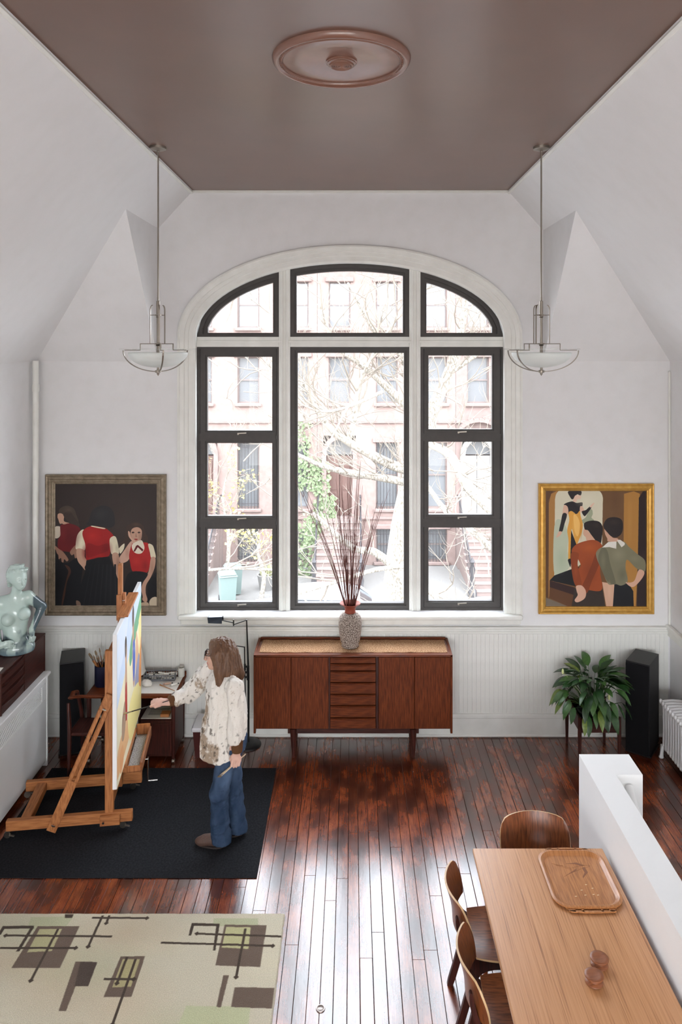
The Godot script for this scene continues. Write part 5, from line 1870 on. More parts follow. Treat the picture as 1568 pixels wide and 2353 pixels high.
func radiator_cover():
	var x := -2.92
	var t = thing("radiator_cover", "long white radiator cover with perforated grilles along the left wall", "radiator cover", W((XL + x) / 2, 0, 5.6))
	var o = t.position
	var L = func(a, y, d): return W(a, y, d) - o
	var d1 := 7.06
	var d0 := 4.1
	var b = mb()
	# front panel with two openings for the grilles
	var g = [[6.10, 6.96], [5.12, 5.98], [4.2, 5.0]]
	b.box(L.call(x - 0.02, 0.055, d0), L.call(x, 0.66, d1), 0.002)
	b.box(L.call(x - 0.02, 0.80, d0), L.call(x, 0.865, d1), 0.002)
	var e = [d0, 4.2, 5.0, 5.12, 5.98, 6.10, 6.96, d1]
	for i in range(0, 8, 2): b.box(L.call(x - 0.02, 0.66, e[i]), L.call(x, 0.80, e[i + 1]))
	part("front_panel", b, M.white, t)
	part("end_panel", mb().box(L.call(XL + 0.045, 0.0, d1), L.call(x + 0.006, 0.866, d1 + 0.022), 0.003), M.white, t)
	part("end_panel", mb().box(L.call(XL + 0.045, 0.0, d0 - 0.022), L.call(x + 0.006, 0.866, d0), 0.003), M.white, t)
	part("lid", mb().box(L.call(XL + 0.003, 0.866, d0 - 0.04), L.call(x + 0.028, 0.893, d1 + 0.04), 0.006), M.white, t)
	for q in g:
		b = mb()
		var n = 8
		for i in n: b.box(L.call(x - 0.012, 0.661 + 0.0195 * i, q[0]), L.call(x - 0.006, 0.6655 + 0.0195 * i - 0.0, q[1]))
		var cnt = int((q[1] - q[0]) / 0.024)
		for i in n - 1:
			for k in cnt:
				var d = q[0] + (k + (0.5 if i % 2 else 0.0)) * 0.024
				b.box(L.call(x - 0.012, 0.6655 + 0.0195 * i, d), L.call(x - 0.006, 0.6805 + 0.0195 * i, d + 0.007))
		part("grille", b, M.white, t)
	part("heater", mb().box(L.call(XL + 0.08, 0.12, 4.5), L.call(x - 0.12, 0.78, 6.9), 0.02), M.iron, t)

func low_chest():
	var x := -2.95
	var d0 := 6.21
	var d1 := 7.10
	var y0 := 0.895
	var y1 := 1.255
	var t = thing("low_chest", "dark wooden chest with four drawers and a door, on the radiator cover", "chest", W((XL + x) / 2, y0, (d0 + d1) / 2))
	var o = t.position
	var L = func(a, y, d): return W(a, y, d) - o
	var b = mb()
	b.box(L.call(XL + 0.03, y0, d0), L.call(x - 0.02, y0 + 0.018, d1), 0.002)
	b.box(L.call(XL + 0.03, y1 - 0.018, d0 - 0.002), L.call(x + 0.004, y1, d1 + 0.002), 0.003)
	b.box(L.call(XL + 0.03, y0, d0), L.call(x + 0.002, y1 - 0.018, d0 + 0.018), 0.002)
	b.box(L.call(XL + 0.03, y0, d1 - 0.018), L.call(x + 0.002, y1 - 0.018, d1), 0.002)
	b.box(L.call(XL + 0.03, y0, d0), L.call(XL + 0.04, y1 - 0.018, d1))
	part("carcass", b, M.dark_z, t)
	part("door", mb().box(L.call(x - 0.018, y0 + 0.004, 6.655), L.call(x, y1 - 0.02, d1 - 0.02), 0.003), M.dark_z, t)
	for i in 4:
		var ya = y0 + 0.004 + i * 0.0845
		b = mb()
		var za = 6.228
		var zb = 6.648
		b.box(L.call(x - 0.018, ya, za), L.call(x - 0.002, ya + 0.081, zb), 0.002)
		var dr = part("drawer", b, M.dark_z, t)
		b = mb()      # lip that swells in the middle
		for k in 10:
			var u0 = k / 10.0
			var u1 = (k + 1) / 10.0
			var f = func(u): return 0.002 + 0.02 * sin(PI * u)
			var a0 = L.call(x + f.call(u0), ya + 0.079, lerpf(za, zb, u0))
			var a1 = L.call(x + f.call(u1), ya + 0.079, lerpf(za, zb, u1))
			var c0 = L.call(x - 0.004, ya + 0.081, lerpf(za, zb, u0))
			var c1 = L.call(x - 0.004, ya + 0.081, lerpf(za, zb, u1))
			var g0 = L.call(x - 0.003, ya + 0.05, lerpf(za, zb, u0))
			var g1 = L.call(x - 0.003, ya + 0.05, lerpf(za, zb, u1))
			b.quad(a0, a1, c1, c0, Vector3.UP)
			b.quad(a0, a1, g1, g0, Vector3(1, -1, 0))
		part("lip_handle", b, M.dark_z, dr)
	b = mb()
	b.quad(W(-3.10, y1 + 0.0012, 6.235), W(-2.975, y1 + 0.0012, 6.225), W(-2.985, y1 + 0.0012, 6.33), W(-3.11, y1 + 0.0012, 6.33), Vector3.UP)
	b.box(W(-3.10, y1 + 0.0002, 6.24), W(-2.985, y1 + 0.001, 6.325))
	tag(part("paper_sheet", b, M.paper), "white sheet of paper on the dark chest's corner", "paper")

func bust():
	var base = W(fx(36, 6.64) - 0.0, 1.2555, 6.66)
	var F = Field.new(Vector3(-0.32, -0.02, -0.22), Vector3(0.27, 0.82, 0.24), 0.0085)
	F.ell(Vector3(0.0, 0.04, 0), Vector3(0.155, 0.1, 0.115), 0.03)
	F.ell(Vector3(-0.01, 0.17, 0), Vector3(0.102, 0.14, 0.085), 0.05)
	F.ell(Vector3(-0.025, 0.34, 0), Vector3(0.135, 0.15, 0.098), 0.05)
	F.cap(Vector3(-0.13, 0.46, -0.01), Vector3(0.09, 0.49, -0.005), 0.05, 0.05, 0.05)
	F.ell(Vector3(-0.062, 0.325, 0.088), Vector3(0.055, 0.055, 0.052), 0.018)
	F.ell(Vector3(0.072, 0.362, 0.080), Vector3(0.054, 0.054, 0.058), 0.018)
	F.ell(Vector3(-0.01, 0.19, 0.07), Vector3(0.05, 0.05, 0.03), 0.04)
	F.cap(Vector3(-0.015, 0.49, 0.0), Vector3(0.008, 0.60, 0.02), 0.044, 0.04, 0.03)
	# arms
	F.cap(Vector3(0.098, 0.485, 0), Vector3(0.208, 0.375, -0.03), 0.05, 0.041, 0.02)
	F.cap(Vector3(0.208, 0.375, -0.03), Vector3(0.132, 0.2, 0.03), 0.041, 0.027, 0.015)
	F.cap(Vector3(0.132, 0.2, 0.03), Vector3(0.128, 0.145, 0.06), 0.027, 0.024, 0.012)
	F.cap(Vector3(-0.14, 0.45, 0), Vector3(-0.175, 0.22, 0.02), 0.048, 0.040, 0.02)
	F.cap(Vector3(-0.175, 0.22, 0.02), Vector3(-0.125, 0.11, 0.11), 0.040, 0.027, 0.015)
	F.cap(Vector3(-0.13, 0.11, 0.11), Vector3(-0.085, 0.12, 0.118), 0.03, 0.028, 0.012, Vector3.BACK, 0.6)
	for i in 4:
		F.cap(Vector3(-0.08, 0.145 - 0.019 * i, 0.118), Vector3(-0.045, 0.148 - 0.018 * i, 0.124), 0.0105, 0.0095, 0.004)
		F.cap(Vector3(-0.045, 0.148 - 0.018 * i, 0.124), Vector3(-0.008 - 0.006 * absf(i - 1), 0.138 - 0.017 * i, 0.112), 0.0095, 0.0075, 0.004)
		F.cap(Vector3(0.12 + 0.013 * i, 0.15 - 0.004 * i, 0.07), Vector3(0.108 + 0.014 * i, 0.105, 0.1 - 0.008 * i), 0.011, 0.008, 0.005)
	# head, looking down to its left
	F.ell(Vector3(0.01, 0.685, 0.01), Vector3(0.078, 0.085, 0.088), 0.02)
	F.ell(Vector3(0.035, 0.655, 0.045), Vector3(0.056, 0.075, 0.056), 0.02)
	F.ell(Vector3(0.042, 0.60, 0.062), Vector3(0.03, 0.028, 0.028), 0.025)
	F.cap(Vector3(0.06, 0.67, 0.10), Vector3(0.068, 0.632, 0.108), 0.009, 0.013, 0.012)
	F.ell(Vector3(0.035, 0.672, 0.104), Vector3(0.014, 0.01, 0.012), -0.012)
	F.ell(Vector3(0.085, 0.672, 0.078), Vector3(0.013, 0.01, 0.013), -0.012)
	F.ell(Vector3(0.055, 0.612, 0.094), Vector3(0.015, 0.005, 0.011), 0.006)
	F.ell(Vector3(0.055, 0.602, 0.092), Vector3(0.013, 0.005, 0.011), 0.006)
	for s in [[0.035, 0.102], [0.082, 0.080]]: F.ell(Vector3(s[0], 0.671, s[1] - 0.006), Vector3(0.012, 0.006, 0.010), 0.003)
	# waves of hair
	var hn = noise(131, 22.0, 2)
	F.ell(Vector3(-0.005, 0.705, -0.012), Vector3(0.086, 0.082, 0.088), 0.012)
	for i in 8:
		var a = -1.2 + i * 0.42
		F.ell(Vector3(0.008 + 0.074 * sin(a), 0.748 - 0.012 * absf(sin(a)), 0.062 * cos(a) + 0.004), Vector3(0.018, 0.018, 0.02), 0.006)
		F.ell(Vector3(0.002 + 0.05 * sin(a), 0.772, 0.04 * cos(a) - 0.01), Vector3(0.016, 0.014, 0.02), 0.008)
	for i in 5: F.ell(Vector3(-0.062, 0.69 - 0.025 * i, 0.03 - 0.02 * i), Vector3(0.022, 0.02, 0.026), 0.01)
	F.below(0.0)
	var nz = noise(132, 5.0, 3)
	var mint = Color(0.45, 0.56, 0.51)
	var slate = Color(0.045, 0.072, 0.095)
	var mid = Color(0.16, 0.24, 0.28)
	var glaze = func(p, n):
		var w = nz.get_noise_3dv(p)
		var low = clampf((0.19 + 0.11 * w - p.y) / 0.035, 0, 1)
		var arm = clampf((p.x - 0.138 + 0.012 * w) / 0.01, 0, 1) if p.y < 0.49 and p.y > 0.10 and p.z < 0.055 else 0.0
		var k = maxf(low * clampf(0.75 + 0.6 * nz.get_noise_3dv(p * 2.3 + Vector3(4, 1, 2)), 0.25, 0.95), arm * 0.92)
		if p.x > 0.09 and p.z > 0.055 and p.y < 0.155: k *= 0.35      # pale fingers on the hip
		if p.z > 0.10 and p.x < 0.0 and p.y < 0.17: k *= 0.12      # pale hand over the waist
		var c = mint.lerp(slate, k)
		var mist = clampf((0.06 - p.y + 0.03 * w) / 0.06, 0, 1)
		return c.lerp(mid, mist * 0.8)
	var m = plain(Color.WHITE, 0.16, 0.55)
	m.vertex_color_use_as_albedo = true
	var t = thing("glazed_bust", "pale green glazed bust of a woman, one hand on her hip", "sculpture", base, 0.32)
	part("figure", F.mesh(glaze), m, t)

func desk():
	var t = thing("writing_desk", "reddish-brown wooden desk with a cupboard, standing behind the easel", "desk", W(-2.13, 0, 7.3))
	var o = t.position
	var L = func(a, y, d): return W(a, y, d) - o
	var x0 := -2.56
	var x1 := -1.69
	part("top", mb().box(L.call(x0, 0.632, 7.08), L.call(x1, 0.66, 7.54), 0.005), M.teak_x, t)
	part("back_rail", mb().box(L.call(x0, 0.66, 7.52), L.call(x1, 0.70, 7.54), 0.005), M.teak_x, t)
	var b = mb()
	b.box(L.call(-2.06, 0.06, 7.11), L.call(-2.04, 0.632, 7.52), 0.003)
	b.box(L.call(-1.73, 0.06, 7.11), L.call(-1.71, 0.632, 7.52), 0.003)
	b.box(L.call(-2.04, 0.06, 7.13), L.call(-1.73, 0.08, 7.52))
	b.box(L.call(-2.04, 0.41, 7.11), L.call(-1.73, 0.428, 7.52), 0.003)
	b.box(L.call(-2.04, 0.06, 7.51), L.call(-1.73, 0.632, 7.52))
	part("pedestal", b, M.dark_y, t)
	b = mb()
	b.box(L.call(-2.038, 0.065, 7.105), L.call(-1.732, 0.408, 7.125), 0.004)
	b.box(L.call(-2.012, 0.09, 7.098), L.call(-1.758, 0.382, 7.108), 0.003)
	part("cupboard_door", b, M.dark_y, t)
	for x in [x0 + 0.03, -1.72]:
		for d in [7.11, 7.50]:
			b = mb()
			b.tube([L.call(x, 0.045, d), L.call(x, 0.632, d)], [0.015, 0.022], 10)
			part("leg", b, M.dark_y, t)
			b = mb()
			b.tube([L.call(x - 0.012, 0.022, d), L.call(x + 0.012, 0.022, d)], 0.022, 12)
			b.tube([L.call(x, 0.02, d), L.call(x, 0.05, d)], 0.006, 6)
			part("caster", b, M.nickel, t)
	# armchair with curled arms, drawn up on the left
	var c = thing("armchair", "dark wooden armchair with curled arms, beside the black loudspeaker", "chair", W(-2.40, 0.0072, 6.95))
	b = mb()
	b.box(Vector3(-0.21, 0.42, -0.13), Vector3(0.21, 0.45, 0.17), 0.01)
	part("seat", b, M.dark_z, c)
	var hp = []
	for i in 17:
		var a = PI * i / 16.0
		hp.append(Vector3(-0.235 * cos(a), 0.70 + 0.09 * sin(a), 0.02 + 0.15 * sin(a)))
	b = mb()
	b.tube([hp[0] + Vector3(0.0, 0.0, -0.14), hp[0] + Vector3(0, 0.03, -0.06)] + hp + [hp[16] + Vector3(0, 0.03, -0.06), hp[16] + Vector3(0, 0.0, -0.14)], 0.024, 10, true, 0.6)
	part("back_rail", b, M.teak_x, c)
	for sx in [-1.0, 1.0]:
		for z in [-0.16, 0.16]:
			b = mb()
			b.tube([Vector3(sx * 0.2, 0.0 if z > 0 else -0.0072, z * 1.1), Vector3(sx * 0.195, 0.44, z), Vector3(sx * 0.225, 0.70, z * 0.7)], [0.013, 0.021, 0.015], 10)
			part("leg", b, M.dark_y, c)
	# storage bin with a milky lid
	var s = thing("storage_bin", "dark red plastic storage bin with a milky lid beside the desk", "bin", W(-1.40, 0, 7.33))
	b = mb()
	b.slab([Vector3(-0.13, 0.0, 0.13), Vector3(0.13, 0.0, 0.13), Vector3(0.15, 0.275, 0.15), Vector3(-0.15, 0.275, 0.15)], Vector3(0, 0, -0.27))
	part("tub", b, plain(C8(70, 24, 20), 0.5), s)
	b = mb()
	b.box(Vector3(-0.165, 0.26, -0.14), Vector3(0.165, 0.30, 0.165), 0.012)
	part("lid", b, plain(C8(214, 214, 218), 0.35), s)

func desk_things():
	var y := 0.6605
	var b = mb()
	b.box(W(-2.2, y, 7.125), W(-1.712, y + 0.006, 7.475), 0.001)
	tag(part("palette_board", b, plain(C8(232, 230, 224), 0.6)), "white drawing board lying on the desk top", "board")
	y += 0.0062
	# grey basket of paint tubes
	var t = thing("plastic_basket", "grey slotted plastic basket full of paint tubes on the desk", "basket", W(-1.93, y, 7.43), 0.05)
	var gm = plain(C8(112, 114, 118), 0.5)
	b = mb()
	b.box(Vector3(-0.15, 0, -0.055), Vector3(0.15, 0.004, 0.055))
	for s in [-1.0, 1.0]:
		b.box(Vector3(-0.155, 0.052, s * 0.06 - 0.004), Vector3(0.155, 0.062, s * 0.06 + 0.004), 0.002)
		b.box(Vector3(-0.155, 0.0, s * 0.058 - 0.002), Vector3(0.155, 0.022, s * 0.058 + 0.002))
		b.box(Vector3(s * 0.153 - 0.003, 0.0, -0.056), Vector3(s * 0.153 + 0.003, 0.06, 0.056))
		for k in 13: b.box(Vector3(-0.155 + k * 0.0252, 0.02, s * 0.058 - 0.002), Vector3(-0.147 + k * 0.0252, 0.054, s * 0.058 + 0.002))
	part("basket", b, gm, t)
	rng.seed = 9
	var cols = [C8(226, 222, 214), C8(236, 234, 228), C8(206, 200, 190)]
	for i in 22:
		var q = Vector3(-1.93 + rr(-0.12, 0.12), y + 0.018 + (0.018 if i > 8 else 0.0) + (0.016 if i > 16 else 0.0) + rr(0, 0.006), -7.43 + rr(-0.035, 0.035))
		paint_tube(q, rr(-0.5, 0.5) + (PI if i % 2 else 0.0), cols[i % 3], "white paint tube lying in the grey slotted basket", "paint tubes in the basket", rr(0.8, 1.0))
	paint_tube(W(-1.82, y + 0.011, 7.30), 0.3, C8(196, 160, 140), "used paint tube with a pinkish label lying on the drawing board", "", 1.0)
	paint_tube(W(-1.755, y + 0.011, 7.285), 0.5, C8(222, 220, 214), "white paint tube with a dark cap lying alone on the drawing board", "", 1.0)
	# crumpled paper
	var F = Field.new(Vector3(-0.06, -0.01, -0.05), Vector3(0.06, 0.08, 0.05), 0.006)
	F.ell(Vector3(-0.01, 0.026, 0), Vector3(0.036, 0.028, 0.03), 0.01)
	F.ell(Vector3(0.02, 0.02, 0.006), Vector3(0.024, 0.02, 0.024), 0.01)
	F.rough(noise(141, 28.0, 3, FastNoiseLite.TYPE_CELLULAR), 0.016)
	F.below(0.0005)
	tag(part("crumpled_paper", F.mesh(), M.paper, null, W(-2.02, y, 7.28)), "crumpled ball of white paper on the desk beside the canvas", "paper")
	# brush lying on the board
	b = mb()
	b.tube([W(-1.86, y + 0.006, 7.26), W(-1.72, y + 0.005, 7.16)], [0.004, 0.0025], 6)
	b.tube([W(-1.895, y + 0.006, 7.285), W(-1.86, y + 0.006, 7.26)], [0.007, 0.004], 6)
	tag(part("paint_brush", b, M.oak_x), "thin paint brush lying across the drawing board", "brush")
	# jar
	var j = thing("glass_jar", "small glass jar of cloudy liquid at the edge of the desk", "jar", W(-1.735, 0.6603, 7.50))
	b = mb()
	b.lathe(Vector3.ZERO, [Vector2(0.0, 0.0), Vector2(0.03, 0.0), Vector2(0.034, 0.006), Vector2(0.034, 0.07), Vector2(0.03, 0.08), Vector2(0.032, 0.092), Vector2(0.029, 0.092), Vector2(0.027, 0.08), Vector2(0.031, 0.07), Vector2(0.031, 0.006), Vector2(0.0, 0.004)], 20)
	part("glass", b, plain(C8(214, 214, 206), 0.15), j)
	part("liquid", mb().lathe(Vector3.ZERO, [Vector2(0.0, 0.06), Vector2(0.0305, 0.06), Vector2(0.0305, 0.055)], 20), plain(C8(150, 140, 120), 0.2), j)
	# newspaper and wooden box on the open shelf
	var np = W(-1.885, 0.4285, 7.23)
	b = mb(Transform3D(Basis(), -np))
	b.box(W(-2.03, 0.4285, 7.10), W(-1.74, 0.434, 7.36), 0.002)
	var n = thing("newspaper", "folded newspaper on the desk's open shelf under the artist's hand", "newspaper", np)
	part("sheets", b, M.paper, n)
	b = mb(Transform3D(Basis(), -np))
	for k in 7: b.box(W(-1.98, 0.434, 7.17 + 0.02 * k), W(-1.80, 0.4346, 7.176 + 0.02 * k))
	part("print", b, plain(C8(96, 92, 88), 0.8), n).set_meta("kind", "stuff")
	b = mb()
	b.box(W(-1.85, 0.4352, 7.12), W(-1.765, 0.462, 7.2), 0.003)
	tag(part("wooden_block", b, M.oak_x), "small brown wooden block lying on the newspaper", "block")
	# lamp with a white shade behind the canvas
	var l = thing("table_lamp", "white shaded table lamp on the desk, half hidden behind the canvas", "lamp", W(-2.21, 0.6603, 7.45))
	part("base", mb().lathe(Vector3.ZERO, [Vector2(0.0, 0.02), Vector2(0.01, 0.02), Vector2(0.05, 0.014), Vector2(0.055, 0.0)], 24), M.white, l)
	part("stem", mb().tube([Vector3(0, 0.015, 0), Vector3(0, 0.2, 0)], 0.008, 8), M.white, l)
	part("shade", mb().lathe(Vector3.ZERO, [Vector2(0.128, 0.06), Vector2(0.12, 0.075), Vector2(0.085, 0.31), Vector2(0.083, 0.31), Vector2(0.118, 0.075), Vector2(0.126, 0.06)], 28), plain(C8(236, 234, 228), 0.8), l)
	# blue can of brushes
	var cpos = W(-2.47, 0.6603, 7.32)
	var can = thing("brush_can", "navy blue can holding paint brushes at the end of the desk", "can", cpos)
	part("can", mb().lathe(Vector3.ZERO, [Vector2(0.0, 0.0), Vector2(0.074, 0.0), Vector2(0.078, 0.006), Vector2(0.078, 0.2), Vector2(0.074, 0.2), Vector2(0.072, 0.01), Vector2(0.0, 0.01)], 28), plain(C8(20, 22, 48), 0.35), can)
	rng.seed = 15
	for i in 13:
		var a = rr(0, TAU)
		var lean = 0.055
		var foot = cpos + Vector3(cos(a + 2.5) * 0.04, 0.02, sin(a + 2.5) * 0.04)
		var mouth = cpos + Vector3(cos(a) * lean, 0.195, sin(a) * lean)
		var big = i == 0
		if big: mouth = cpos + Vector3(-0.05, 0.195, 0.03)
		var dir = (mouth - foot).normalized()
		var len = 0.33 if big else rr(0.23, 0.33)
		var bt = Transform3D(Basis(), -foot)
		b = mb(bt)
		var f = foot + dir * (len - 0.05)
		b.tube([foot, foot + dir * len * 0.5, f], [0.003, 0.005 if not big else 0.009, 0.004 if not big else 0.012], 7)
		var o = thing("paint_brush", "broad house-painting brush leaning out of the navy can" if big else "used paint brush standing in the navy blue can", "brush", foot, 0.0, "" if big else "brushes in the can")
		part("handle", b, [M.oak_x, M.walnut_x, M.black][i % 3] if not big else M.oak_x, o)
		b = mb(bt)
		b.tube([f, f + dir * 0.03], 0.005 if not big else 0.02, 8, true, 1.0 if not big else 0.4)
		part("ferrule", b, M.nickel, o)
		b = mb(bt)
		b.tube([f + dir * 0.03, f + dir * 0.05, f + dir * 0.075], [0.006, 0.007, 0.002] if not big else [0.02, 0.022, 0.02], 8, true, 1.0 if not big else 0.4)
		part("bristles", b, plain(C8(150, 128, 100), 0.9), o)

func paint_tube(at, turn, col, label, group, k):
	var t = thing("paint_tube", label, "paint tube", at, turn, group)
	var b = mb()
	b.tube([Vector3(-0.03, 0, 0) * k, Vector3(0.02, 0, 0) * k, Vector3(0.034, 0, 0) * k], [0.010, 0.010, 0.004], 8)
	b.slab([Vector3(-0.05, 0.0012, -0.011), Vector3(-0.05, 0.0012, 0.011), Vector3(-0.03, 0.008, 0.009), Vector3(-0.03, 0.008, -0.009)], Vector3(0, -0.002, 0))
	b.slab([Vector3(-0.05, -0.0012, -0.011), Vector3(-0.05, -0.0012, 0.011), Vector3(-0.03, -0.008, 0.009), Vector3(-0.03, -0.008, -0.009)], Vector3(0, 0.002, 0))
	part("tube", b, plain(col, 0.4), t)
	part("cap", mb().tube([Vector3(0.034, 0, 0) * k, Vector3(0.048, 0, 0) * k], 0.006, 8), M.black if rng.randf() < 0.5 else M.white, t)

func floor_lamp():
	var d := 7.44
	var x := -1.045
	var t = thing("floor_lamp", "black swing-arm floor lamp standing beside the sideboard", "lamp", W(x, 0, d))
	var o = t.position
	var b = mb()
	b.lathe(Vector3.ZERO, [Vector2(0.0, 0.028), Vector2(0.03, 0.03), Vector2(0.1, 0.022), Vector2(0.125, 0.012), Vector2(0.13, 0.0)], 32, 0.6)
	part("base", b, M.black, t)
	var L = func(px, py): return P(px, py, d) - o
	part("pole", mb().tube([Vector3(0, 0.02, 0), Vector3(0, 0.7, 0), L.call(567, 1424)], [0.011, 0.010, 0.007], 10), M.black, t)
	b = mb()
	b.tube([L.call(564, 1602), L.call(562, 1486)], 0.006, 8)
	part("inner_pole", b, M.black, t)
	b = mb()
	for py in [1532, 1545, 1556]:
		b.tube([L.call(562, py), L.call(572, py)], 0.011, 8)
	b.tube([L.call(570, 1530), L.call(570, 1562)], 0.014, 10)
	b.tube([L.call(563, 1526), L.call(563, 1540)], 0.011, 10)
	part("clamp", b, M.black, t)
	b = mb()
	b.tube([L.call(567, 1425), L.call(538, 1435)], 0.005, 8)
	b.tube([L.call(537, 1424), L.call(537, 1438)], 0.007, 8)
	b.tube([L.call(537, 1431), L.call(508, 1425)], 0.005, 8)
	part("arm", b, M.black, t)
	# folded metal head
	b = mb()
	var h0 = L.call(512, 1421)
	var h1 = L.call(479, 1420)
	b.slab([h0 + Vector3(0, 0.02, 0.03), h1 + Vector3(0, 0.015, 0.045), h1 + Vector3(0, 0.015, -0.045), h0 + Vector3(0, 0.02, -0.03)], Vector3(0, 0.006, 0))
	b.slab([h0 + Vector3(0, 0.02, 0.03), h1 + Vector3(0, 0.015, 0.045), h1 + Vector3(0.01, -0.03, 0.065), h0 + Vector3(0, -0.035, 0.05)], Vector3(0, 0.003, 0.004))
	b.slab([h0 + Vector3(0, 0.02, -0.03), h1 + Vector3(0, 0.015, -0.045), h1 + Vector3(0.01, -0.03, -0.065), h0 + Vector3(0, -0.035, -0.05)], Vector3(0, 0.003, -0.004))
	part("lamp_head", b, plain(C8(52, 60, 70), 0.25, 0.5, 0.6), t)
	b = mb()
	b.tube([L.call(562, 1487), L.call(538, 1483), L.call(512, 1482)], 0.005, 8)
	part("arm", b, M.black, t)
	b = mb()
	b.tube([L.call(512, 1482), L.call(500, 1482)], [0.02, 0.045], 12)
	part("lamp_head", b, M.black, t)

func easel():
	var at = W(-1.96, 0.0072, 6.41)
	var turn := 0.1385
	var t = thing("studio_easel", "large wooden studio easel on casters, on the black mat", "easel", at, turn)
	var V = func(x, y, z): return Vector3(x, y, z)
	for s in [1.0, -1.0]:
		var z = s * 0.272
		part("base_rail", mb().box(V.call(-0.90, 0.062, z - 0.024), V.call(0.095, 0.145, z + 0.024), 0.004), M.easel_x, t)
		part("post", mb().box(V.call(-0.125, 0.145, z - 0.022 + s * 0.0), V.call(-0.055, 1.482, z + 0.022), 0.004), M.easel_y, t)
		# slotted diagonal brace, in two runs beside its slot
		var a = V.call(-0.085, 1.10, z + s * 0.036)
		var c = V.call(-0.545, 0.045, z + s * 0.036)
		var al = (c - a).normalized()
		var pr = Vector3(al.y, -al.x, 0)
		var b = mb()
		for k in [-1.0, 1.0]: b.bar(a + al * 0.11 + pr * 0.025 * k, a + al * 0.72 + pr * 0.025 * k, 0.022, 0.028, pr, 0.002)
		b.bar(a - al * 0.03, a + al * 0.11, 0.022, 0.078, pr, 0.003)
		b.bar(a + al * 0.72, c, 0.022, 0.078, pr, 0.003)
		part("brace", b, wood(M.t_easel, 1, 0.5, 2.2, 0.6), t)
		b = mb()
		for q in [a + al * 0.09, c - al * 0.06]:
			b.tube([q, q + V.call(0, 0, s * 0.03)], 0.006, 8)
			b.bar(q + V.call(-0.014, 0.006, s * 0.024), q + V.call(0.014, -0.006, s * 0.024), 0.007, 0.012)
		part("wing_nut", b, M.chrome, t)
		part("end_block", mb().box(V.call(-0.16, 0.055, z + s * 0.024), V.call(0.0, 0.135, z + s * 0.05), 0.003), M.easel_x, t)
		b = mb()
		b.tube([V.call(-0.13, 0.09, z + s * 0.05), V.call(-0.13, 0.09, z + s * 0.066)], 0.009, 10)
		part("bolt", b, M.chrome, t)
		for x in [-0.88, 0.03]:
			b = mb()
			b.tube([V.call(x, 0.062, z), V.call(x, 0.035, z)], 0.01, 8)
			b.tube([V.call(x - 0.012, 0.027, z - 0.008), V.call(x - 0.012, 0.027, z + 0.008)], 0.027, 14)
			b.bar(V.call(x + 0.005, 0.03, z + s * 0.015), V.call(x + 0.045, 0.018, z + s * 0.015), 0.02, 0.006)
			part("caster", b, M.nickel, t)
	part("cross_rail", mb().box(V.call(-0.80, 0.065, -0.248), V.call(-0.72, 0.135, 0.248), 0.004), M.easel_z, t)
	part("cross_rail", mb().box(V.call(-0.118, 0.16, -0.25), V.call(-0.07, 0.24, 0.25), 0.004), M.easel_z, t)
	part("cross_rail", mb().box(V.call(-0.118, 1.38, -0.25), V.call(-0.07, 1.45, 0.25), 0.004), M.easel_z, t)
	part("mast", mb().box(V.call(-0.066, 0.2, -0.03), V.call(-0.03, 2.115, 0.03), 0.004), M.easel_y, t)
	var b = mb()
	b.box(V.call(-0.075, 1.64, -0.045), V.call(-0.028, 1.86, -0.032), 0.003)
	b.box(V.call(-0.075, 1.64, 0.032), V.call(-0.028, 1.86, 0.045), 0.003)
	b.box(V.call(-0.028, 1.752, -0.03), V.call(-0.004, 1.86, 0.03), 0.003)
	part("clamp_block", b, M.easel_y, t)
	part("clamp_board", mb().box(V.call(-0.028, 1.752, -0.29), V.call(0.062, 1.772, 0.29), 0.003), M.easel_z, t)
	b = mb()
	b.tube([V.call(-0.01, 1.81, 0.03), V.call(-0.01, 1.81, 0.075)], 0.005, 8)
	b.bar(V.call(-0.01, 1.80, 0.07), V.call(-0.01, 1.825, 0.08), 0.02, 0.006)
	part("clamp_screw", b, M.chrome, t)
	# paint tray under the canvas
	b = mb()
	b.box(V.call(-0.03, 0.50, -0.3), V.call(0.045, 0.5405, 0.3), 0.003)
	b.box(V.call(0.045, 0.462, -0.3), V.call(0.165, 0.478, 0.3), 0.003)
	part("tray_bottom", b, M.easel_z, t)
	part("tray_lip", mb().box(V.call(0.155, 0.46, -0.3), V.call(0.175, 0.545, 0.3), 0.004), wood(M.t_easel, 2, 0.6, 2.2, 0.3, C8(200, 190, 180)), t)
	for z in [-0.3, 0.285]: part("tray_end", mb().box(V.call(0.045, 0.462, z), V.call(0.165, 0.575 if z < 0 else 0.52, z + 0.015), 0.006), M.easel_y, t)
	b = mb()
	b.box(V.call(0.05, 0.4785, -0.28), V.call(0.152, 0.484, 0.28), 0.002)
	part("paint_crust", b, tri3(plain(Color.WHITE, 0.6), ntex(noise(151, 0.05, 4), [C8(80, 74, 70), C8(150, 146, 142), C8(206, 204, 200), C8(120, 104, 92)], [0.2, 0.45, 0.65, 0.9]), Vector3.ONE * 4.0, ntex(noise(152, 0.08, 3)), 0.4), t)
	part("tray_bracket", mb().box(V.call(-0.03, 0.33, -0.05), V.call(0.12, 0.462, 0.05), 0.006), M.easel_y, t)
	b = mb()
	b.tube([V.call(0.12, 0.41, 0.0), V.call(0.185, 0.41, 0.0)], 0.009, 10)
	b.tube([V.call(0.185, 0.425, 0.0), V.call(0.185, 0.21, 0.0)], 0.007, 10)
	b.tube([V.call(0.185, 0.22, 0.0), V.call(0.265, 0.22, 0.0)], 0.007, 10)
	part("crank", b, M.chrome, t)
	# stretched canvas with the picture being painted
	var c = thing("stretched_canvas", "unfinished bright painting on a stretched canvas standing on the easel", "canvas", at, turn)
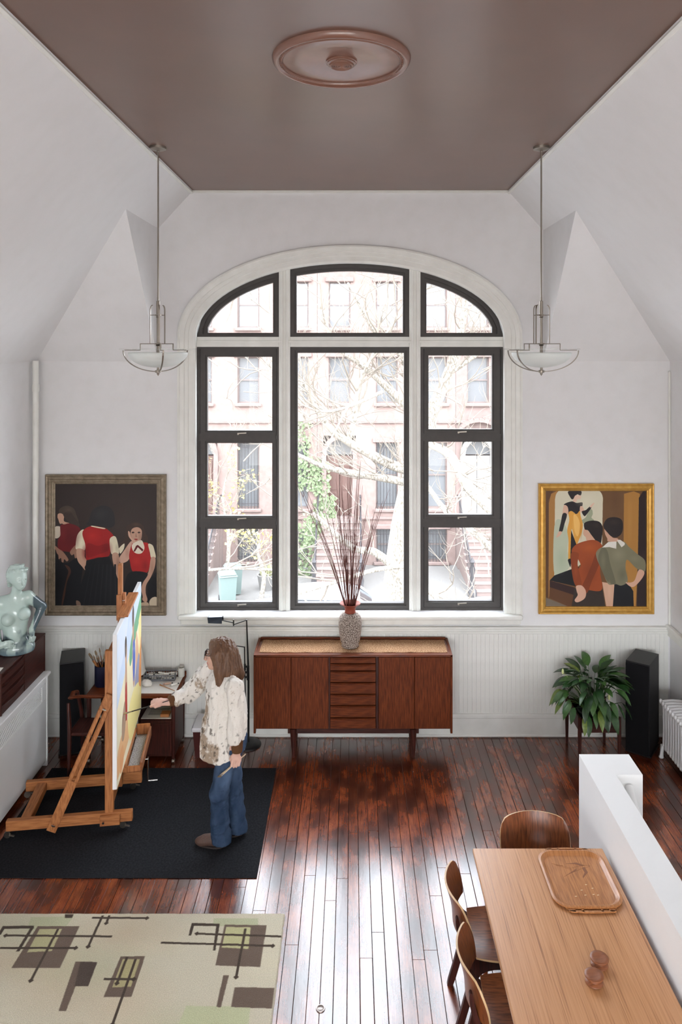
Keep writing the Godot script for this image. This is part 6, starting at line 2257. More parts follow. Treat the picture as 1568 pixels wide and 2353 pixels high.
	var y0 := 0.541
	var y1 := 1.751
	b = mb()
	b.box(V.call(-0.0, y0, -0.655), V.call(0.034, y1, 0.655), 0.003)
	part("stretcher", b, plain(C8(226, 226, 226), 0.7, 0.3), c)
	b = mb()
	b.quad(V.call(0.0346, y0 + 0.002, 0.652), V.call(0.0346, y0 + 0.002, -0.652), V.call(0.0346, y1 - 0.002, -0.652), V.call(0.0346, y1 - 0.002, 0.652), Vector3.RIGHT, [Vector2(0, 1), Vector2(1, 1), Vector2(1, 0), Vector2(0, 0)])
	part("painted_face", b, picture(work_in_progress()), c)

func work_in_progress() -> Image:
	var im := Image.create(640, 592, false, Image.FORMAT_RGB8)
	im.fill(C8(234, 224, 190))
	var S = func(a, col, s := true): blob(im, a, col, 0, 0, s)
	S.call([0, 0, 640, 0, 640, 60, 420, 150, 300, 190, 120, 250, 0, 290], C8(198, 214, 236), false)
	S.call([0, 0, 300, 0, 200, 120, 0, 200], C8(214, 226, 242), false)
	S.call([300, 190, 420, 120, 640, 60, 640, 130, 480, 190, 330, 260], C8(104, 162, 124))
	S.call([560, 150, 640, 120, 640, 420, 560, 430], C8(238, 220, 150), false)
	# figures roughed in
	S.call([180, 120, 215, 100, 235, 150, 230, 210, 240, 330, 232, 420, 195, 430, 180, 300, 190, 200], C8(196, 158, 128))
	S.call([180, 105, 205, 85, 228, 115, 215, 160, 190, 165], C8(70, 60, 54))
	S.call([190, 300, 230, 290, 240, 420, 215, 470, 190, 430], C8(172, 52, 44))
	S.call([370, 60, 405, 40, 425, 90, 420, 170, 450, 260, 440, 370, 400, 380, 375, 270, 380, 150], C8(192, 150, 122))
	S.call([372, 50, 400, 25, 425, 60, 410, 110, 380, 110], C8(84, 70, 60))
	S.call([390, 200, 440, 190, 460, 270, 440, 350, 400, 350], C8(72, 96, 178))
	S.call([480, 180, 530, 220, 560, 330, 520, 420, 470, 360], C8(214, 170, 130))
	S.call([450, 370, 560, 300, 600, 380, 520, 480, 460, 460], C8(150, 150, 176))
	S.call([0, 470, 180, 430, 300, 470, 420, 460, 400, 530, 200, 550, 0, 560], C8(226, 178, 128))
	S.call([120, 380, 180, 340, 200, 430, 160, 480, 110, 460], C8(168, 140, 116))
	S.call([260, 440, 420, 400, 620, 460, 640, 560, 420, 592, 300, 560], C8(240, 224, 150))
	S.call([560, 420, 600, 300, 640, 260, 640, 460, 600, 470], C8(224, 150, 84))
	S.call([60, 500, 130, 490, 150, 560, 80, 580], C8(222, 160, 108))
	for i in 40: soft(im, Vector2(rr(0, 640), rr(0, 592)), Vector2(rr(10, 40), rr(8, 26)), Color(C8(236, 230, 214), 0.35))
	return im

# ---------------------------------------------------------------- the artist at the easel
func artist():
	var o = W(fx(520, 5.97), 0.0075, 5.97)
	var Q = func(px, py, d): return P(px, py, d) - o
	var t = thing("person", "woman in a paint-stained white shirt and blue jeans, painting at the easel", "person", o)
	# joints
	var head = Q.call(506, 1503, 5.97)
	var neck = Q.call(513, 1546, 5.97)
	var sh_l = Q.call(538, 1575, 5.81)
	var sh_r = Q.call(486, 1541, 6.12)
	var el_r = Q.call(436, 1590, 6.16)
	var wr_r = Q.call(388, 1613, 6.07)
	var el_l = Q.call(549, 1650, 5.80)
	var wr_l = Q.call(545, 1727, 5.79)
	var hip_l = Q.call(531, 1705, 5.88)
	var hip_r = Q.call(527, 1688, 6.05)
	var kn_l = Q.call(503, 1822, 5.86)
	var kn_r = Q.call(536, 1795, 6.05)
	var an_l = Q.call(506, 1919, 5.92)
	var an_r = Q.call(543, 1893, 6.06)
	# body: one continuous surface, coarse under the clothes, fine for head and hands
	var B = Field.new(Vector3(-0.62, 0.0, -0.36), Vector3(0.26, 1.42, 0.32), 0.016)
	B.cap(neck, (sh_l + sh_r) * 0.5 + Vector3(0, -0.05, 0), 0.05, 0.07, 0.03)
	B.cap(sh_l + Vector3(0, -0.01, 0), sh_r + Vector3(0, -0.01, 0), 0.05, 0.05, 0.05)
	B.cap((sh_l + sh_r) * 0.5 + Vector3(0, -0.1, 0), (hip_l + hip_r) * 0.5 + Vector3(0, 0.1, 0), 0.105, 0.09, 0.05)
	B.cap(hip_l, hip_r, 0.075, 0.075, 0.05)
	B.cap(sh_l, el_l, 0.042, 0.036, 0.02)
	B.cap(el_l, wr_l, 0.036, 0.026, 0.01)
	B.cap(sh_r, el_r, 0.042, 0.036, 0.02)
	B.cap(el_r, wr_r, 0.036, 0.026, 0.01)
	for l in [[hip_l, kn_l, an_l], [hip_r, kn_r, an_r]]:
		B.cap(l[0], l[1], 0.065, 0.048, 0.03)
		B.cap(l[1], l[2], 0.048, 0.034, 0.01)
	# head
	var H = Field.new(head + Vector3(-0.16, -0.26, -0.13), head + Vector3(0.16, 0.16, 0.13), 0.0042)
	var h = head
	var hv = func(a, b, c): return h + Vector3(a, b, c)
	H.ell(hv.call(0.012, 0.035, 0), Vector3(0.096, 0.092, 0.078), 0.02)
	H.ell(hv.call(-0.04, -0.03, 0), Vector3(0.062, 0.085, 0.062), 0.03)
	H.ell(hv.call(-0.068, -0.092, 0), Vector3(0.026, 0.022, 0.03), 0.03)
	H.cap(hv.call(-0.02, -0.08, 0.04), hv.call(-0.068, -0.095, 0.01), 0.018, 0.018, 0.02)
	H.cap(hv.call(-0.02, -0.08, -0.04), hv.call(-0.068, -0.095, -0.01), 0.018, 0.018, 0.02)
	H.cap(hv.call(-0.098, 0.0, 0), hv.call(-0.122, -0.036, 0), 0.009, 0.012, 0.012)      # nose
	H.ell(hv.call(-0.112, -0.042, 0.011), Vector3(0.010, 0.007, 0.008), 0.006)
	H.ell(hv.call(-0.112, -0.042, -0.011), Vector3(0.010, 0.007, 0.008), 0.006)
	for s in [-1.0, 1.0]:
		H.ell(hv.call(-0.092, 0.0, s * 0.032), Vector3(0.014, 0.011, 0.016), -0.012)      # eye sockets
		H.ell(hv.call(-0.085, -0.001, s * 0.032), Vector3(0.0115, 0.0115, 0.0125), 0.003)
		H.cap(hv.call(-0.1, 0.017, s * 0.018), hv.call(-0.088, 0.02, s * 0.05), 0.006, 0.005, 0.008)      # brows
		H.ell(hv.call(0.0, -0.012, s * 0.076), Vector3(0.018, 0.03, 0.009), 0.006)      # ears
		H.ell(hv.call(-0.075, -0.035, s * 0.035), Vector3(0.022, 0.02, 0.02), 0.02)      # cheeks
	H.ell(hv.call(-0.096, -0.066, 0), Vector3(0.012, 0.0065, 0.022), 0.006)      # lips
	H.ell(hv.call(-0.094, -0.077, 0), Vector3(0.012, 0.0065, 0.018), 0.006)
	H.cap(hv.call(0.015, -0.06, 0), neck, 0.052, 0.05, 0.02)
	var skin = func(p, n):
		var q = p - h
		if q.x < -0.075 and absf(q.z) < 0.028 and q.y < -0.058 and q.y > -0.085: return Color(0.50, 0.20, 0.17)
		for s in [-1.0, 1.0]:
			if (q - Vector3(-0.094, -0.001, s * 0.032)).length() < 0.0065: return Color(0.06, 0.04, 0.035)
			if (q - Vector3(-0.09, -0.001, s * 0.032)).length() < 0.012: return Color(0.62, 0.55, 0.5)
		if q.y > 0.012 and q.y < 0.026 and q.x < -0.08: return Color(0.30, 0.19, 0.13)
		return Color(0.60, 0.37, 0.28)
	var hand_skin = func(p, n): return Color(0.62, 0.39, 0.31)
	# right hand: holds the brush between thumb and fingers
	var tip = P(282, 1641, 6.075) - o
	var tail = P(388, 1610, 6.03) - o
	var ax = (tip - tail).normalized()
	var grip = P(352, 1620, 6.045) - o
	var R = Field.new(wr_r + Vector3(-0.20, -0.10, -0.10), wr_r + Vector3(0.07, 0.10, 0.12), 0.0036)
	R.cap(wr_r + (el_r - wr_r) * 0.25, wr_r, 0.029, 0.026, 0.01)
	var palm = wr_r.lerp(grip, 0.55) + Vector3(0, 0.012, 0)
	R.cap(wr_r, palm, 0.026, 0.03, 0.014)
	R.cap(palm + Vector3(0, 0, -0.02), palm + Vector3(-0.012, -0.004, 0.022), 0.023, 0.021, 0.012)
	var kn = palm + Vector3(-0.036, 0.008, 0)
	for i in 4:
		var z = -0.03 + 0.0195 * i
		var a = kn + Vector3(0.004 * absf(i - 1.5), -0.002 * i, z)
		var fl = [0.032, 0.036, 0.034, 0.027][i]
		var m1 = a + Vector3(-fl, -0.004 - 0.002 * i, 0.0)
		var toward = grip + ax * (0.018 - 0.016 * (3 - i)) - m1
		var m2 = m1 + toward.normalized() * 0.024 + Vector3(-0.006, -0.006, 0)
		var m3 = m2 + (grip + ax * (0.02 - 0.014 * (3 - i)) + Vector3(0, -0.010, 0) - m2).limit_length(0.02)
		R.cap(palm + Vector3(0, 0, z * 0.6), a, 0.012, 0.0105, 0.008)
		R.cap(a, m1, 0.0100, 0.0090, 0.004)
		R.cap(m1, m2, 0.0090, 0.0082, 0.003)
		R.cap(m2, m3, 0.0082, 0.0072, 0.003)
	var th0 = palm + Vector3(0.006, -0.01, 0.03)
	var th1 = th0 + Vector3(-0.032, -0.006, 0.016)
	var th2 = grip + Vector3(0.004, -0.002, 0.012)
	R.cap(th0, th1, 0.0135, 0.011, 0.008)
	R.cap(th1, th2, 0.0105, 0.0085, 0.004)
	# left hand hangs and holds spare brushes
	var L = Field.new(wr_l + Vector3(-0.10, -0.18, -0.10), wr_l + Vector3(0.10, 0.07, 0.10), 0.0036)
	L.cap(wr_l + Vector3(0, 0.05, 0), wr_l, 0.028, 0.025, 0.01)
	var lp = wr_l + Vector3(-0.006, -0.048, 0.0)
	L.cap(wr_l, lp, 0.025, 0.028, 0.014, Vector3(0, 0, 1), 0.75)
	L.cap(lp + Vector3(-0.024, 0, 0), lp + Vector3(0.024, -0.004, 0), 0.019, 0.018, 0.012, Vector3(0, 0, 1), 0.8)
	for i in 4:
		var x = -0.030 + 0.0195 * i
		var a = lp + Vector3(x, -0.026 + 0.003 * absf(i - 1.5), 0.004)
		var fl = [0.034, 0.037, 0.034, 0.027][i]
		var m1 = a + Vector3(-0.006, -fl, 0.010)
		var m2 = m1 + Vector3(-0.004, -0.014, -0.018)
		var m3 = m2 + Vector3(0.0, 0.010, -0.016)
		L.cap(lp + Vector3(x * 0.6, 0, 0), a, 0.012, 0.0105, 0.008)
		L.cap(a, m1, 0.0100, 0.0092, 0.004)
		L.cap(m1, m2, 0.0092, 0.0082, 0.003)
		L.cap(m2, m3, 0.0082, 0.0072, 0.003)
	L.cap(lp + Vector3(-0.024, 0.018, 0), lp + Vector3(-0.046, -0.012, -0.008), 0.0135, 0.011, 0.008)
	L.cap(lp + Vector3(-0.046, -0.012, -0.008), lp + Vector3(-0.040, -0.042, -0.012), 0.0105, 0.0085, 0.004)
	var sm = plain(Color.WHITE, 0.5, 0.4)
	sm.vertex_color_use_as_albedo = true
	sm.subsurf_scatter_enabled = true
	sm.subsurf_scatter_strength = 0.08
	part("body", joined([B.mesh(hand_skin), H.mesh(skin), R.mesh(hand_skin), L.mesh(hand_skin)]), sm, t)
	# jeans
	var J = Field.new(Vector3(-0.25, 0.0, -0.28), Vector3(0.25, 1.02, 0.28), 0.011)
	var waist = (hip_l + hip_r) * 0.5 + Vector3(0.0, 0.1, 0)
	J.cap(waist, (hip_l + hip_r) * 0.5, 0.125, 0.125, 0.04, Vector3(1, 0, 0), 0.9)
	J.ell((hip_l + hip_r) * 0.5 + Vector3(0.045, -0.03, 0), Vector3(0.085, 0.09, 0.13), 0.05)
	J.cap(hip_l + Vector3(0, 0, -0.02), kn_l, 0.09, 0.072, 0.04)
	J.cap(hip_r + Vector3(0, 0, 0.02), kn_r, 0.09, 0.072, 0.04)
	J.cap(kn_l, an_l + Vector3(0.012, -0.045, 0), 0.072, 0.080, 0.02, Vector3(0, 0, 1), 0.85)
	J.cap(kn_r, an_r + Vector3(0.012, -0.045, 0), 0.072, 0.078, 0.02, Vector3(0, 0, 1), 0.85)
	J.rough(noise(161, 8.0, 3, FastNoiseLite.TYPE_SIMPLEX_SMOOTH, 0.1), 0.014, Vector3(1.0, 1.3, 1.0))
	J.below(0.028)
	var jn = noise(162, 9.0, 3)
	var denim = func(p, n):
		var w = 0.5 + 0.5 * jn.get_noise_3dv(p * Vector3(1, 0.5, 1))
		var worn = clampf(1.0 - absf(p.y - 0.62) / 0.28, 0, 1) * clampf((jn.get_noise_3dv(p * Vector3(0.6, 0.25, 0.6) + Vector3(3, 0, 0)) + 0.1) * 2.0, 0, 1)
		return Color(0.030, 0.052, 0.098).lerp(Color(0.12, 0.18, 0.28), clampf((w - 0.25) * 0.7 + worn * 0.5, 0, 1))
	var jm = tri3(plain(Color.WHITE, 0.9, 0.2), ntex(noise(163, 0.25, 2), [C8(205, 208, 214), C8(255, 255, 255)]), Vector3(6, 3, 6))
	jm.vertex_color_use_as_albedo = true
	part("jeans", J.mesh(denim), jm, t).set_meta("label", "blue flared jeans")
	# boots
	for q in [[an_l, -0.08], [an_r, 0.02]]:
		var a = q[0]
		var K = Field.new(Vector3(a.x - 0.24, -0.005, a.z - 0.12), Vector3(a.x + 0.12, 0.16, a.z + 0.12), 0.006)
		var f = Vector3(-1, 0, -0.12).normalized()
		K.cap(Vector3(a.x + 0.02, 0.045, a.z), Vector3(a.x, 0.12, a.z), 0.045, 0.045, 0.02)
		K.cap(Vector3(a.x + 0.03, 0.038, a.z), Vector3(a.x, 0.038, a.z) + f * 0.12, 0.04, 0.04, 0.02)
		K.ell(Vector3(a.x, 0.028, a.z) + f * 0.145, Vector3(0.062, 0.034, 0.042), 0.02)
		K.cap(Vector3(a.x, 0.07, a.z), Vector3(a.x, 0.04, a.z) + f * 0.13, 0.042, 0.03, 0.02)
		K.below(0.003)
		var bm = tri3(plain(Color.WHITE, 0.55), ntex(noise(164, 0.05, 3), [C8(70, 50, 42), C8(98, 74, 64)]), Vector3.ONE * 4.0)
		var bt = part("boot", K.mesh(), bm, t)
		var b = mb()
		var out = []
		for k in 20:
			var an = TAU * k / 20
			out.append(Vector2(cos(an) * (0.155 if cos(an) < 0 else 0.075), sin(an) * 0.044))
		b.t = Transform3D(Basis(-f, Vector3.UP.cross(-f) * -1.0, Vector3.UP), Vector3(a.x - 0.02, 0.0, a.z))
		b.prism(out.map(func(p): return Vector2(p.x - 0.02, p.y)), 0.0, 0.012)
		part("sole", b, plain(C8(40, 30, 26), 0.7), bt)
	# shirt with its sleeves
	var S = Field.new(Vector3(-0.52, 0.62, -0.36), Vector3(0.26, 1.42, 0.32), 0.0095)
	var mid = (sh_l + sh_r) * 0.5
	var hm = Q.call(516, 1722, 5.96)
	S.cap(sh_l + Vector3(-0.005, -0.012, 0), sh_r + Vector3(0.005, -0.012, 0), 0.068, 0.066, 0.05)
	S.cap(mid + Vector3(0, -0.09, 0), Q.call(514, 1650, 5.96), 0.14, 0.165, 0.06, Vector3(1, 0, 0), 0.86)
	S.cap(Q.call(514, 1650, 5.96), hm, 0.165, 0.195, 0.04, Vector3(1, 0, 0), 0.86)
	S.cap(Q.call(490, 1690, 5.90), Q.call(492, 1738, 5.88), 0.09, 0.095, 0.05)      # front tail of the shirt
	S.cap(Q.call(480, 1600, 6.0), Q.call(482, 1700, 6.0), 0.035, 0.04, 0.04)
	S.cap(sh_l, el_l, 0.074, 0.075, 0.012)
	S.cap(el_l, wr_l + Vector3(0, 0.11, 0), 0.074, 0.060, 0.006)
	S.cap(sh_r, el_r, 0.084, 0.08, 0.03)
	S.cap(el_r, wr_r + (el_r - wr_r) * 0.5, 0.078, 0.066, 0.015)
	S.cap(neck + Vector3(-0.045, -0.045, 0.0), neck + Vector3(0.06, 0.005, 0), 0.05, 0.05, 0.03)
	# folds
	S.rough(noise(165, 6.0, 2, FastNoiseLite.TYPE_SIMPLEX_SMOOTH, 0.06), 0.026, Vector3(1.5, 0.45, 1.5))
	S.rough(noise(166, 13.0, 1, FastNoiseLite.TYPE_SIMPLEX_SMOOTH), 0.004, Vector3(1.2, 0.7, 1.2))
	# curved hem: lower in front
	for z in S.nz:
		for y in S.ny:
			for x in S.nx:
				var p = S.lo + Vector3(x, y, z) * S.cell
				var i = x + S.nx * (y + S.ny * z)
				var hem = 0.725 + 0.045 * clampf((p.x + 0.03) / 0.16, 0, 1) + 0.02 * clampf((-0.13 - p.x) / 0.08, 0, 1)
				if p.x > -0.28 and absf(p.z) < 0.3 and S.f[i] < 0.05: S.f[i] = maxf(S.f[i], hem - p.y)
	# cuffs end the sleeves
	var stain = noise(167, 5.0, 4, FastNoiseLite.TYPE_SIMPLEX_SMOOTH, 0.2)
	var fleck = noise(168, 16.0, 3)
	var linen = func(p, n):
		var base = Color(0.72, 0.68, 0.62)
		var w = stain.get_noise_3dv(p)
		var f = fleck.get_noise_3dv(p)
		var zone = 0.0
		zone = maxf(zone, clampf(1.0 - absf(p.x + 0.155) / 0.06, 0, 1) * clampf((1.28 - p.y) / 0.2, 0, 1))      # placket, rubbed with brown
		zone = maxf(zone, 0.75 * clampf((1.02 - p.y) / 0.22, 0, 1) * clampf((0.03 - p.x) / 0.12, 0, 1))      # lower front
		zone = maxf(zone, clampf(1.0 - (p - (sh_r + Vector3(-0.04, -0.06, 0.03))).length() / 0.15, 0, 1) * 1.2)      # far shoulder
		zone = maxf(zone, clampf(1.0 - (p - (wr_r + Vector3(0.06, -0.03, 0))).length() / 0.14, 0, 1) * 0.6)
		var k = clampf((w * 1.6 + f * 0.7 + zone * 1.5 - 0.78) * 2.2, 0, 1)
		var c = base.lerp(Color(0.26, 0.17, 0.10), k * 0.8)
		if f > 0.36 and zone > 0.05: c = c.lerp(Color(0.06, 0.05, 0.04), 0.75)
		elif f > 0.45: c = c.lerp(Color(0.22, 0.22, 0.20), 0.6)
		return c
	var lm = tri3(plain(Color.WHITE, 0.85, 0.2), ntex(noise(169, 0.06, 4), [C8(170, 146, 120), C8(240, 236, 230), C8(255, 255, 255), C8(255, 255, 255), C8(140, 134, 128)], [0.10, 0.18, 0.24, 0.92, 0.98]), Vector3.ONE * 2.6)
	lm.vertex_color_use_as_albedo = true
	part("shirt", S.mesh(linen), lm, t).set_meta("label", "white shirt stained with brown and black paint")
	# brown sweater cuffs under the sleeves
	var km = tri3(plain(Color.WHITE, 0.9, 0.2), ntex(noise(170, 0.2, 2), [C8(78, 52, 34), C8(108, 76, 52)]), Vector3.ONE * 8.0)
	var cb = mb()
	cb.tube([wr_l + Vector3(0.0, 0.12, 0), wr_l + Vector3(0, 0.03, 0), wr_l + Vector3(0, 0.0, 0)], [0.050, 0.045, 0.040], 20)
	part("cuff", cb, km, t)
	cb = mb()
	cb.tube([wr_r + (el_r - wr_r) * 0.36, wr_r + (el_r - wr_r) * 0.12, wr_r + (el_r - wr_r) * 0.0], [0.054, 0.046, 0.038], 20)
	part("cuff", cb, km, t)
	# hair: a cap of hair and long locks to the shoulder blades
	var A = Field.new(head + Vector3(-0.16, -0.34, -0.20), head + Vector3(0.24, 0.17, 0.20), 0.0065)
	A.ell(hv.call(0.022, 0.042, 0), Vector3(0.108, 0.094, 0.092), 0.02)
	A.cap(hv.call(-0.055, 0.085, 0.02), hv.call(-0.035, 0.02, 0.075), 0.03, 0.03, 0.02)
	A.cap(hv.call(-0.055, 0.085, -0.02), hv.call(-0.035, 0.02, -0.075), 0.03, 0.03, 0.02)
	for s in [1.0, -1.0]:
		A.cap(hv.call(-0.005, 0.03, s * 0.075), hv.call(0.015, -0.10, s * 0.095), 0.045, 0.045, 0.03)
		A.cap(hv.call(0.015, -0.10, s * 0.095), hv.call(0.022, -0.225, s * 0.115), 0.045, 0.028, 0.02)
		A.cap(hv.call(0.06, 0.03, s * 0.05), hv.call(0.09, -0.11, s * 0.075), 0.06, 0.06, 0.03)
		A.cap(hv.call(0.09, -0.11, s * 0.075), hv.call(0.12, -0.20, s * 0.085), 0.058, 0.036, 0.02)
	A.cap(hv.call(0.08, 0.0, 0), hv.call(0.14, -0.16, 0.0), 0.07, 0.06, 0.03)
	A.rough(noise(171, 42.0, 2), 0.008, Vector3(1, 0.08, 1))
	var hair = func(p, n):
		var w = 0.5 + 0.5 * stain.get_noise_3dv(p * Vector3(7, 0.5, 7))
		var grey = clampf(1.0 - (p - hv.call(-0.06, 0.07, 0.02)).length() / 0.09, 0, 1)
		return Color(0.11, 0.050, 0.026).lerp(Color(0.30, 0.155, 0.085), w).lerp(Color(0.40, 0.29, 0.21), grey * 0.5)
	var am = tri3(plain(Color.WHITE, 0.5, 0.4), ntex(noise(172, 0.08, 4), [C8(150, 150, 150), C8(255, 255, 255)]), Vector3(9, 0.7, 9))
	am.vertex_color_use_as_albedo = true
	part("hair", A.mesh(hair), am, t).set_meta("label", "shoulder-length brown hair")
	# dark glasses
	var gb = mb()
	for s in [-1.0, 1.0]:
		gb.slab([hv.call(-0.122, 0.020, s * 0.010), hv.call(-0.112, 0.022, s * 0.058), hv.call(-0.114, -0.020, s * 0.054), hv.call(-0.124, -0.020, s * 0.014)], Vector3(-0.003, 0, 0))
		gb.bar(hv.call(-0.112, 0.014, s * 0.059), hv.call(0.0, 0.008, s * 0.082), 0.003, 0.006)
	gb.bar(hv.call(-0.123, 0.006, -0.012), hv.call(-0.123, 0.006, 0.012), 0.003, 0.004, Vector3.UP, 0.0005)
	part("glasses", gb, plain(C8(34, 26, 22), 0.3), t)
	# the brush at work and the spare ones in the other hand
	var wb = thing("paint_brush", "long dark-handled brush touching the canvas, in the woman's raised hand", "brush", o)
	var b = mb()
	b.tube([tail, tail.lerp(tip, 0.5), tail.lerp(tip, 0.80)], [0.003, 0.0052, 0.0045], 8)
	part("handle", b, M.black, wb)
	part("ferrule", mb().tube([tail.lerp(tip, 0.80), tail.lerp(tip, 0.90)], [0.005, 0.0065], 8), M.nickel, wb)
	part("bristles", mb().tube([tail.lerp(tip, 0.90), tail.lerp(tip, 0.96), tip], [0.007, 0.009, 0.004], 8), plain(C8(190, 170, 130), 0.9), wb)
	for k in 3:
		var g0 = lp + Vector3(-0.012, -0.048, -0.010)
		var dirv = (P(500 + 4 * k, 1776 - 3 * k, 5.72) - P(567 - 3 * k, 1722 + 3 * k, 5.80)).normalized()
		var e0 = g0 - dirv * 0.10 + Vector3(0, 0.004 * k, 0.002 * k)
		var e1 = g0 + dirv * (0.16 - 0.012 * k) + Vector3(0, -0.006 * k, 0.006 * k)
		var sb = thing("paint_brush", "pale thin paint brush held pointing down in the woman's lowered hand", "brush", o, 0.0, "spare brushes in the lowered hand")
		part("handle", mb().tube([e0, e0.lerp(e1, 0.5), e0.lerp(e1, 0.86)], [0.0025, 0.0045, 0.0038], 7), plain(C8(206, 186, 156), 0.5), sb)
		part("ferrule", mb().tube([e0.lerp(e1, 0.86), e0.lerp(e1, 0.93)], 0.0045, 7), M.nickel, sb)
		part("bristles", mb().tube([e0.lerp(e1, 0.93), e0.lerp(e1, 0.97), e1], [0.0045, 0.006, 0.002], 7), plain(C8(110, 92, 72), 0.9), sb)

# ---------------------------------------------------------------- parapet, dining table, chairs
func table_corner():
	parapet()
	dining_table()
	tray()
	shakers()
	var ch = shell_chair(W(0.93, 0, 4.48), PI / 2, "plywood shell chair at the table's long side, next to the table's far end")
	copy(ch, W(0.93, 0, 3.98), PI / 2, "plywood shell chair at the table's long side, with another between it and the far end")
	copy(ch, W(1.248, 0, 4.80), 0.0, "plywood shell chair standing at the short end of the table beside the parapet")

func parapet():
	var x0 := 1.665
	var yt := 1.01
	var d0 := 5.43
	var b = mb()
	# plan outline (x, distance), extruded upwards
	var plan = xy([x0, 1.2, 1.845, 1.2, 1.845, 5.168, 2.03, 5.168, 2.03, d0, x0, d0])
	b.t = Transform3D(Basis(Vector3(1, 0, 0), Vector3(0, 0, -1), Vector3(0, 1, 0)), Vector3.ZERO)
	b.prism(plan, 0.0, yt)
	var o = struct("wall_parapet", b, M.white)
	o.set_meta("label", "white half wall with a return at its end beside the table")
	var t = thing("stair_handrail", "white rounded handrail inside the pocket of the white half wall", "handrail", W(1.94, 0.7, 5.16))
	var q = t.position
	b = mb()
	b.tube([W(1.93, 0.93, 5.165) - q, W(1.93, 0.90, 5.12) - q, W(1.93, 0.80, 4.98) - q, W(1.93, -0.6, 3.0) - q], 0.028, 16)
	part("rail", b, M.white, t)
	for d in [4.9, 4.0]:
		b = mb()
		var y = 0.80 - (4.98 - d) * 0.707
		b.tube([W(1.845, y - 0.05, d) - q, W(1.9, y - 0.05, d) - q, W(1.93, y - 0.02, d) - q], 0.008, 8)
		part("bracket", b, M.nickel, t)

func dining_table():
	var x0 := 0.784
	var x1 := 1.632
	var d1 := 4.827
	var d0 := 3.10
	var t = thing("dining_table", "long pale brown wooden dining table beside the white half wall", "table", W((x0 + x1) / 2, 0, (d0 + d1) / 2))
	var hw = (x1 - x0) / 2
	var hl = (d1 - d0) / 2
	var b = mb()
	b.box(Vector3(-hw, 0.702, -hl), Vector3(hw, 0.73, hl), 0.005)
	part("top", b, M.table_z, t)
	b = mb()
	for s in [-1.0, 1.0]:
		b.box(Vector3(s * (hw - 0.09) - 0.011, 0.62, -hl + 0.1), Vector3(s * (hw - 0.09) + 0.011, 0.702, hl - 0.1), 0.002)
		b.box(Vector3(-hw + 0.1, 0.62, s * (hl - 0.1) - 0.011), Vector3(hw - 0.1, 0.702, s * (hl - 0.1) + 0.011), 0.002)
	part("apron", b, M.walnut_z, t)
	for sx in [-1.0, 1.0]:
		for sz in [-1.0, 1.0]:
			b = mb()
			b.tube([Vector3(sx * (hw - 0.07), 0.0, sz * (hl - 0.07)), Vector3(sx * (hw - 0.09), 0.4, sz * (hl - 0.09)), Vector3(sx * (hw - 0.09), 0.702, sz * (hl - 0.09))], [0.015, 0.024, 0.028], 14)
			part("leg", b, M.walnut_y, t)

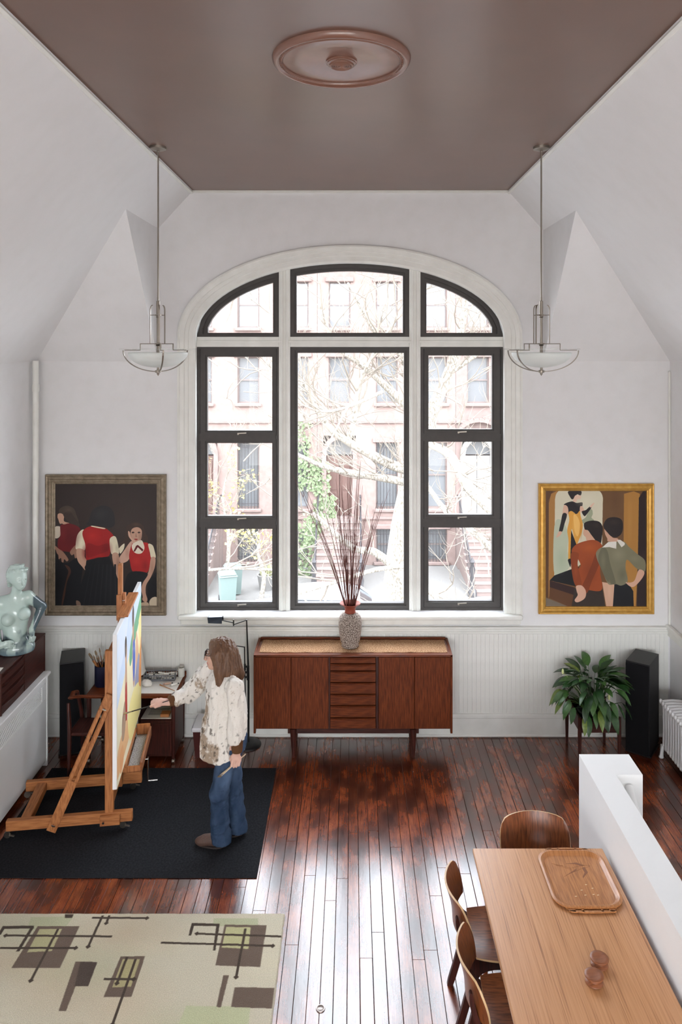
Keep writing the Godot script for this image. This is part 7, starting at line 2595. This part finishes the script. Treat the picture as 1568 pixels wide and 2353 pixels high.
func tray():
	# corners seen on the table top, turned into its own outline
	var y := 0.7305
	var c = Vector3(fx(1335, fd(2032, y)), y, -fd(2022, y))
	var t = thing("wooden_tray", "light wooden tray with rounded corners and an inlaid swallow", "tray", c, 0.0)
	var hw := 0.208
	var hl := 0.245
	var r := 0.1
	var M4 = []
	var outline = func(gw, gl, rad):
		var o = []
		for q in [[1, 1], [-1, 1], [-1, -1], [1, -1]]:
			for k in 9:
				var a = PI / 2 * k / 8.0 + [0, PI / 2, PI, 1.5 * PI][[[1, 1], [-1, 1], [-1, -1], [1, -1]].find(q)]
				o.append(Vector2(q[0] * (gw - rad) + rad * cos(a), q[1] * (gl - rad) + rad * sin(a)))
		return o
	var lv = [[0.0, 0.018, 0.095, true], [0.012, 0.020, 0.095, true], [0.022, 0.014, 0.09, true], [0.034, 0.004, 0.08, true], [0.042, 0.003, 0.075, true]]
	var m = wood(M.t_oak, 2, 0.35, 3.0, 0.25)
	var b = mb()
	var rings = []
	for l in lv:
		var o = outline.call(hw - l[0], hl - l[0], l[2])
		rings.append(o.map(func(p): return Vector3(p.x, l[1], p.y)))
	var n = rings[0].size()
	for i in rings.size() - 1:
		for k in n:
			b.quad(rings[i][k], rings[i][(k + 1) % n], rings[i + 1][(k + 1) % n], rings[i + 1][k], Vector3.UP)
	for k in n:
		b.flat(rings[4][k], rings[4][(k + 1) % n], Vector3(0, 0.003, 0), Vector3.UP)
		var lo = rings[0][k] * Vector3(1, 0, 1) + Vector3(0, 0.012, 0)
		var lo2 = rings[0][(k + 1) % n] * Vector3(1, 0, 1) + Vector3(0, 0.012, 0)
		b.quad(rings[0][k], rings[0][(k + 1) % n], lo2, lo, Vector3(lo.x, 0, lo.z))
		var i1 = rings[3][k] * Vector3(1, 0, 1)
		var i2 = rings[3][(k + 1) % n] * Vector3(1, 0, 1)
		b.quad(lo, lo2, i2, i1, Vector3(lo.x, -0.05, lo.z))
		b.flat(i1, i2, Vector3.ZERO, Vector3.DOWN)
	part("dish", b, m, t)
	for s in [-1.0, 1.0]:      # end flanges with finger slots
		b = mb()
		b.t = Transform3D(Basis(Vector3(1, 0, 0), Vector3(0, 0, s), Vector3(0, 1, 0)), Vector3.ZERO)
		var z0 = hl - 0.006
		var z1 = hl + 0.026
		for q in [[-0.135, -0.098], [-0.062, -0.05], [0.05, 0.062], [0.098, 0.135]]: b.prism(xy([q[0], z0, q[1], z0, q[1], z1 - absf(q[1]) * 0.02, q[0], z1 - absf(q[0]) * 0.06]), 0.005, 0.012)
		b.prism(xy([-0.135, z1 - 0.012, -0.05, z1 - 0.010, 0.05, z1 - 0.010, 0.135, z1 - 0.012, 0.125, z1, 0.0, z1 + 0.006, -0.125, z1]), 0.005, 0.012)
		b.prism(xy([-0.15, z0 - 0.004, 0.15, z0 - 0.004, 0.14, z0 + 0.006, -0.14, z0 + 0.006]), 0.005, 0.012)
		part("handle", b, m, t)
	# inlaid swallow, a hair proud of the bottom
	b = mb()
	b.t = Transform3D(Basis(Vector3(1, 0, 0), Vector3(0, 0, -1), Vector3(0, 1, 0)), Vector3.ZERO)
	for poly in [[0.11, 0.118, 0.085, 0.124, 0.05, 0.118, -0.02, 0.098, -0.13, 0.14, -0.06, 0.118, -0.11, 0.125, -0.02, 0.085, 0.0, 0.07, 0.05, 0.095, 0.09, 0.108], [0.05, 0.118, 0.02, 0.135, -0.04, 0.138, 0.03, 0.148, 0.075, 0.124], [0.0, 0.07, -0.04, 0.05, -0.085, 0.022, -0.03, 0.062, 0.02, 0.098], [0.07, 0.108, 0.075, 0.06, 0.03, 0.012, 0.03, 0.022, 0.055, 0.06, 0.05, 0.1]]:
		b.prism(xy(poly), 0.0028, 0.0036)
	part("swallow_inlay", b, plain(C8(128, 78, 46), 0.4), t)
	b = mb()
	b.t = Transform3D(Basis(Vector3(1, 0, 0), Vector3(0, 0, -1), Vector3(0, 1, 0)), Vector3.ZERO)
	for q in [[-0.06, -0.14], [0.0, -0.13], [0.05, -0.125], [0.075, -0.13], [0.06, -0.075], [0.03, -0.045], [-0.01, -0.09]]:
		b.prism(xy([q[0] - 0.008, q[1], q[0], q[1] + 0.004, q[0] + 0.008, q[1] + 0.002, q[0], q[1] - 0.002]), 0.0028, 0.0036)
	part("petal_inlay", b, plain(C8(226, 206, 168), 0.4), t).set_meta("kind", "stuff")

func shakers():
	var k := 0
	for q in [[1378, 2217, "spool-shaped turned wooden shaker with its rim standing nearer the tray"], [1366, 2257, "spool-shaped turned wooden shaker farther from the tray"]]:
		var d = fd(q[1], 0.73)
		var t = thing("wooden_shaker", q[2], "shaker", W(fx(q[0], d), 0.7302, d), 0.0, "pair of wooden shakers")
		var b = mb()
		b.lathe(Vector3.ZERO, [Vector2(0.0, 0.0), Vector2(0.04, 0.0), Vector2(0.046, 0.004), Vector2(0.044, 0.009), Vector2(0.032, 0.013), Vector2(0.028, 0.018), Vector2(0.030, 0.024)], 36, 0.5)
		part("base", b, M.shaker, t)
		b = mb()
		b.lathe(Vector3.ZERO, [Vector2(0.030, 0.024), Vector2(0.040, 0.030), Vector2(0.048, 0.034), Vector2(0.0485, 0.038), Vector2(0.046, 0.041), Vector2(0.03, 0.0385), Vector2(0.0, 0.0375)], 36, 0.5)
		part("lid", b, M.shaker, t)

# chair faces +z in its own axes; origin under the middle of the seat
func shell_chair(at, turn, label):
	var t = thing("shell_chair", label, "chair", at, turn, "plywood chairs at the dining table")
	var ply = wood(M.t_walnut, 1, 0.35, 2.4, 0.3)
	M.plyedge = plain(C8(206, 172, 128), 0.5)
	# backrest: a curved plate, concave to the front
	var half := 0.236
	var b = mb()
	var e = mb()
	var n := 16
	var mrow := 8
	var sh = func(u, v):      # u across -1..1, v up 0..1
		var top = 0.765 - 0.006 * u * u - 0.03 * pow(absf(u), 12.0)
		var bot = 0.535 - 0.015 * (1.0 - u * u)
		var y = lerpf(bot, top, v)
		var edge = 1.0 - 0.06 * pow(absf(2.0 * v - 1.0), 3.0)
		var x = u * half * edge
		var z = -0.335 + 0.085 * u * u - 0.05 * (v - 0.5) + 0.012 * cos(PI * (v - 0.5))
		return Vector3(x, y, z)
	var th := 0.011
	for i in n:
		for j in mrow:
			var q = []
			var g = []
			for ab in [[i, j], [i + 1, j], [i + 1, j + 1], [i, j + 1]]:
				var u = ab[0] * 2.0 / n - 1.0
				var v = float(ab[1]) / mrow
				q.append(sh.call(u, v))
				var du = sh.call(u + 0.01, v) - sh.call(u - 0.01, v)
				var dv = sh.call(u, v + 0.01) - sh.call(u, v - 0.01)
				g.append(du.cross(dv).normalized())
			b.squad(q[0], q[1], q[2], q[3], g[0], g[1], g[2], g[3])
			var r = []
			for k in 4: r.append(q[k] - g[k] * th)
			b.squad(r[0], r[1], r[2], r[3], -g[0], -g[1], -g[2], -g[3])
			if i == 0: e.quad(q[0], q[3], r[3], r[0], Vector3.LEFT)
			if i == n - 1: e.quad(q[1], q[2], r[2], r[1], Vector3.RIGHT)
			if j == 0: e.quad(q[0], q[1], r[1], r[0], Vector3.DOWN)
			if j == mrow - 1: e.quad(q[3], q[2], r[2], r[3], Vector3.UP)
	var bk = part("backrest", b, ply, t)
	part("ply_edge", e, M.plyedge, bk).set_meta("label", "pale edge of the plywood")
	# seat: dished plate
	b = mb()
	e = mb()
	var se = func(u, v):
		var w = lerpf(0.2, 0.245, v) * (1.0 - 0.05 * pow(absf(2 * v - 1), 4.0))
		return Vector3(u * w, 0.425 + 0.03 * u * u + 0.03 * pow(absf(v - 0.35), 2.0) - (0.03 * pow(maxf(0, v - 0.8) / 0.2, 2.0)), lerpf(-0.21, 0.22, v))
	for i in 14:
		for j in 10:
			var q = []
			var g = []
			for ab in [[i, j], [i + 1, j], [i + 1, j + 1], [i, j + 1]]:
				var u = ab[0] * 2.0 / 14 - 1.0
				var v = ab[1] / 10.0
				q.append(se.call(u, v))
				var du = se.call(u + 0.01, v) - se.call(u - 0.01, v)
				var dv = se.call(u, v + 0.01) - se.call(u, v - 0.01)
				g.append(dv.cross(du).normalized())
			b.squad(q[0], q[1], q[2], q[3], g[0], g[1], g[2], g[3])
			var r = q.map(func(p): return p - Vector3(0, th, 0))
			b.squad(r[0], r[1], r[2], r[3], -g[0], -g[1], -g[2], -g[3])
			if i == 0: e.quad(q[0], q[3], r[3], r[0], Vector3.LEFT)
			if i == 13: e.quad(q[1], q[2], r[2], r[1], Vector3.RIGHT)
			if j == 0: e.quad(q[0], q[1], r[1], r[0], Vector3.FORWARD)
			if j == 9: e.quad(q[3], q[2], r[2], r[3], Vector3.BACK)
	var st = part("seat", b, wood(M.t_walnut, 2, 0.35, 2.4, 0.3), t)
	part("ply_edge", e, M.plyedge, st).set_meta("label", "pale edge of the plywood")
	# two solid side frames: rear leg sweeping up to the backrest, bracket to the seat, front leg
	for s in [-1.0, 1.0]:
		b = mb(Transform3D(Basis(Vector3(0, 0, -1), Vector3(0, 1, 0), Vector3(1, 0, 0)), Vector3(s * 0.165 - 0.0125, 0, 0)))
		# outline in (backwards, height)
		b.prism(spline(xy([0.335, 0.0, 0.29, 0.16, 0.25, 0.33, 0.26, 0.42, 0.285, 0.5, 0.318, 0.58, 0.328, 0.66, 0.312, 0.67, 0.29, 0.58, 0.24, 0.47, 0.16, 0.425, 0.02, 0.412, -0.14, 0.405, -0.14, 0.37, 0.0, 0.375, 0.13, 0.37, 0.2, 0.32, 0.245, 0.17, 0.3, 0.0]), true, 4), 0.0, 0.025)
		part("rear_leg", b, M.dark_y, t)
		b = mb()
		b.tube([Vector3(s * 0.2, 0, 0.2), Vector3(s * 0.19, 0.2, 0.175), Vector3(s * 0.175, 0.40, 0.15)], [0.012, 0.017, 0.02], 12)
		part("front_leg", b, M.dark_y, t)
	b = mb()
	b.bar(Vector3(-0.165, 0.385, 0.12), Vector3(0.165, 0.385, 0.12), 0.02, 0.045, Vector3.UP)
	b.bar(Vector3(-0.165, 0.385, -0.15), Vector3(0.165, 0.385, -0.15), 0.02, 0.045, Vector3.UP)
	part("rail", b, M.dark_x, t)
	return t

# ---------------------------------------------------------------- right corner: loudspeaker, plant stand, radiator
func loudspeaker(corners, h, label):
	# corners: front-left, front-right, back-right, back-left on the floor as (x, distance)
	var cx = 0.0
	var cd = 0.0
	for c in corners:
		cx += c[0] / 4
		cd += c[1] / 4
	var f0 = Vector2(corners[0][0], -corners[0][1])
	var f1 = Vector2(corners[1][0], -corners[1][1])
	var w = (f1 - f0).length()
	var dp = (Vector2(corners[2][0], -corners[2][1]) - f1).length()
	var al = (f1 - f0).normalized()
	var t = thing("loudspeaker", label, "loudspeaker", W(cx, 0, cd), atan2(-al.y, al.x), "tower loudspeakers in the corners")
	var b = mb()
	b.box(Vector3(-w / 2, 0.025, -dp / 2), Vector3(w / 2, h, dp / 2 - 0.022), 0.002)
	b.box(Vector3(-w / 2 + 0.02, 0.0, -dp / 2 + 0.02), Vector3(w / 2 - 0.02, 0.025, dp / 2 - 0.05), 0.002)
	part("cabinet", b, tri3(plain(Color.WHITE, 0.5, 0.5), ntex(noise(101, 0.15, 2), [C8(20, 20, 22), C8(28, 28, 31)]), Vector3.ONE * 4.0), t)
	part("grille", mb().box(Vector3(-w / 2 + 0.003, 0.03, dp / 2 - 0.018), Vector3(w / 2 - 0.003, h - 0.012, dp / 2), 0.006), M.blackcloth, t)
	part("plinth", mb().box(Vector3(-w / 2 - 0.012, 0.0, -dp / 2 + 0.03), Vector3(w / 2 + 0.012, 0.02, dp / 2 - 0.03), 0.004), M.black, t)

func right_corner():
	loudspeaker([[2.69, 7.295], [2.872, 7.16], [3.09, 7.45], [2.908, 7.585]], 0.907, "black tower loudspeaker between the potted plant and the white radiator")
	plant_stand()
	radiator()

func plant_stand():
	var x0 := 2.168
	var x1 := 2.545
	var d0 := 7.05
	var d1 := 7.47
	var t = thing("plant_stand", "small dark wooden planter box on four legs", "plant stand", W((x0 + x1) / 2, 0, (d0 + d1) / 2))
	var hw = (x1 - x0) / 2
	var hd = (d1 - d0) / 2
	for sx in [-1.0, 1.0]:
		for sz in [-1.0, 1.0]:
			var b = mb()
			b.tube([Vector3(sx * hw, 0, sz * hd), Vector3(sx * hw, 0.30, sz * hd), Vector3(sx * hw, 0.47, sz * hd)], [0.013, 0.019, 0.017], 12)
			part("leg", b, M.dark_y, t)
	for s in [-1.0, 1.0]:
		part("side_board", mb().box(Vector3(-hw, 0.32, s * (hd - 0.01) - 0.009), Vector3(hw, 0.455, s * (hd - 0.01) + 0.009), 0.003), M.dark_x, t)
		part("side_board", mb().box(Vector3(s * (hw - 0.01) - 0.009, 0.32, -hd), Vector3(s * (hw - 0.01) + 0.009, 0.455, hd), 0.003), M.dark_z, t)
	part("bottom_board", mb().box(Vector3(-hw + 0.02, 0.32, -hd + 0.02), Vector3(hw - 0.02, 0.335, hd - 0.02)), M.dark_x, t)
	# peace lily
	rng.seed = 404
	var p = thing("peace_lily", "bushy green peace lily growing in the wooden plant stand", "plant", t.position + Vector3(0, 0.336, 0))
	var b = mb()
	b.lathe(Vector3.ZERO, [Vector2(0.0, 0.0), Vector2(0.13, 0.0), Vector2(0.15, 0.10), Vector2(0.14, 0.11), Vector2(0.0, 0.1)], 20)
	part("pot", b, M.black, p)
	var mats = []
	for q in [[C8(40, 72, 38), C8(58, 96, 48)], [C8(52, 86, 42), C8(76, 116, 56)], [C8(34, 60, 36), C8(48, 80, 42)], [C8(92, 118, 48), C8(132, 150, 72)]]:
		var m = tri3(plain(Color.WHITE, 0.32, 0.5), ntex(noise(110 + mats.size(), 0.04, 3), q, null, 128), Vector3.ONE * 6.0)
		m.backlight_enabled = true
		m.backlight = C8(40, 60, 20)
		mats.append(m)
	for i in 132:
		var a = rr(0, TAU)
		var lean = pow(rng.randf(), 0.8)
		var len = rr(0.15, 0.23)
		var wd = len * rr(0.30, 0.42)
		var out = Vector3(cos(a), 0, sin(a) * 0.85)
		if out.x > 0.25 and out.z < 0.55: lean *= 0.45
		var base = Vector3(cos(a) * 0.06, 0.1, sin(a) * 0.06)
		var reach = lerpf(0.04, 0.27, lean)
		var high = lerpf(0.34, 0.10, lean * lean) + rr(-0.05, 0.05)
		var at = base + out * reach + Vector3(0, high, 0)
		b = mb()
		b.tube([base, base.lerp(at, 0.5) + Vector3(0, high * 0.18, 0), at], [0.003, 0.0025, 0.002], 4, false)
		# arched blade: droops outwards
		var side = Vector3.UP.cross(out).normalized()
		side = side.rotated(out.normalized(), rr(-0.5, 0.5))
		var dir = (out * rr(0.6, 1.0) + Vector3(0, lerpf(0.9, -0.25, lean), 0)).normalized()
		var pts = []
		var c = at
		var dd = dir
		var k = 8
		for j in k + 1:
			pts.append([c, dd])
			dd = (dd + Vector3(0, -0.19 * (0.6 + lean), 0)).normalized()
			c += dd * len / k
		for j in k:
			var q = []
			for jj in [j, j + 1]:
				var u = float(jj) / k
				var h = wd * 0.5 * pow(sin(PI * pow(u, 0.75)), 0.9) if jj < k else 0.0
				var nrm = side.cross(pts[jj][1]).normalized()
				q.append([pts[jj][0] - side * h + nrm * h * 0.28, pts[jj][0], pts[jj][0] + side * h + nrm * h * 0.28, nrm])
			var n0 = q[0][3]
			var n1 = q[1][3]
			if n0.y < 0: n0 = -n0
			if n1.y < 0: n1 = -n1
			var tl = side * 0.25
			b.squad(q[0][0], q[0][1], q[1][1], q[1][0], (n0 + tl).normalized(), n0, n1, (n1 + tl).normalized())
			b.squad(q[0][1], q[0][2], q[1][2], q[1][1], n0, (n0 - tl).normalized(), (n1 - tl).normalized(), n1)
		part("leaf", b, mats[3 if rng.randf() < 0.09 else rng.randi() % 3], p)
	for q in [[1294, 1543, 7.2], [1400, 1602, 7.05]]:      # pale flowers
		var at = P(q[0], q[1], q[2]) - p.position
		b = mb()
		b.tube([Vector3(0, 0.1, 0), at * 0.6 + Vector3(0, 0.06, 0), at], 0.002, 4, false)
		b.ball(at, Vector3(0.012, 0.028, 0.014), 8, 6)
		part("flower", b, plain(C8(206, 214, 150), 0.5), p)

func radiator():
	var t = thing("cast_iron_radiator", "white painted cast iron radiator standing along the right wall", "radiator", W(3.11, 0, 6.55))
	var n := 24
	var pitch := 0.055
	var m = tri3(plain(C8(236, 237, 238), 0.4), ntex(noise(121, 0.05, 3), [C8(244, 244, 244), C8(255, 255, 255)]), Vector3.ONE * 3.0, ntex(noise(122, 0.12, 3)), 0.12)
	var proto: ArrayMesh
	var b = mb()
	for x in [-0.075, 0.0, 0.075]:
		b.tube([Vector3(x, 0.13, 0), Vector3(x, 0.3, 0), Vector3(x, 0.52, 0)], [0.019, 0.016, 0.019], 10, true, 0.95)
		b.ball(Vector3(x, 0.12, 0), Vector3(0.024, 0.026, 0.022), 10, 6)
	b.tube([Vector3(-0.105, 0.55, 0), Vector3(-0.07, 0.548, 0), Vector3(0, 0.555, 0), Vector3(0.07, 0.548, 0), Vector3(0.105, 0.55, 0)], [0.015, 0.024, 0.021, 0.024, 0.015], 10, true, 0.9)
	b.ball(Vector3(-0.11, 0.555, 0), Vector3(0.017, 0.024, 0.022), 8, 6)
	b.ball(Vector3(0.11, 0.555, 0), Vector3(0.017, 0.024, 0.022), 8, 6)
	b.tube([Vector3(-0.08, 0.13, 0), Vector3(0.08, 0.13, 0)], 0.026, 10)
	proto = b.mesh()
	for i in n: part("section", proto, m, t, Vector3(0, 0, -0.64 + pitch * i))
	for i in [0, n - 1]:
		for x in [-0.09, 0.09]:
			b = mb()
			b.tube([Vector3(x, 0.13, 0), Vector3(x * 1.12, 0.06, 0), Vector3(x * 1.16, 0.02, 0)], [0.022, 0.016, 0.02], 10)
			b.ball(Vector3(x * 1.18, 0.016, 0), Vector3(0.024, 0.016, 0.024), 10, 6)
			part("foot", b, m, t, Vector3(0, 0, -0.64 + pitch * i))
